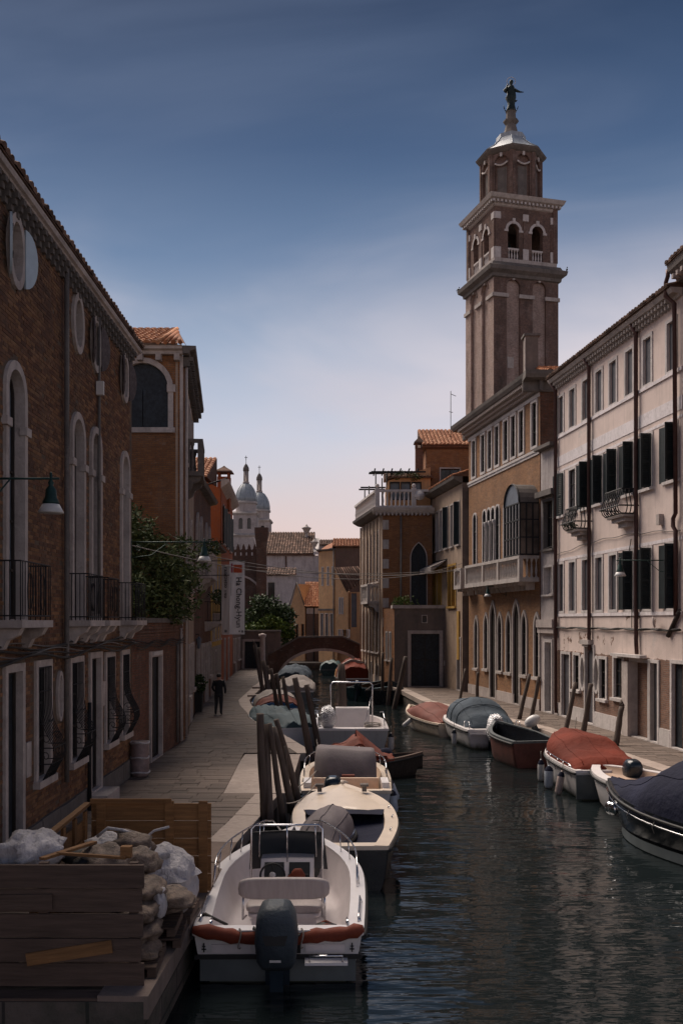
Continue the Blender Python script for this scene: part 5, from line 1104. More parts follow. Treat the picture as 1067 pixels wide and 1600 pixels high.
# battlemented brick wall
bw_ = Bldg('battlemented_wall', 'dark red brick wall topped with pointed battlements behind the garden tree', 'wall', (at(340, 970, 105).x, 105), (at(412, 970, 105).x, 105), EYE + 7.14, 'bridgebrick', 1)
bw_.win(bw_.u(372), 5.2, 4.0, 8.9, 'arch', .2, 'stoneL', .15, 'bridgebrick', None, (0, 0), False); bw_.done()
mer = MB().prism([(x * .47, z * .52) for x, z in [(-.42, 0), (.42, 0), (.42, .7), (.62, .75), (.62, 1.2), (.3, 1.45), (.3, 1.75), (0, 2.5), (-.3, 1.75), (-.3, 1.45), (-.62, 1.2), (-.62, .75), (-.42, .7)]], 0, .6)
repeat('battlement', mer, 'bridgebrick', bw_.root, [(bw_.u(354.5 + 8.7 * i) if True else 0, 0, bw_.H) for i in range(7)])
# inverted cone chimney stack
t = thing('brick_stack', 'dark brick chimney stack flaring at the top beside the battlements', 'chimney', (at(409, 970, 104).x, 104, 0))
MB().lathe([(.75, 0), (.72, 11.8), (1.0, 13.6), (1.0, 14.1), (0, 14.15)], 4, ph=pi / 4, sm=False).build('stack', 'bridgebrick', t)
# white church nave with brown roof
nY = 150; zz = lambda y, Y=nY: EYE - (y - HY) / F * Y
NV = Bldg('church_nave', 'long whitewashed church nave with old brown tile roof and stone urns', 'church', (at(412, 970, nY).x, nY), (at(497, 970, nY).x, nY), zz(868), 'whitewall', 1.5)
NV.done(); box('eave_board', 'brickDk', NV.root, -.2, NV.W - .6, -.5, 0, zz(868), zz(866) + .15); box('gable_wall', 'whitewall', NV.root, NV.W - .55, NV.W, -.3, 9, 0, zz(868))
MB().add([(NV.W - .7 + a, y, z) for a in (0, .75) for y, z in ((-.6, zz(867)), (9, zz(836)), (9, zz(833)), (-.6, zz(862)))], [(0, 1, 2, 3), (7, 6, 5, 4), (0, 4, 5, 1), (2, 6, 7, 3), (3, 7, 4, 0)]).build('gable_coping', 'white', NV.root)
tiles('roof_tiles', NV.root, 'tileold', -.2, NV.W - .7, -.6, zz(866), 9, zz(836) + 1.2, .42, .8)
pipe(NV.root, [(3.5, -.15, zz(869)), (3.5, -.15, 2)], .12, 'brickDk')
for i, (px, y0, y1, yy) in enumerate(((479, 842, 818, nY + 7), (491, 862, 841, nY + 1))):
    k = yy / F; h = (y0 - y1) * k; t = MB().lathe([(.45 * h / 2, 0), (.3 * h / 2, .1 * h), (.15 * h / 2, .3 * h), (.25 * h / 2, .38 * h), (.55 * h / 2, .66 * h), (.7 * h / 2, .7 * h), (.3 * h / 2, .78 * h), (.1 * h / 2, .9 * h), (0, h)], 12).build('stone_urn', 'stone', None, at(px, y0, yy)); tag(t, 'grey stone urn on the church gable, the %s one' % ('taller higher', 'smaller lower')[i], 'urn', 'urns on the church gable')
LW = Bldg('church_annex', 'low white annex with a small hipped brown tile roof in front of the church nave', 'house', (at(405, 970, 140).x, 140), (at(468, 970, 140).x, 140), zz(899, 140), 'whitewall', 3)
LW.win(LW.u(424), 1.0, zz(938, 140), zz(910, 140), 'rect', .15, 'stone', .05, 'glass', 'dkwood', (1, 2), True); LW.done()
tiles('roof_tiles', LW.root, 'tileold', -.3, LW.W * .9, -.5, zz(899, 140), 3.5, zz(886, 140), .4, .7)
FR = Bldg('far_house', 'distant house with a flat brown tile roof behind the church', 'house', (at(497, 970, 170).x, 170), (at(580, 970, 170).x, 170), zz(852, 170), 'whitewall', 2); FR.done()
tiles('roof_tiles', FR.root, 'tileold', -.3, FR.W, -.5, zz(852, 170), 8, zz(838, 170), .45, .8)
# ochre houses beyond the bridge
z95 = lambda y, Y=97: EYE - (y - HY) / F * Y
gx = lambda px, Y: at(px, HY, Y).x
G1 = Bldg('gabled_house', 'small ochre gabled house with orange tiles beside the green tree', 'house', (gx(453, 98), 98), (gx(480, 97), 97), 6.2, 'ochrelt', 6, z0=-1, top=[(0, -1), (1.79, -1), (1.79, z95(948)), (1.0, z95(912)), (.8, z95(912)), (0, z95(952))])
for px in (464, 473, 457): G1.win(G1.u(px), .35, z95(1000), z95(975), 'rect', .05, 'ochre', .02, 'glass', None, (0, 0), False)
G1.done(); MB().tube([(-.15, -.15, z95(953)), (.9, -.15, z95(910)), (1.9, -.15, z95(948))], .09, 4).build('verge_board', 'stoneDk', G1.root)
G2 = Bldg('gabled_house_side', 'side of the small gabled house, its shade painted brown, under its orange tile roof', 'house wall', (gx(479, 97.1), 97.1), (gx(500, 97.1), 97.1), z95(948), 'brownpl', 3, z0=-1); G2.done()  # shade of this side is put into the colour as brown plaster
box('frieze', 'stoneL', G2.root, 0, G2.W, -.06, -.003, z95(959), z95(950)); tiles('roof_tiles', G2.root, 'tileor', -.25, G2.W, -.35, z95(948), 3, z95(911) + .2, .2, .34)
pipe(G2.root, [(.75, -.1, z95(949)), (.75, -.1, -1)], .06, 'iron')
merge(G1, G2)
G3 = Bldg('ochre_house', 'tall light ochre house with slit windows and dark doorways beyond the bridge', 'house', (gx(498, 96), 96), (gx(523, 94.5), 94.5), z95(861, 95), 'ochrelt', 8, z0=-1)
for px in (504, 512.5, 520): G3.win(G3.u(px), .18, z95(914, 95), z95(886, 95), 'rect', .06, 'white', .03, 'glass', None, (0, 0), False)
for px in (503, 510.5, 518): G3.win(G3.u(px), .36, z95(999, 95), z95(959, 95), 'rect', .05, 'white', .04, 'glassblue', None, (0, 0), False)
G3.done(); cornice(G3, -.1, G3.W + .1, z95(861, 95), [(0, 0), (.25, .08), (.3, .2), (0, .2)], 'stoneDk'); box('string_course', 'stoneDk', G3.root, 0, G3.W, -.1, -.003, z95(954, 95), z95(951, 95)); pipe(G3.root, [(G3.W - .02, -.15, z95(859, 95)), (G3.W - .02, -.15, -1)], .07, 'stoneDk')
G4 = Bldg('ochre_house_shade_side', 'wall of the ochre house, its shadow painted brown, under its long orange tile roof', 'house wall', (gx(524, 94.4), 94.4), (gx(585, 94.4), 94.4), z95(855, 95), 'brownpl', 7, z0=-1); G4.done()  # shadowed face of the ochre house, the shadow painted as brown plaster
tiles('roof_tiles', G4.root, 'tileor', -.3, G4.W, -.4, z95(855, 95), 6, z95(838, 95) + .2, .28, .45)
MB().add([(-1.9, 1.6, z95(862, 95)), (0, -.4, z95(855, 95)), (0, 6, z95(838, 95)), (-1, 6, z95(846, 95))], [(0, 1, 2, 3)]).build('roof_hip', 'tileor', G4.root)
merge(G3, G4)
G5 = Bldg('light_ochre_wing', 'light ochre wing with small paired windows under a steep old roof just beyond the bridge', 'house', (gx(524, 90), 90), (gx(547, 89), 89), 6, 'ochrelt', .4, z0=-1, top=[(0, -1), (1.42, -1), (1.42, z95(925, 89)), (0, z95(888, 90))])
for px, y0, y1 in ((531, 959, 934), (535, 959, 934), (530, 995, 984), (533.5, 995, 984), (543.5, 995, 984)): G5.win(G5.u(px), .14, z95(y0, 90), z95(y1, 90), 'rect', .05, 'white', .03, 'glass', None, (0, 0), False)
G5.done()
MB().add([(0, -.1, z95(887, 90)), (1.45, -.1, z95(925, 90)), (3.0, 1.2, z95(905, 90)), (1.9, 1.2, z95(885, 90))], [(0, 1, 2, 3)]).build('roof', 'tileold', G5.root)
tl_ = MB(); 
for i in range(11):
    f = i / 11; a = Vector((0, -.1, z95(887, 90))).lerp(Vector((1.9, 1.2, z95(885, 90))), f); b_ = Vector((1.45, -.1, z95(925, 90))).lerp(Vector((3.0, 1.2, z95(905, 90))), f); tl_.tube([a, b_], .07, 5)
tl_.build('roof_tiles', 'tileold', G5.root, kind='stuff')
G6 = Bldg('ochre_lean_to', 'ochre wall with a dark downpipe and dark opening beside the corner palace', 'house wall', (gx(547, 89.2), 89.2), (gx(585, 89.2), 89.2), z95(925, 89), 'ochre', 3, z0=-1); G6.win(G6.u(553), .5, z95(980, 89), z95(925, 89) - .1, 'rect', .03, 'ochre', .02, 'glassblue', None, (0, 0), False); G6.done()
# end of canal: blank ground walls so the bend is closed
Bldg('canal_end_wall', 'low brown wall beyond the bridge at the canal bend', 'wall', (gx(425, 100), 100), (gx(500, 100), 100), 3.5, 'greypl', 1, z0=-1).done()
# green garden tree at the end of the pavement
T2 = thing('garden_tree', 'bushy tree with bright yellow green front branches at the end of the pavement', 'tree', (gx(420, 87), 87, 0))
MB().tube([(0, 0, 0), (.1, 0, 2.5), (.2, 0, 4.5)], [.25, .2, .1], 8).tube([(.1, 0, 2), (1.5, 0, 3.6)], [.12, .05], 6).tube([(0, 0, 2.2), (-1.2, 0, 4)], [.12, .05], 6).build('trunk', 'bark', T2)
leaves(5200, [((-.2, .6, 5.0), (2.0, 1.4, 1.5)), ((1.0, .4, 4.3), (1.4, 1.2, 1.2)), ((-1.5, .5, 4.2), (1.2, 1.2, 1.1)), ((1.7, -.3, 2.6), (.9, .9, 1.3))], .34, 91, narrow=.3).build('crown', 'leafmid', T2, kind='stuff')
leaves(3000, [((.3, -1.1, 3.4), (1.7, .8, .75)), ((-1.2, -1.0, 3.2), (1.0, .7, .6)), ((1.6, -.9, 3.0), (.8, .6, .6)), ((.2, -1.2, 4.1), (.9, .5, .4))], .32, 92, narrow=.3).build('bright_branches', 'leafgr', T2, kind='stuff')

# =============== arched brick bridge ===============
br = thing('arched_bridge', 'low dark brick footbridge arching over the canal', 'bridge', (0, 73, 0))
x0, x1 = gx(425, 73), gx(573, 73); xm = (x0 + x1) / 2
top = [(x0 - .3, EYE - (1024 - HY) / F * 73), (gx(467, 73), EYE - (997 - HY) / F * 73), (gx(535, 73), EYE - (996 - HY) / F * 73), (x1 + .3, EYE - (1016 - HY) / F * 73)]
ax0, ax1 = gx(438, 73), gx(572, 73); za, zb_ = -.4, EYE - (1017 - HY) / F * 73; am = (ax0 + ax1) / 2; ah = (ax1 - ax0) / 2
arc = [(am - ah * cos(pi * k / 18), za + (zb_ - za) * sin(pi * k / 18)) for k in range(19)]
poly = [(x0 - .3, -1.2), (ax0, -1.2)] + arc + [(ax1, -1.2), (x1 + .3, -1.2)] + top[::-1]
def slab(poly, y0, y1, name, mat): 
    ps = [[Vector((x, z, 0)) for x, z in poly]]; tri = tessellate_polygon(ps); n = len(poly); mb = MB()
    mb.add([(x, y0, z) for x, z in poly], [tuple(t) for t in tri]); mb.add([(x, y1, z) for x, z in poly], [tuple(t)[::-1] for t in tri]); mb.add([(x, y, z) for y in (y0, y1) for x, z in poly], [(j, (j + 1) % n, (j + 1) % n + n, j + n) for j in range(n)])
    return mb.build(name, mat, br)
slab(poly, 0, 2.6, 'arch_wall', 'bridgebrick')
mb = MB(); o_arc = [(am - (ah + .22) * cos(pi * k / 18), za + (zb_ - za + .2) * sin(pi * k / 18)) for k in range(19)]
for k in range(18):
    a, b_, c, d = arc[k], arc[k + 1], o_arc[k + 1], o_arc[k]; mm = MB()
    q = [((p[0] + (am - p[0]) * .004), p[1] - .002) for p in (a, b_, c, d)]; mm.add([(x, y, z) for y in (-.05, .12) for x, z in q], [(0, 1, 2, 3), (7, 6, 5, 4), (0, 4, 5, 1), (1, 5, 6, 2), (2, 6, 7, 3), (3, 7, 4, 0)]).build('arch_stone', 'stoneL', br)
for (xa, za_), (xb, zb2) in zip(top, top[1:]): MB().add([(x, y, z + dz) for dz in (0.003, .14) for x, z in ((xa, za_), (xb, zb2)) for y in (-.08, .3)], [(0, 2, 3, 1), (4, 5, 7, 6), (0, 4, 6, 2), (1, 3, 7, 5), (0, 1, 5, 4), (2, 6, 7, 3)]).build('coping', 'stoneDk', br)

# =============== boats ===============
WL = -.75
def bprof(t, B, p=2.4, stern=.9, tm=.45):
    if t < tm: return B / 2 * (stern + (1 - stern) * sin(pi / 2 * t / tm))
    q = (t - tm) / (1 - tm); return B / 2 * max(.02, (1 - q ** p))
class Boat:
    def __init__(s, name, label, x, y, head, L, B, H, mh, mr, mi, p=2.4, sheer=.3, floor=.12, rim=.13, group=None, open0=0, fore=1.0, band=None, stern=.9, cat='boat', inset=.1, rub=True, rubmat='rubber'):
        s.t = thing(name, label, cat, (x, y, WL), R(head), group); s.L = L; s.B = B; s.H = H; s.p = p; s.sheer = sheer; s.stern = stern
        n = 18; ts = [i / n for i in range(n + 1)]; s.rim = rim
        out_ = []
        for t in ts:
            b = s.b(t); z = s.z(t); x_ = L * t; rk = .10 * L * t ** 3
            half = [(0, -.3 + .25 * t ** 3), (.70 * b, -.18 + .2 * t ** 3), (.88 * b, .12), (.96 * b, z * .6), (b, z)]
            rkx = lambda zz: x_ - rk * (1 - min(1, max(0, (zz + .3) / (z + .3))))
            ring = [(rkx(zz), yy, zz) for yy, zz in half[::-1]] + [(rkx(zz), -yy, zz) for yy, zz in half[1:]]
            out_.append(ring)
        mb = MB().rings(out_, False, False, False, 0, True); mb.add(out_[0], [tuple(range(len(out_[0])))], 0)
        if band:  # painted band: second material on the upper strake
            for i in range(len(mb.f)):
                pass
        s.hull = mb.build('hull', mh, s.t)
        g = MB()
        for sd in (1, -1):
            a = [[(L * t, sd * (s.b(t) + .02), s.z(t) - .05), (L * t, sd * (s.b(t) + .02), s.z(t) + .025), (L * t - .01, sd * max(.0, s.b(t) - rim), s.z(t) + .035), (L * t - .01, sd * max(0, s.b(t) - rim), s.z(t) - .05)] for t in ts]
            g.rings(a, True, True, True, 0, False)
        g.box(-.02, rim, -s.b(0) + .0, s.b(0), H - .05, H + .026)
        g.build('gunwale', mr, s.t)
        if rub: 
            for sd in (1, -1): MB().tube([(L * t, sd * (s.b(t) + .03), s.z(t) - .07) for t in ts], .035, 6).build('rub_rail', rubmat, s.t)
        d = MB(); rows = []
        for t in ts:
            if t > fore: break
            b = max(.01, s.b(t) - rim); z = s.z(t) + .02; fl = floor + max(0, (t - .6)) * .5 * H
            rows.append([(L * t, b, z), (L * t, b - inset * min(1, b / .3), fl + .12), (L * t, max(.0, b - inset * 1.8), fl), (L * t, 0, fl)] + [(L * t, -max(.0, b - inset * 1.8), fl), (L * t, -b + inset * min(1, b / .3), fl + .12), (L * t, -b, z)])
        rows[0] = [(rim, y, z) for x, y, z in rows[0]]
        d.rings(rows, False, False, False, 0, True); d.add(rows[0], [tuple(range(7))]); d.build('deck', mi, s.t)
        if fore < 1:
            tt = [t for t in ts if t >= fore - .04]; f = MB()
            f.rings([[(L * t, s.b(t) - rim * .9, s.z(t) + .03), (L * t, (s.b(t) - rim) * .5, s.z(t) + .075), (L * t, 0, s.z(t) + .09), (L * t, -(s.b(t) - rim) * .5, s.z(t) + .075), (L * t, -s.b(t) + rim * .9, s.z(t) + .03)] for t in tt], False, False, False, 0, True)
            t = tt[0]; f.add([(L * t, s.b(t) - rim, s.z(t) + .03), (L * t, 0, s.z(t) + .09), (L * t, -s.b(t) + rim, s.z(t) + .03), (L * t, -s.b(t) + rim, floor), (L * t, s.b(t) - rim, floor)], [(0, 1, 2, 3, 4)]); f.build('foredeck', mr, s.t)
    def b(s, t): return bprof(t, s.B, s.p, s.stern)
    def z(s, t): return s.H + s.sheer * t ** 2.2
    def cover(s, keys, mat, over=.05, drop=.10, crumple=.03, seed=1, name='cover', pw=.8):
        """keys: (t, ridge height above gunwale)"""
        n = 26; rs = []; m = 17
        for i in range(n + 1):
            t = keys[0][0] + (keys[-1][0] - keys[0][0]) * i / n
            for (a, ha), (b_, hb) in zip(keys, keys[1:]):
                if a <= t <= b_: f = (t - a) / (b_ - a); f = f * f * (3 - 2 * f); h = ha + (hb - ha) * f
            bb = s.b(t) + over; z = s.z(t); ring = []
            for j in range(m):
                a = pi * j / (m - 1); y = bb * cos(a); zz = z - drop + (h + drop) * sin(a) ** pw
                q = crumple * (mnoise.noise(Vector((t * s.L * 1.3, y * 2.2, seed))) + .5 * mnoise.noise(Vector((t * s.L * 4, y * 6, seed + 5)))) 
                # tension folds between the supports
                q += crumple * .9 * sin(j * 1.9 + t * 17 + seed) * max(0, sin(a)) * .5
                ring.append((s.L * t, y * (1 + q * .3), zz + q * (1 if 0 < j < m - 1 else .3)))
            rs.append(ring)
        mb = MB().rings(rs, False, False, False, 0, True)
        mb.add(rs[0], [tuple(range(m))]); mb.add(rs[-1], [tuple(range(m))[::-1]])
        o = mb.build(name, mat, s.t)
        if name == 'cover':
            for j in (4, 8, 12): MB().tube([tuple(Vector(r[j]) + Vector((0, 0, .006))) for r in rs[1:-1]], .010, 4).build('seam', mat, o)
            for i in range(2, n - 1, 4):
                for j, sd in ((0, 1), (m - 1, -1)): p = Vector(rs[i][j]); MB().tube([p + Vector((0, 0, .02)), p + Vector((.03, sd * .03, -.10)), p + Vector((.0, sd * .0, -.22))], .008, 4).build('lashing', 'rope', o)
        return o
    def outboard(s, mat='motorblk', w=.42, y=0, tilt=0, z=None, k=1.0, hz=.62):
        z = s.H - .15 if z is None else z; o = MB(); rs = []
        for q, (f, wx, wy, ox) in enumerate(((0, .30, .34, 0), (.12, .42, .42, 0), (.45, .47, .46, -.02), (.75, .44, .42, -.05), (.93, .34, .32, -.08), (1, .16, .16, -.10))):
            rs.append([(ox + wx * .62 * (abs(cos(a)) ** .5) * (1 if cos(a) > 0 else -1), wy * .5 * (abs(sin(a)) ** .5) * (1 if sin(a) > 0 else -1), f * hz) for a in [2 * pi * i / 16 for i in range(16)]])
        o.rings(rs); c = o.build('outboard_motor', mat, s.t, (-.28, y, z), (0, R(tilt), 0)); c.scale = (w / .46, w / .46, k)
        MB().box(-.09, .11, -.07, .07, -.85, .02).box(.1, .3, -.13, .13, -.35, .05).box(-.2, .12, -.10, .10, -.9, -.84).build('motor_leg', 'motorblk', c)
        return c
    def rail(s, t0, t1, h, inset=.08, posts=4, name='hand_rail', r=.014, both=True, mat='chrome', joinbow=False):
        for sd in (1, -1):
            pts = []; k = 14
            for i in range(k + 1):
                t = t0 + (t1 - t0) * i / k; e = min(1, i / 1.5) if not joinbow else 1; e = min(e, (k - i) / 1.5) if not joinbow else e
                pts.append((s.L * t, sd * max(.02, s.b(t) - inset), s.z(t) + .03 + h * e ** .5))
            mb = MB().tube(pts, r, 6)
            for i in range(posts): j = int(1.5 + (k - 3) * i / max(1, posts - 1)); p = pts[j]; mb.tube([p, (p[0] - .06, p[1] + sd * .03, s.z(p[0] / s.L) + .02)], r * .85, 5)
            mb.build(name, mat, s.t)
    def world(s, x, y, z=0): return s.t.matrix_basis @ Vector((x, y, z)) if False else Vector((s.t.location.x + cos(s.t.rotation_euler.z) * x - sin(s.t.rotation_euler.z) * y, s.t.location.y + sin(s.t.rotation_euler.z) * x + cos(s.t.rotation_euler.z) * y, WL + z))
def fender(p, label, mat='fender', r=.085, l=.5, tilt=(0, 0), top='hullblack', grp='fenders hanging from the boats'):
    t = thing('fender', label, 'fender', p, 0, grp); t.rotation_euler = (tilt[0], tilt[1], 0)
    MB().lathe([(.02, -l / 2), (r * .8, -l / 2 + .04), (r, -l / 2 + .1), (r, l / 2 - .1), (r * .7, l / 2 - .02), (.03, l / 2 + .03), (.02, l / 2 + .06)], 12).build('fender_body', mat, t)
    MB().lathe([(r * 1.01, l / 2 - .1), (r * .72, l / 2 - .015), (.034, l / 2 + .035)], 12, cap=False).build('fender_cap', top, t)
    MB().tube([(0, 0, l / 2 + .05), (0, 0, l / 2 + .3)], .01, 4).build('fender_rope', 'rope', t); return t
GB = 'boats moored along the canal'

# white open boat nearest the camera
b1 = Boat('open_motorboat', 'white open motorboat with steering console and covered outboard, stern towards the camera beside the debris', -.84, 12.75, 90.5, 5.4, 2.4, .66, 'gelhull', 'gel', 'gelpink', 2.2, .22, .12, .2, GB, stern=.93, inset=.12)
MB().box(-.035, -.004, -1.03, 1.03, .02, .31).build('transom_panel', 'hullgrey', b1.t)
box('transom_trim', 'rubber', b1.t, -.06, -.002, -1.1, 1.1, .315, .365)
box('swim_step', 'gel', b1.t, -.26, -.062, -.92, -.36, .30, .335)
for yy in (-.62, .62): box('stern_locker', 'gelpink', b1.t, -.02, -.003, yy - .26, yy + .26, .39, .50)
box('motor_well', 'rubber', b1.t, -.02, -.003, -.3, .3, .38, .56)
box('stern_bench', 'gelpink', b1.t, .2, .62, -.98, .98, .13, .52); 
c = b1.outboard('motor', .56, 0, -4, .34, 1.0, .86); 
MB().box(-.305, -.30, -.06, .06, .17, .20).build('motor_badge', 'signwhite', c); MB().add([(-.315, -.13, .52), (-.315, .13, .52), (-.33, .10, .40), (-.33, -.10, .40)], [(0, 1, 2, 3)]).build('motor_vent', 'rubber', c)
# console with windscreen hoop
co = MB().box(2.35, 3.0, -.42, .42, .12, .62).add([(2.35, -.42, .62), (2.35, .42, .62), (2.62, .42, .98), (2.62, -.42, .98), (3.0, -.42, .98), (3.0, .42, .98), (3.0, -.42, .62), (3.0, .42, .62)], [(0, 1, 2, 3), (3, 2, 5, 4), (4, 5, 7, 6), (0, 3, 4, 6), (1, 7, 5, 2)]).build('console', 'gelpink', b1.t)
box('instrument_panel', 'rubber', co, 2.42, 2.5, -.34, -.02, .70, .78)
MB().add([(2.40, -.36, .66), (2.40, -.03, .66), (2.58, -.03, .93), (2.58, -.36, .93)], [(0, 1, 2, 3)]).build('dashboard', 'rubber', co, (-.01, 0, .01)); MB().add([(2.40, .05, .66), (2.40, .36, .66), (2.58, .36, .93), (2.58, .05, .93)], [(0, 1, 2, 3)]).build('dashboard', 'rubber', co, (-.01, 0, .01))
sw = MB(); cw_ = Vector((2.30, .22, .80)); sw.tube([cw_ + Vector((.06 * sin(a), .19 * cos(a), .17 * sin(a))) for a in [2 * pi * k / 20 for k in range(20)]], .017, 6, closed=True)
for a in (pi / 2, pi * 7 / 6, pi * 11 / 6): sw.tube([cw_, cw_ + Vector((.06 * sin(a), .19 * cos(a), .17 * sin(a)))], .012, 5)
sw.build('steering_wheel', 'rubber', b1.t); MB().ball(cw_, (.03, .055, .055), 10, 6).build('wheel_hub', 'signwhite', b1.t)
lj = MB().ball((2.34, -.18, .80), (.06, .12, .10), 10, 6, lump=.3, seed=3).ball((2.34, -.08, .74), (.05, .07, .08), 8, 5, lump=.3).build('orange_pouch', 'orange', None); lj.location = (0, 0, 0)
lj.matrix_world = Matrix.Translation((b1.t.location)) @ Matrix.Rotation(b1.t.rotation_euler.z, 4, 'Z'); tag(lj, 'small orange and black pouch lying on the console of the white open boat', 'pouch')
hoop = MB().tube([(2.30, -.56, .14), (2.42, -.56, 1.50), (2.44, -.50, 1.56), (2.44, .50, 1.56), (2.42, .56, 1.50), (2.30, .56, .14)], .018, 8).tube([(2.42, 0, 1.56), (2.55, 0, .95)], .012, 6).tube([(2.75, .46, .98), (2.62, .44, 1.54)], .010, 6).tube([(2.75, -.46, .98), (2.62, -.44, 1.54)], .010, 6).build('windscreen_hoop', 'chrome', b1.t)
MB().rings([[(3.0 - .35 * abs(y) ** 2 + (z - .95) * -.45 - (0.0), y * (1 - (z - .95) * .15), z) for y in [-.62 + .124 * j for j in range(11)]] for z in (.72, .95, 1.2, 1.38)], False, False, False, 0, True).build('windscreen', 'tintglass', b1.t)
MB().tube([(3.0 - .35 * abs(y) ** 2 - .1935, y * .935, 1.385) for y in [-.62 + .124 * j for j in range(11)]], .012, 5).build('windscreen_trim', 'rubber', b1.t)
# helm seat: rounded backrest and cushions
def pad(cx, cy, cz, lx, ly, lz, r=.08):
    rs = []; 
    for f, s_ in ((0, .86), (.12, .97), (.5, 1), (.88, .97), (1, .86)):
        ring = []
        for k in range(20):
            a = 2 * pi * k / 20; ca, sa = cos(a), sin(a)
            ring.append((cx + lx * (f - .5), cy + ly / 2 * s_ * (abs(ca) ** .35) * (1 if ca > 0 else -1), cz + lz / 2 * s_ * (abs(sa) ** .5) * (1 if sa > 0 else -1)))
        rs.append(ring)
    return MB().rings(rs)
pad(1.50, 0, .82, .12, 1.36, .32).build('backrest', 'vinyl', b1.t); pad(1.72, 0, .50, .42, 1.16, .12).build('seat_cushion', 'vinyl', b1.t); pad(1.72, 0, .40, .42, 1.10, .08).build('seat_cushion', 'gelpink', b1.t)
box('seat_box', 'gelpink', b1.t, 1.55, 1.9, -.48, .48, .12, .36)
for sd in (-1, 1): MB().tube([(1.50, sd * .60, .75), (1.50, sd * .61, .36), (1.75, sd * .58, .34)], .016, 6).build('seat_frame', 'chrome', b1.t)
b1.rail(.36, .93, .34, .10, 5); b1.rail(.06, .26, .07, .06, 2)
for sd in (-1, 1): MB().tube([(.25, sd * .92, .70), (.16, sd * .92, .74), (.34, sd * .92, .74)], .014, 6).tube([(.25, sd * .92, .64), (.25, sd * .92, .73)], .02, 6).build('cleat', 'chrome', b1.t)
for sd in (-1,): MB().tube([(-.22, sd * .42, .34), (-.24, sd * .42, .42), (-.24, sd * .85, .42), (-.22, sd * .85, .34)], .014, 6).build('grab_handle', 'chrome', b1.t)
p = b1.world(.22, 0, .0)
rt = thing('rolled_tarp', 'rust orange rolled tarp tied across the stern of the white open boat', 'rolled tarp', p, R(90.5), None)
MB().tube([(-.25 + .06 * cos(y * 2), y, .57 + .14 * (abs(y) / 1.1) ** 2 + .01 * sin(y * 9)) for y in [-1.13 + 2.26 * k / 22 for k in range(23)]], [(.045 if k in (0, 22) else .092 + .014 * sin(k * 2.3)) for k in range(23)], 12).build('tarp', 'orange', rt)
for y in (-.32, -.12, .5): MB().tube([(-.25 + .115 * cos(a), y + .02 * sin(a * 2), .58 + .13 * sin(a)) for a in [2 * pi * k / 14 for k in range(14)]], .009, 4, closed=True).build('tie', 'rope', rt)
bg_ = MB().ball((0, 0, .13), (.2, .17, .15), 12, 8, lump=.25, seed=4).build('deck_bag', 'rubber', None, b1.world(1.0, -.62, .50 - .3)); tag(bg_, 'black and orange bag on the right of the seat in the white open boat', 'bag')
MB().tube([(-.1, -.08, .2), (.02, -.12, .27), (.12, -.02, .2)], .03, 6).tube([(-.12, .03, .22), (0, .0, .285), (.12, .08, .2)], .025, 6).build('strap', 'orange', bg_)
mo = MB().tube(sag(b1.world(.6, 1.05, .72), (-2.3, 13.2, .12), .12, 10), .022, 6).tube(sag((-2.3, 13.2, .12), (-2.55, 12.95, .05), .0, 4), .03, 6).tube(sag(b1.world(.6, 1.05, .72), b1.world(.42, .72, .62), .0, 4), .02, 6).build('mooring_line', 'cable'); tag(mo, 'black mooring line from the white open boat to the stone quay edge', 'mooring line')
for i, (pts, r, m_, nm) in enumerate((([(-.18, .2, .62), (.0, .32, .72), (.12, .38, .5), (.3, .5, .4)], .018, 'rubber', 'fuel_hose'), ([(-.15, -.2, .6), (.02, -.34, .66), (.15, -.36, .45), (.35, -.3, .40)], .014, 'rubber', 'control_cable'), ([(-.16, -.12, .66), (.06, -.26, .74), (.2, -.2, .5)], .010, 'rope', 'tie_line'))): MB().tube(pts, r, 6).build(nm, m_, b1.t)
for sd in (-1, 1): MB().box(-.03, -.021, sd * .98 - .008, sd * .98 + .008, .40, .52).box(-.03, -.021, sd * .98 - .03, sd * .98 + .03, .43, .445).box(-.03, -.021, sd * .98 - .022, sd * .98 + .022, .47, .482).build('hull_mark', 'rubber', b1.t)
box('hatch', 'vinyl', b1.t, .8, 1.2, -.25, .25, .125, .15); box('side_pocket', 'rubber', b1.t, 1.2, 1.9, -.955, -.945, .35, .5)
# white boat with cream rim and navy open tent
b2 = Boat('cream_motorboat', 'cream rimmed dark hulled boat with an open navy cover, directly behind the white open boat', .13, 17.0, 91.5, 5.6, 2.08, .78, 'hullblack', 'cream', 'creamin', 2.6, .18, .25, .24, GB, stern=.66, fore=.54)
MB().rings([[(.35 + 2.5 * f, y * (b2.b((.35 + 2.5 * f) / 5.6) - .25), .55 + .28 * f - (1 - abs(y)) * .10 * sin(pi * f)) for y in [-1 + .2 * j for j in range(11)]] for f in [j / 10 for j in range(11)]], False, False, False, 0, True).build('navy_liner', 'navy', b2.t)
MB().rings([[(3.0 - .8 * f + .0 * y, y * (b2.b(.5) - .2 - .1 * f), .86 + .02 * (1 - y * y) + .05 * f) for y in [-1 + .2 * j for j in range(11)]] for f in [j / 4 for j in range(5)]], False, False, False, 0, True).build('navy_flap', 'navy', b2.t)
for t, y in ((.2, 1), (.2, -1), (.4, -1), (.55, -1)): MB().tube([(5.6 * t, y * (b2.b(t) - .1), b2.z(t) + .04), (5.6 * t + .05, y * (b2.b(t) - .07), b2.z(t) + .09), (5.6 * t + .1, y * (b2.b(t) - .1), b2.z(t) + .04)], .012, 5).build('deck_ring', 'chrome', b2.t)
for sd in (-1, 1): MB().box(4.5, 4.6, sd * .5 - .05, sd * .5 + .05, .96, 1.10).box(4.45, 4.65, sd * .5 - .09, sd * .5 + .09, 1.08, 1.13).build('bollard', 'stoneDk', b2.t)
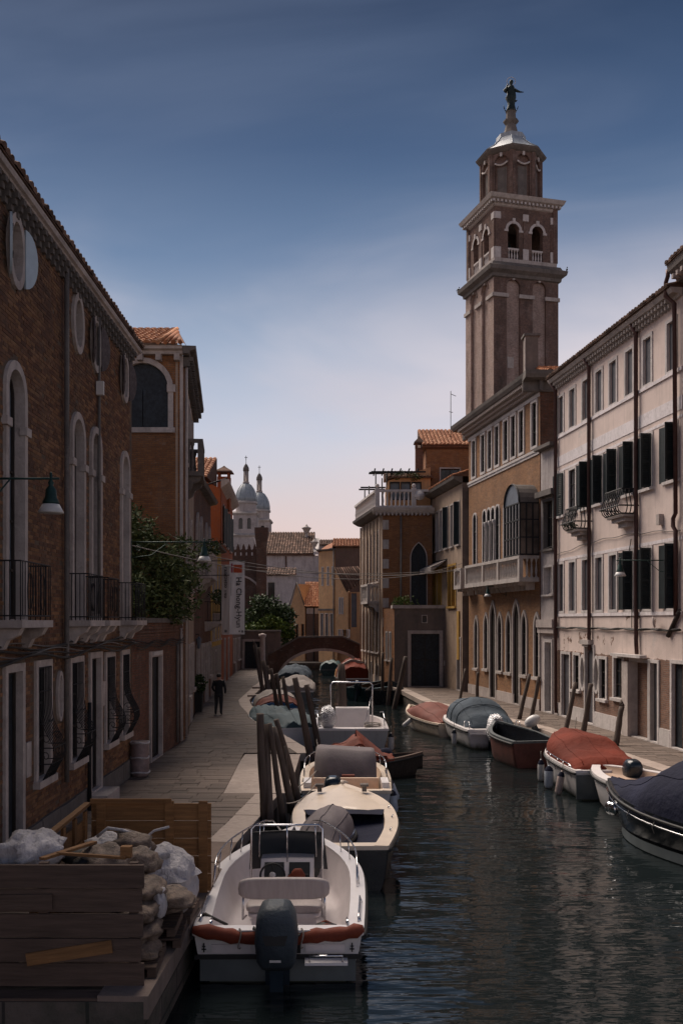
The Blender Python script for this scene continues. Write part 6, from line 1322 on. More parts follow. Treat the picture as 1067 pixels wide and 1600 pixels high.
# dark fabric hood leaning at the left of the cream boat
hd = Boat('hooded_motor', 'grey hooded motor cover between the white boat console and the cream boat', -.52, 17.4, 75, 2.2, .95, .70, 'hullblack', 'chrome', 'navy', 2.0, .05, .1, .05, None, cat='covered engine', stern=.9)
hd.cover([(.0, .05), (.25, .42), (.6, .5), (.9, .12), (.98, .02)], 'greycv', .0, .05, .03, 8)
# cream boat with grey covered console
b3_ = Boat('cream_motorboat', 'cream boat with grey canvas over its console and a steel bow rail', .12, 23.0, 90.5, 5.4, 2.3, .70, 'gelhull', 'cream', 'creamin', 2.4, .15, .15, .2, GB, stern=.92)
gc = MB(); rs = []
for f, w, d0, d1 in ((0, .78, 1.5, 2.75), (.35, .80, 1.5, 2.75), (.75, .78, 1.62, 2.7), (.97, .74, 1.8, 2.6), (1.0, .66, 1.9, 2.5)):
    z = .35 + 1.12 * f; rs.append([(x + .04 * mnoise.noise(Vector((x * 3, y * 4, z * 3))), y + .03 * mnoise.noise(Vector((y * 5, x, z * 2))), z + .04 * sin(y * 2.2) * f) for x, y in [(d0, -w), (d0 - .04, -w * .5), (d0 + .03, 0), (d0 - .04, w * .5), (d0, w), ((d0 + d1) / 2, w + .02), (d1, w), (d1, 0), (d1, -w), ((d0 + d1) / 2, -w - .02)]])
gc.rings(rs, True, False, True, 0, True).build('console_cover', 'greycv', b3_.t)
box('bench_back', 'creamin', b3_.t, 1.05, 1.15, -.82, .82, .45, .85); box('bench', 'creamin', b3_.t, .75, 1.05, -.8, .8, .2, .5); box('helm_seat', 'rustdk', b3_.t, 1.2, 1.35, -.22, .1, .4, .9)
b3_.outboard('motorblk', .46, .32, -6, .55, 1.0, .60); b3_.rail(.35, .97, .30, .08, 5, joinbow=False)
for sd in (-1, 1):
    for i in range(4): box('side_vent', 'rubber', b3_.t, 1.2 + .16 * i, 1.28 + .16 * i, sd * (b3_.b(.25) - .06) - .06, sd * (b3_.b(.25) - .06) + .04, b3_.z(.25) + .026, b3_.z(.25) + .034)
    box('side_seat', 'gel', b3_.t, .3, 1.1, sd * .95 - .09, sd * .95 + .09, .72, .86)
fender(b3_.world(1.7, -1.22, .42), 'white blue topped fender hanging at a slant from the cream boat with covered console', 'fenderbl', .10, .55, (0, R(-22)), 'navy')
fender(b3_.world(.3, -1.14, .38), 'white blue topped fender hanging straight at the stern of the covered console boat', 'fenderbl', .10, .55, (0, R(-6)), 'navy')
# little boat with orange tarps
b4_ = Boat('wooden_rowboat', 'small wooden boat heaped with orange red tarps, bow pointing right', -.75, 29.4, 8, 3.3, 1.3, .48, 'dkwood', 'board', 'dkwood', 2.0, .22, .1, .08, GB)
b4_.cover([(.0, .2), (.2, .5), (.38, .75), (.5, .25), (.7, .10)], 'orange', .03, .06, .10, 3); MB().rings([[(1.2 + .9 * f, y, .6 + .75 * (1 - f) * (1 - abs(y) / .6) + .1) for y in (-.6, -.3, 0, .3, .6)] for f in (0, .35, .7, 1)], False, False, False, 0, True).build('folded_tarp', 'rustdk', b4_.t)
MB().ball((2.1, .1, .55), (.35, .3, .3), 10, 6, lump=.2).build('blue_bundle', 'navy', b4_.t)
# white workboat with console, rail and foil wrapped engine
b5_ = Boat('white_workboat', 'white flat sterned workboat with steel hoop and foil wrapped engine beyond the orange tarps', .36, 34.8, 91, 5.6, 2.75, .85, 'greyhull', 'gel', 'gelpink', 2.4, .1, .35, .16, GB, stern=.97)
box('console', 'gel', b5_.t, 1.9, 2.6, -.75, .55, .3, 1.45); box('side_deck', 'gel', b5_.t, .05, .9, -1.25, 1.25, .72, .84)
MB().tube([(1.8, -.85, .5), (1.85, -.85, 2.35), (1.9, -.75, 2.45), (1.9, .65, 2.45), (1.85, .75, 2.35), (1.8, .75, .5)], .03, 6).tube([(.9, -.5, .85), (1.8, -.8, 1.9)], .012, 4).build('hoop', 'chrome', b5_.t)
MB().tube([(.1, -1.2, .88), (.1, -1.2, 1.25), (1.6, -1.25, 1.35), (3, -1.2, 1.2)], .02, 5).tube([(.1, 1.2, .88), (.1, 1.2, 1.25), (1.6, 1.25, 1.35), (3, 1.2, 1.2)], .02, 5).build('hand_rail', 'chrome', b5_.t)
MB().ball((.5, .85, 1.25), (.38, .33, .45), 12, 8, lump=.2, seed=6).build('engine_cover', 'foil', b5_.t)
MB().tube([(.6 + .25 * cos(a), -.8 + .3 * sin(a), .88 + .01 * a) for a in [k * .5 for k in range(30)]], .025, 5).build('coiled_rope', 'rope', b5_.t)
fender(b5_.world(.25, -1.45, .35), 'grey fender on the right stern corner of the white workboat', 'fender', .11, .6)
# covered boats by the left poles
cb = [('covered_boat', 'boat under pale teal and dark canvas behind the leaning mooring poles', -1.6, 36.5, 108, 6.6, 2.2, .7, 'gel', 'gel', 'tealcv', [(0, .15), (.2, .45), (.35, .5), (.5, .25), (.65, .38), (.97, .05)]),
      ('covered_boat', 'boat under bright blue and red patched covers beside the quay kink', -2.9, 44.5, 100, 5.5, 2.0, .7, 'hullblack', 'gel', 'blue', [(0, .3), (.2, .3), (.4, .65), (.55, .35), (.97, .05)]),
      ('covered_boat', 'boat under a creased off white sheet near the bridge on the left', -2.6, 55, 92, 6, 2.2, .75, 'hullgrey', 'gel', 'whitecv', [(0, .3), (.15, .6), (.3, .45), (.5, .7), (.6, .4), (.97, .05)]),
      ('covered_boat', 'dark covered boat with a yellow edged sheet just before the bridge on the left', -3.4, 66, 88, 6, 2.4, .8, 'hullblack', 'yellow', 'navylt', [(0, .4), (.2, .75), (.4, .6), (.5, .8), (.97, .1)]),
      ('covered_boat', 'boat under orange, white and red striped sheets beside the right end of the bridge', 1.0, 66.2, 96, 6, 2.3, .8, 'hullred', 'gel', 'rust', [(0, .8), (.3, 1.3), (.7, .7), (.97, .1)]),
      ('covered_boat', 'small dark teal covered boat seen through the bridge arch', -.9, 84, 90, 5, 2.0, .5, 'hullgreen', 'hullgrey', 'hullgreen', [(0, .6), (.4, .7), (.97, .1)])]
for nm, lb_, x, y, hd_, L, B, H, mh, mr, mc, ks in cb:
    q = Boat(nm, lb_, x, y, hd_, L, B, H, mh, mr, mc, 2.2, .25, .1, .1, GB); q.cover(ks, mc, .03, .08, .13, x * 3)
    if mc == 'rust':
        for k, m_ in enumerate(('whitecv', 'yellow', 'whitecv')): q.cover([(.18 + .2 * k, ks[1][1] - .02 - .2 * k), (.24 + .2 * k, ks[1][1] - .04 - .2 * k)], m_, .05, .02, .05, x * 3, 'cover_stripe')
    if mc == 'blue':
        q.cover([(.02, .36), (.14, .55), (.18, .6)], 'rustdk', .05, .02, .07, x * 3, 'cover_patch'); q.cover([(.2, .63), (.3, .76), (.33, .78)], 'whitecv', .05, .02, .07, x * 3, 'cover_patch')
q = Boat('green_boat', 'open dark green wooden boat with pale edge moored by the corner palace', 1.1, 57.5, 60, 5.2, 2.2, .75, 'hullgreen', 'tealcv', 'hullblack', 2.2, .35, .1, .12, GB); q.outboard('motorblk', .4, 0, 20, .7, 1, .5); box('thwart', 'hullgreen', q.t, 1.8, 2.1, -.9, .9, .5, .56)
q = Boat('dark_boat', 'plain dark boat behind the green one next to the palace wall', 2.2, 54.8, 78, 4.2, 1.9, .8, 'hullblack', 'hullblack', 'hullblack', 2.2, .3, .1, .1, GB)

# right bank boats (bows up the canal or towards the camera)
r1 = Boat('small_tender', 'small cream boat under a dull red cover at the start of the right quay', 4.75, 39.6, 108, 5.2, 1.8, .55, 'cream', 'cream', 'creamin', 2.2, .35, .1, .12, GB, rubmat='dkwood')
r1.cover([(.02, .12), (.25, .45), (.5, .62), (.72, .28), (.80, .05)], 'rustdk', .0, .03, .03, 11)
fender(r1.world(2.9, 1.0, .35), 'cream fender hanging at a slant from the small boat with the dull red cover', 'fender', .1, .6, (0, R(50)))
r2 = Boat('covered_cruiser', 'white cruiser under a domed slate blue cover on the right quay', 5.75, 35.8, 97, 6.0, 2.35, .72, 'gelhull', 'gel', 'gelpink', 2.4, .2, .3, .25, GB)
r2.cover([(.10, .05), (.2, .5), (.42, .98), (.62, .85), (.85, .2), (.93, .03)], 'navylt', -.12, .0, .04, 12, pw=.7)
for k in range(3): MB().tube([(6.2 * (.3 + .14 * k), (r2.b(.3 + .14 * k) - .1) * cos(a), r2.z(.3) + (.78, .99, .86)[k] * sin(a) ** .7) for a in [pi * j / 16 for j in range(17)]], .018, 5).build('cover_hoop', 'navylt', r2.t)
r2.outboard('foil', .55, .15, -10, .35, 1.15, .9)
MB().box(-.1, .5, -1.0, 1.0, .55, .62).build('swim_platform', 'gel', r2.t); r2.rail(.02, .14, .25, .1, 2)
fender(r2.world(1.2, 1.3, .3), 'grey fender on the canal side of the slate blue covered cruiser', 'fender', .1, .55); 
m2 = Boat('punt', 'faded red flat boat with dark open deck, between the cruiser and the rust covered boat', 6.35, 31.3, 101, 3.9, 1.75, .85, 'hullred', 'hullgrey', 'hullblack', 1.6, .3, .2, .1, GB)
ob = MB().ball((0, 0, .0), (.34, .21, .21), 14, 8).build('white_motor', 'motorwh', None, (7.15, 36.0, .28), (0, R(-28), R(10))); tag(ob, 'tilted white outboard motor behind the slate blue cruiser by the quay', 'outboard motor')
MB().box(-.14, .06, -.06, .06, -.75, -.1).build('motor_leg', 'hullgrey', ob)
r4 = Boat('white_motorboat', 'white motorboat under a rust red cover with fenders on its canal side', 7.18, 25.6, 93, 4.8, 2.05, .78, 'gelhull', 'gel', 'gelpink', 2.4, .2, .3, .16, GB, stern=.92)
MB().box(-.03, -.004, -.95, .95, .04, .68).build('transom_panel', 'hullgrey', r4.t); 
r4.cover([(.02, .05), (.10, .30), (.30, .42), (.36, .50), (.44, .66), (.62, .62), (.80, .60), (.9, .2), (.95, .03)], 'rust', -.02, .02, .05, 13, pw=.62)
r4.outboard('motorblk', .46, -.45, -8, .55, 1, .62); box('swim_bracket', 'hullgrey', r4.t, -.35, -.03, -.8, -.1, .1, .18)
for i, (x, mt_, rr, lb_) in enumerate(((3.1, 'fender', .10, 'grey white fender farthest along the side of the rust covered motorboat'), (1.9, 'fenderbl', .13, 'fat pale blue fender with dark top, middle one on the rust covered motorboat'), (.9, 'fenderpk', .10, 'dirty pink fender nearest the stern of the rust covered motorboat'))):
    fender(r4.world(x, r4.b(x / 4.8) + .14, .30), lb_, mt_, rr, .62, (0, R(10 * (i == 2))), 'navy')
r4.rail(.08, .8, .08, .03, 6)
r5 = Boat('tan_deck_boat', 'white boat with tan padded bow deck between the rust covered and navy covered boats', 8.75, 20.6, 109, 5.8, 2.3, .80, 'gel', 'gel', 'tan', 2.6, .1, .62, .25, GB, fore=1.0, inset=.05)
r6 = Boat('navy_boat', 'big dark blue boat under a navy canvas tent at the right margin', 8.85, 16.7, 113, 6.5, 2.6, .80, 'hullblack', 'hullblack', 'navy', 2.2, .25, .2, .06, GB)
r6.cover([(.0, .6), (.25, .95), (.46, 1.12), (.55, 1.08), (.72, .45), (.84, .2), (.92, .12), (.985, .05)], 'navy', .03, .14, .06, 14, pw=.85)
MB().tube([(6.5 * t, (r6.b(t) + .035), r6.z(t) - .2) for t in [k / 16 for k in range(17)]], .02, 5).build('side_strip', 'chrome', r6.t); MB().rings([[(6.5 * t - .10 * 6.5 * t ** 3 * .75, (r6.b(t) * .93 + .012), zz) for zz in (.02, .22)] for t in [k / 16 for k in range(16)]], False, False, False, 0, True).build('boot_stripe', 'hullgrey', r6.t)
for k in range(2): MB().ball((6.15 - .3 * k, .25 + .15 * k, .45 + .05 * k), (.16, .10, .16), 10, 6).build('bow_fitting', 'chrome', r6.t)

# =============== mooring poles ===============
pl = [  # top px,py ; bottom px,py on water/landing ; radius ; label
 ((406, 1115), (414, 1290), -.2, .105, 'thick upright pole, leftmost of the near cluster'),
 ((416, 1131), (422, 1292), -.2, .095, 'blunt upright pole second from the left in the near cluster'),
 ((421, 1130), (443, 1288), -.2, .075, 'thin slanting pole crossing behind the upright ones of the near cluster'),
 ((428, 1136), (459, 1272), -.2, .09, 'slanting pole in the middle of the near cluster'),
 ((432, 1124), (470, 1262), -.2, .09, 'most slanting pole on the right side of the near cluster'),
 ((446, 1165), (452, 1270), -.2, .05, 'thin stake low down between the poles of the near cluster'),
 ((398, 1007), (416, 1112), WL, .13, 'tall grey pole with pointed tip, farthest left by the quay kink'),
 ((411, 1032), (428, 1122), WL, .16, 'thick dark pole beside the pointed one at the quay kink'),
 ((423, 1045), (439, 1136), WL, .12, 'dark leaning pole third along the quay kink'),
 ((442, 1057), (456, 1146), WL, .11, 'short blunt pole before the patched blue cover'),
 ((461, 1059), (492, 1215), WL, .13, 'long leaning pole rising past the pale teal covered boat'),
 ((479, 1070), (502, 1190), WL, .12, 'leaning pole closest to the foil wrapped engine'),
 ((404, 1012), (412, 1100), WL, .12, 'dark upright pole between the pointed one and the quay, at the kink'),
 ((417, 1040), (420, 1118), WL, .13, 'upright dark pole half hidden by the thick one at the kink'),
 ((432, 1052), (446, 1140), WL, .10, 'slim leaning pole before the off white sheeted boat'),
 ((533, 1037), (537, 1160), WL, .21, 'very thick vertical pole standing alone in mid canal'),
 ((634, 1026), (616, 1108), WL, .16, 'thick pole leaning right at the corner of the right quay'),
 ((612, 1028), (606, 1102), WL, .13, 'thinner pole behind the thick one at the corner of the right quay'),
 ((598, 1020), (597, 1096), WL, .12, 'upright pole against the canal front of the low wing'),
 ((727, 1045), (716, 1104), 0, .085, 'reddish slim pole leaning over the small red covered tender'),
 ((746, 1050), (745, 1098), 0, .10, 'upright dark stake behind the slate blue cover'),
 ((827, 1053), (811, 1124), 0, .10, 'leaning pole in front of the palazzo, the left of the pair'),
 ((842, 1057), (829, 1128), 0, .10, 'leaning pole in front of the palazzo, the right of the pair'),
 ((899, 1066), (882, 1148), 0, .10, 'leaning pole behind the rust cover, left one by the pink house'),
 ((923, 1068), (910, 1150), 0, .11, 'leaning pole behind the rust cover, middle one by the pink house'),
 ((971, 1103), (961, 1165), 0, .12, 'pole with a slanted cut top behind the rust cover, nearest the tan deck')]
edges = {16: 0, 17: 0}
for i, (a, b_, zb_, r, lb_) in enumerate(pl):
    base = gpt(b_[0], b_[1], zb_)
    top_ = at(a[0], a[1], base.y + (.25 if i % 2 else -.15)); d = top_ - base; n = 7
    mb = MB(); pts = [base - d * (.0 if zb_ > WL else .25)] + [base + d * (k / n) + Vector((.008 * sin(i + k), .008 * cos(i * 2 + k), 0)) for k in range(1, n + 1)]
    if zb_ == -.2: pts[0].z = -1.5 * 0 - .21
    mb.tube(pts, [r * .85 * (1.08 - .25 * k / n + .05 * sin(k * 2.1 + i)) for k in range(n + 1)], 9, cap=True)
    if i in (6, 25): mb.tube([pts[-1], pts[-1] + d.normalized() * r * 1.8 + Vector((-r * .5, 0, 0))], [r * .8, r * .12], 9)
    tag(mb.build('mooring_pole', 'post'), lb_, 'mooring pole', 'mooring poles')

# lines from boats to the poles and rings
for i, (a, b_, s_, lb_) in enumerate(((b2.world(5.2, .6, 1.0), gpt(447, 1255, .3), .12, 'slack rope from the bow of the cream rimmed dark boat to the near poles'), (b3_.world(4.8, .5, .9), gpt(466, 1230, .5), .1, 'slack rope from the bow of the covered console boat to the slanting pole'),
    (b5_.world(.2, 1.3, .9), gpt(497, 1165, .2), .15, 'slack rope from the stern of the white workboat to the leaning pole'), (r4.world(4.5, -.3, .95), at(900, 1120, 30.5), .1, 'rope from the bow of the rust covered motorboat to the leaning pole'), (r2.world(.3, -1.0, .8), (7.35, 36.4, .05), .12, 'rope from the stern of the slate blue covered cruiser to the quay'))):
    tag(MB().tube(sag(a, b_, s_, 12), .013, 5).build('mooring_line', 'rope'), lb_, 'mooring line')
# =============== person walking away ===============
def skin_body(nodes, edges_, name, mats, parent, loc, rz, slots=None, sub=2):
    me = bpy.data.meshes.new(name); me.from_pydata([n[0] for n in nodes], edges_, [])
    o = bpy.data.objects.new(name, me); C.objects.link(o); m = o.modifiers.new('s', 'SKIN'); 
    for v, n in zip(me.skin_vertices[0].data, nodes): v.radius = n[1] if isinstance(n[1], tuple) else (n[1], n[1])
    me.skin_vertices[0].data[0].use_root = True; m.use_smooth_shade = True
    if sub: q = o.modifiers.new('u', 'SUBSURF'); q.levels = sub; q.render_levels = sub
    dg = bpy.context.evaluated_depsgraph_get(); me2 = bpy.data.meshes.new_from_object(o.evaluated_get(dg)); bpy.data.objects.remove(o)
    me2.materials.clear()
    for x in mats: me2.materials.append(M[x])
    if slots:
        for p in me2.polygons: p.material_index = slots(p.center); p.use_smooth = True
    return link(name, me2, parent, loc, (0, 0, rz))
pp = gpt(342, 1117); per = thing('person', 'person in black jacket and dark trousers walking away along the left pavement', 'person', pp, 0)
nd = [((0, 0, .95), (0.180, 0.132)), ((0, .02, 1.12), (0.168, 0.120)), ((0, .03, 1.32), (0.216, 0.138)), ((0, .02, 1.44), (0.156, 0.108)), ((0, .03, 1.52), (0.060, 0.060)), ((0, .05, 1.60), (0.090, 0.102)), ((0, .05, 1.69), (0.090, 0.108)),
      ((-.19, .02, 1.43), (0.078, 0.078)), ((-.27, -.03, 1.18), (0.060, 0.060)), ((-.21, .14, 1.02), (0.046, 0.046)), ((-.15, .21, 1.0), (0.036, 0.036)),
      ((.19, .02, 1.43), (0.078, 0.078)), ((.28, -.04, 1.18), (0.060, 0.060)), ((.27, .10, .98), (0.046, 0.046)), ((.26, .16, .92), (0.036, 0.036)),
      ((-.09, 0, .86), (0.114, 0.120)), ((-.11, .06, .5), (0.078, 0.084)), ((-.13, -.02, .10), (0.050, 0.054)), ((-.14, .10, .04), (0.054, 0.036)),
      ((.09, 0, .86), (0.114, 0.120)), ((.10, .02, .5), (0.078, 0.084)), ((.12, -.14, .12), (0.050, 0.054)), ((.14, -.04, .04), (0.054, 0.036))]
ed = [(0, 1), (1, 2), (2, 3), (3, 4), (4, 5), (5, 6), (3, 7), (7, 8), (8, 9), (9, 10), (3, 11), (11, 12), (12, 13), (13, 14), (0, 15), (15, 16), (16, 17), (17, 18), (0, 19), (19, 20), (20, 21), (21, 22)]
skin_body(nd, ed, 'body', ['skin', 'cloth', 'clothdk', 'rubber'], per, (0, 0, 0), 0, lambda c: 3 if c.z < .1 else 2 if c.z < .92 else (1 if c.z < 1.49 and not (c.z < 1.06 and abs(c.x) > .1 and c.y > .12) else 0), 2)
MB().ball((0, .04, 1.68), (.098, .112, .10), 14, 8).build('hair', 'hair', per)
# potted shrub and refuse sack
pt = thing('potted_shrub', 'small round shrub in a tall dark tub beside the person', 'potted plant', gpt(311, 1112))
MB().lathe([(.20, 0), (.27, .85), (.29, .9), (.25, .9), (.24, .84), (0, .84)], 4, ph=pi / 4, sm=False).build('tub', 'pot', pt); MB().lathe([(0, .845), (.23, .85)], 4, ph=pi / 4, cap=False).build('soil', 'soil', pt)
leaves(900, [((0, 0, 1.2), (.36, .36, .42))], .12, 61, narrow=.3).build('foliage', 'leafmid', pt, kind='stuff')
bn = thing('refuse_sack', 'translucent striped refuse sack standing against the house wall before the framed door', 'refuse sack', gpt(219, 1213), 0)
MB().lathe([(.19, 0), (.235, .08), (.245, .35), (.22, .5), (.24, .72), (.23, .86), (.20, .92), (.15, .9), (0, .86)], 18).build('sack', 'sackpk', bn)
for z, r, m_ in ((.88, .238, 'bagwhite'), (.50, .232, 'bagwhite'), (.12, .25, 'bagwhite')): MB().tube([(r * cos(a), r * sin(a), z + .015 * sin(3 * a)) for a in [2 * pi * k / 18 for k in range(18)]], .025, 6, closed=True).build('band', m_, bn)
# banner with lettering, facing the camera
bnr = thing('banner', 'tall white double exhibition banner with dark vertical lettering hung over the left pavement', 'banner', (gx(345, 38), 38, 0))
zt, zb_ = at(0, 877, 38).z, at(0, 992, 38).z; xw = gx(382.5, 38) - gx(345, 38); xs = xw * .37; zt2 = at(0, 882, 38).z
def cloth_panel(x0, x1, y0, y1, z0, z1, nm):
    rs = [[(x0 + (x1 - x0) * i / 8 , y0 + (y1 - y0) * i / 8 + .012 * sin(i * 1.3 + j * .5), z1 + (z0 - z1) * j / 16) for i in range(9)] for j in range(17)]
    return MB().rings(rs, False, False, False, 0, True).build(nm, 'banner', bnr)
cloth_panel(0, xs, .30, .02, zb_, zt2, 'side_panel'); cloth_panel(xs, xw, .0, .0, zb_ + .02, zt, 'front_panel')
def text(s_, size, x, y, z, mat, parent, vert=True, rotz=0, name='lettering', w=None):
    cu = bpy.data.curves.new('t', 'FONT'); cu.body = s_; cu.size = size; cu.resolution_u = 2; cu.offset = .004
    o = bpy.data.objects.new('t', cu); C.objects.link(o); dg = bpy.context.evaluated_depsgraph_get(); me = bpy.data.meshes.new_from_object(o.evaluated_get(dg)); bpy.data.objects.remove(o)
    if w:
        ww = max(v.co.x for v in me.vertices); k = w / ww
        for v in me.vertices: v.co.x *= k; v.co.y *= k
    me.materials.clear(); me.materials.append(M[mat])
    return link(name, me, parent, (x, y, z), (R(90), R(90) if vert else 0, rotz))
text('Ha Chong-Hyun', .3, xs + (xw - xs) * .46, -.04, zt - .62, 'ink', bnr, w=2.0)
text('Palazzetto Tito', .2, xs * .38, .12, zt2 - .08, 'ink', bnr, w=1.25, rotz=R(-38) * 0)
text('. . . . . . . . . . . . . . . .', .06, xs + .06, -.035, zt - .62, 'ink', bnr, w=.75); 
text('= & =', .1, xs + .36, -.035, zb_ + .10, 'ink', bnr, False, w=.3); text('BB', .1, .14, .12, zb_ + .10, 'ink', bnr, False, w=.16)
box('orange_square', 'logored', bnr, xs + .16, xs + .50, -.035, -.03, zt - .45, zt - .14); box('magenta_strip', 'logomag', bnr, xs + .07, xs + .13, -.035, -.03, zt - .45, zt - .09)
MB().tube([(-2.0, .0, zt + .02), (xw + .02, 0, zt + .02)], .02, 6).tube([(-1.9, .3, zt2 - .42), (xs, .02, zt2 - .42)], .018, 5).build('pole', 'iron', bnr)
# small cctv camera and lantern on the house past the wall
cc = MB().box(-.07, .07, -.25, .0, -.06, .08).tube([(0, 0, 0), (-.25, .05, .1)], .02, 5).build('wall_camera', 'signwhite', None, at(291, 1022, 34.2)); tag(cc, 'small white security camera on the house wall above the pavement', 'camera')
ln = thing('wall_lantern', 'old glass lantern on an iron bracket past the garden tree', 'lantern', at(311, 1003, 43)); MB().lathe([(.05, -.3), (.13, .12), (.02, .25), (0, .3)], 6, sm=False).build('glass', 'glassblue', ln); MB().tube([(-.35, 0, .3), (0, 0, .35), (0, 0, .25)], .015, 5).build('bracket', 'iron', ln)

# =============== debris enclosure ===============
fx0, fx1, fY = -5.2, -2.18, 10.62
fence = thing('board_fence', 'wide rough fence of five dark horizontal boards hiding the debris in front', 'board fence', (fx0, fY, 0))
for i in range(5): 
    z = .0 + .272 * i; MB().box(0, fx1 - fx0 - (.0, .03, .01, .02, .0)[i], -.022 - .010 * ((i * 2) % 3), .01, z + .008, z + .260).build('board', 'board', fence, None, (0, R(.07 * (-1) ** i), 0))
for x in (.75, 1.9, 2.9): box('post', 'board', fence, x - .05, x + .05, .012, .09, 0, 1.36)
o = MB().box(0, .62, -.06, -.032, 0, .17).build('broken_board', 'board', fence, (1.4, -.0, 1.0 - .15), (0, R(-1), 0)); o = MB().box(0, .95, -.065, -.034, 0, .14).build('broken_board', 'boardor', fence, (1.75, 0, .24), (0, R(-9), 0))
box('bottom_beam', 'board', fence, .5, 3.0, -.30, -.05, -.32, -.02); 
bf = thing('plank_fence', 'upright orange brown panel of planks closing the far side of the debris', 'board panel', (-3.72, 14.3, 0))
for i in range(5): MB().box(0, 1.78, 0, .03, .02 + .262 * i, .27 + .262 * i).build('board', 'boardor', bf)
for x in (.08, 1.1, 1.6): box('upright', 'boardor', bf, x, x + .13, -.035, -.003, 0, 1.36)
box('top_rail', 'boardor', bf, 0, 1.2, -.07, -.036, 1.33, 1.40)
sf = thing('plank_fence', 'low slanting fence of orange boards along the left of the debris', 'board panel', (-3.8, 11.7, 0))
for i in range(4): MB().box(0, .03, 0, 2.55, .05 + .27 * i, .30 + .27 * i).build('board', 'boardor', sf)
for i in range(5): box('upright', 'boardor', sf, .032, .07, .1 + .55 * i, .22 + .55 * i, 0, 1.25)
MB().box(-.02, .07, -.1, 2.6, 0, .045).build('top_rail', 'boardor', sf, (0, 0, 1.24), (R(1.2), 0, 0))
def sack(name, label, c, r, mat, seed, lump=.3, nn=(26, 18), grp=None, folds=.05):
    mb = MB(); n, m = nn; rs = []
    for i in range(1, m):
        a = pi * i / m; row = []
        for k in range(n):
            th = 2 * pi * k / n; d = Vector((sin(a) * cos(th), sin(a) * sin(th), -cos(a)))
            q = 1 + folds * 1.6 * (.5 - 2 * abs(mnoise.noise(d * 3.3 + Vector((seed, 3, 7))))) + lump * mnoise.noise(d * 1.6 + Vector((seed, 0, 0))) + lump * .4 * mnoise.noise(d * 4 + Vector((0, seed, 0))) + folds * sin(th * 7 + 3 * mnoise.noise(d * 2 + Vector((seed, 1, 1)))) * (sin(a) ** 1.2) + folds * .9 * abs(mnoise.noise(d * 7 + Vector((seed, 5, 0))))
            zz = d.z * r[2] * q; zz = max(zz, -r[2] * .8); row.append((d.x * r[0] * q, d.y * r[1] * q, zz))
        rs.append(row)
    mb.rings(rs, True, True, True, 0, True); t = mb.build(name, mat, None, c); tag(t, label, 'sack', grp); return t
g1 = 'sacks of building debris'
s1 = sack('debris_sack', 'big white woven sack leaning against the back boards', (-2.48, 13.0, .50), (.52, .45, .46), 'bagwhite', 3.1, .22, (34, 24), g1, .05)
nk = MB(); rs = []
for q in range(12):
    f = q / 11; rr = .46 * (1 - f) ** .8 + .10 + .05 * (f > .9); row_ = []
    for k in range(28):
        a = 2 * pi * k / 28; w_ = 1 + (.10 + .12 * f) * sin(a * 6 + 2 * f) + .12 * mnoise.noise(Vector((cos(a) * 2, sin(a) * 2, f * 3))); row_.append((-.28 * f ** 1.2 + rr * cos(a) * w_ * .95, rr * sin(a) * w_ * .8, .10 + .50 * f - .10 * f * cos(a)))
    rs.append(row_)
nk.rings(rs, True, False, True); nk.build('sack_neck', 'bagwhite', s1)
MB().tube([(-.2, 0, .58), (-.05, 0, .70), (.15, 0, .75)], .018, 6).build('strap', 'bagwhite', s1)
sack('debris_sack', 'crumpled white sack lying on top behind the left part of the fence', (-3.66, 11.35, 1.32), (.36, .40, .22), 'bagwhite', 7.7, .35, (34, 22), g1, .08)
s2 = sack('debris_sack', 'open white sack spilling earth between the brown sacks and the big white one', (-2.95, 12.7, .93), (.52, .40, .27), 'bagwhite', 5.2, .35, (32, 22), g1, .09)
MB().ball((.22, -.12, .19), (.28, .2, .15), 16, 10, lump=.5, seed=2).build('earth', 'bagbrown', s2)
MB().tube([(-.25, -.1, .28), (-.1, -.14, .40), (.1, -.14, .37), (.2, -.14, .33)], .022, 6).build('strap', 'bagwhite', s2)
bs = [(-2.86, 11.55, 1.16, .34, .32, .20, 'brown clear sack at the top of the heap'), (-2.55, 12.0, 1.02, .26, .3, .17, 'brown sack under the big white one, beside the small post'), (-2.38, 11.6, .80, .27, .32, .15, 'brown sack second from the top at the fence end'), (-2.16, 12.1, .55, .30, .32, .14, 'brown sack bulging farthest right over the pallets'), (-2.38, 11.3, .62, .22, .3, .12, 'thin brown sack in the middle of the fence end stack'), (-2.36, 11.3, .40, .25, .32, .13, 'brown sack third from the ground at the fence end'), (-2.38, 11.2, .22, .26, .32, .12, 'lowest brown sack lying on the pallet at the fence end'), (-2.20, 12.45, .40, .28, .3, .13, 'brown sack behind the bulging one on the pallets'), (-3.1, 12.1, .9, .45, .4, .22, 'wide brown sack half hidden behind the fence'), (-3.3, 12.9, .6, .4, .5, .3, 'brown sack deep inside the enclosure'), (-2.9, 11.4, .75, .4, .45, .25, 'brown sack pressed against the back of the fence')]
for i, (x, y, z, a, b_, c_, lb_) in enumerate(bs): sack('debris_sack', lb_, (x, y, z), (a, b_, c_), 'bagbrown', 11 + i * 1.7, .3, (24, 16), g1, .05)
sack('debris_sack', 'dark plastic sheeting between the left white sack and the brown sacks', (-3.05, 11.6, 1.17), (.25, .3, .14), 'rubber', 33, .3, (22, 14), g1, .06)
sack('debris_sack', 'small white plastic scrap folded over the brown sacks at the fence end', (-2.17, 11.5, .66), (.08, .14, .20), 'bagwhite', 41, .3, (20, 14), g1, .06)
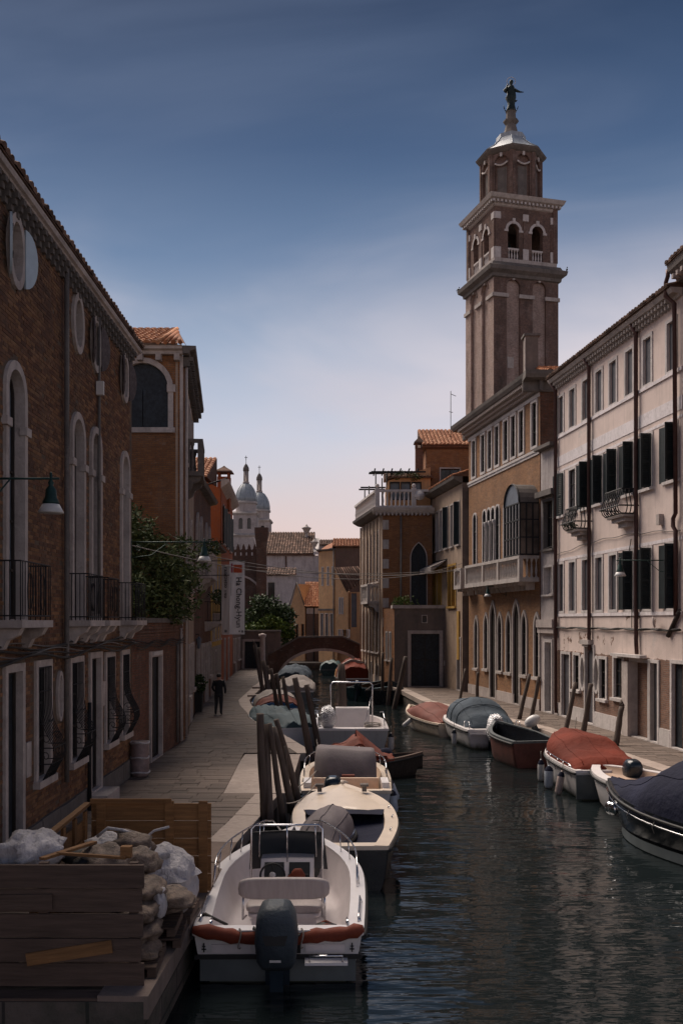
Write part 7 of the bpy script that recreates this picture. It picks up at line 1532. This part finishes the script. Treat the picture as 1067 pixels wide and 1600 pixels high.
def pallet(x, y, z, ang, label, w=.9, d=.8):
    t = thing('pallet', label, 'pallet', (x, y, z), R(ang), 'pallets under the debris')
    for i in range(5): box('slat', 'board', t, -w / 2, w / 2, -d / 2 + i * d / 5 + .01, -d / 2 + (i + 1) * d / 5 - .03, .09, .112)
    for i in range(3): box('block', 'board', t, -w / 2 + i * (w - .1) / 2, -w / 2 + .1 + i * (w - .1) / 2, -d / 2, d / 2 - .02, 0, .089)
pallet(-2.42, 11.25, .02, 3, 'lowest wooden pallet at the end of the board fence', .62, .9); pallet(-2.33, 12.2, .02, 4, 'middle wooden pallet under the bulging brown sacks', .66, .85); pallet(-2.4, 13.15, .02, 0, 'farther wooden pallet under the big white sack', .8, .85); pallet(-2.36, 12.2, .15, 2, 'upper wooden pallet stacked on the middle one', .6, .8)
lp = MB().box(0, .8, 0, .05, 0, .03).build('loose_lath', 'boardor', None, (-3.25, 10.95, 1.37), (0, R(3), R(-4))); tag(lp, 'thin pale lath lying on the top edge of the board fence', 'lath')
lp = MB().box(0, .12, 0, .10, 0, .13).build('wood_block', 'boardor', None, (-2.52, 10.95, 1.33)); tag(lp, 'short wooden block standing on the top edge of the board fence', 'wood block')
lp = MB().box(-.04, .04, 0, .9, 0, .03).build('loose_lath', 'boardor', None, (-3.35, 10.75, 1.36), (0, 0, R(-25))); tag(lp, 'orange lath sticking out over the fence top beside the left white sack', 'lath')

# =============== overhead wires ===============
for i, (a, b_, s_) in enumerate(((at(325, 868, 30), at(744, 885, 50), .55), (at(205, 852, 25.3), at(722, 880, 54), .9), (at(345, 888, 40), at(722, 889, 54), .25), (at(382, 884, 38), at(690, 893, 58), .3), (at(722, 889, 54), at(870, 850, 41.2), .2))):
    w = MB().tube(sag(a, b_, s_, 16), .013, 4).build('overhead_cable', 'cablelt'); tag(w, ('thin cable crossing the canal from beside the left lamp to the palazzo', 'lowest thin cable crossing the canal to the beige house', 'cable from the banner to the beige house', 'cable from the right edge of the banner to the low wing', 'cable strung along the palazzo front to the pink house')[i], 'cable', 'cables strung between the houses')
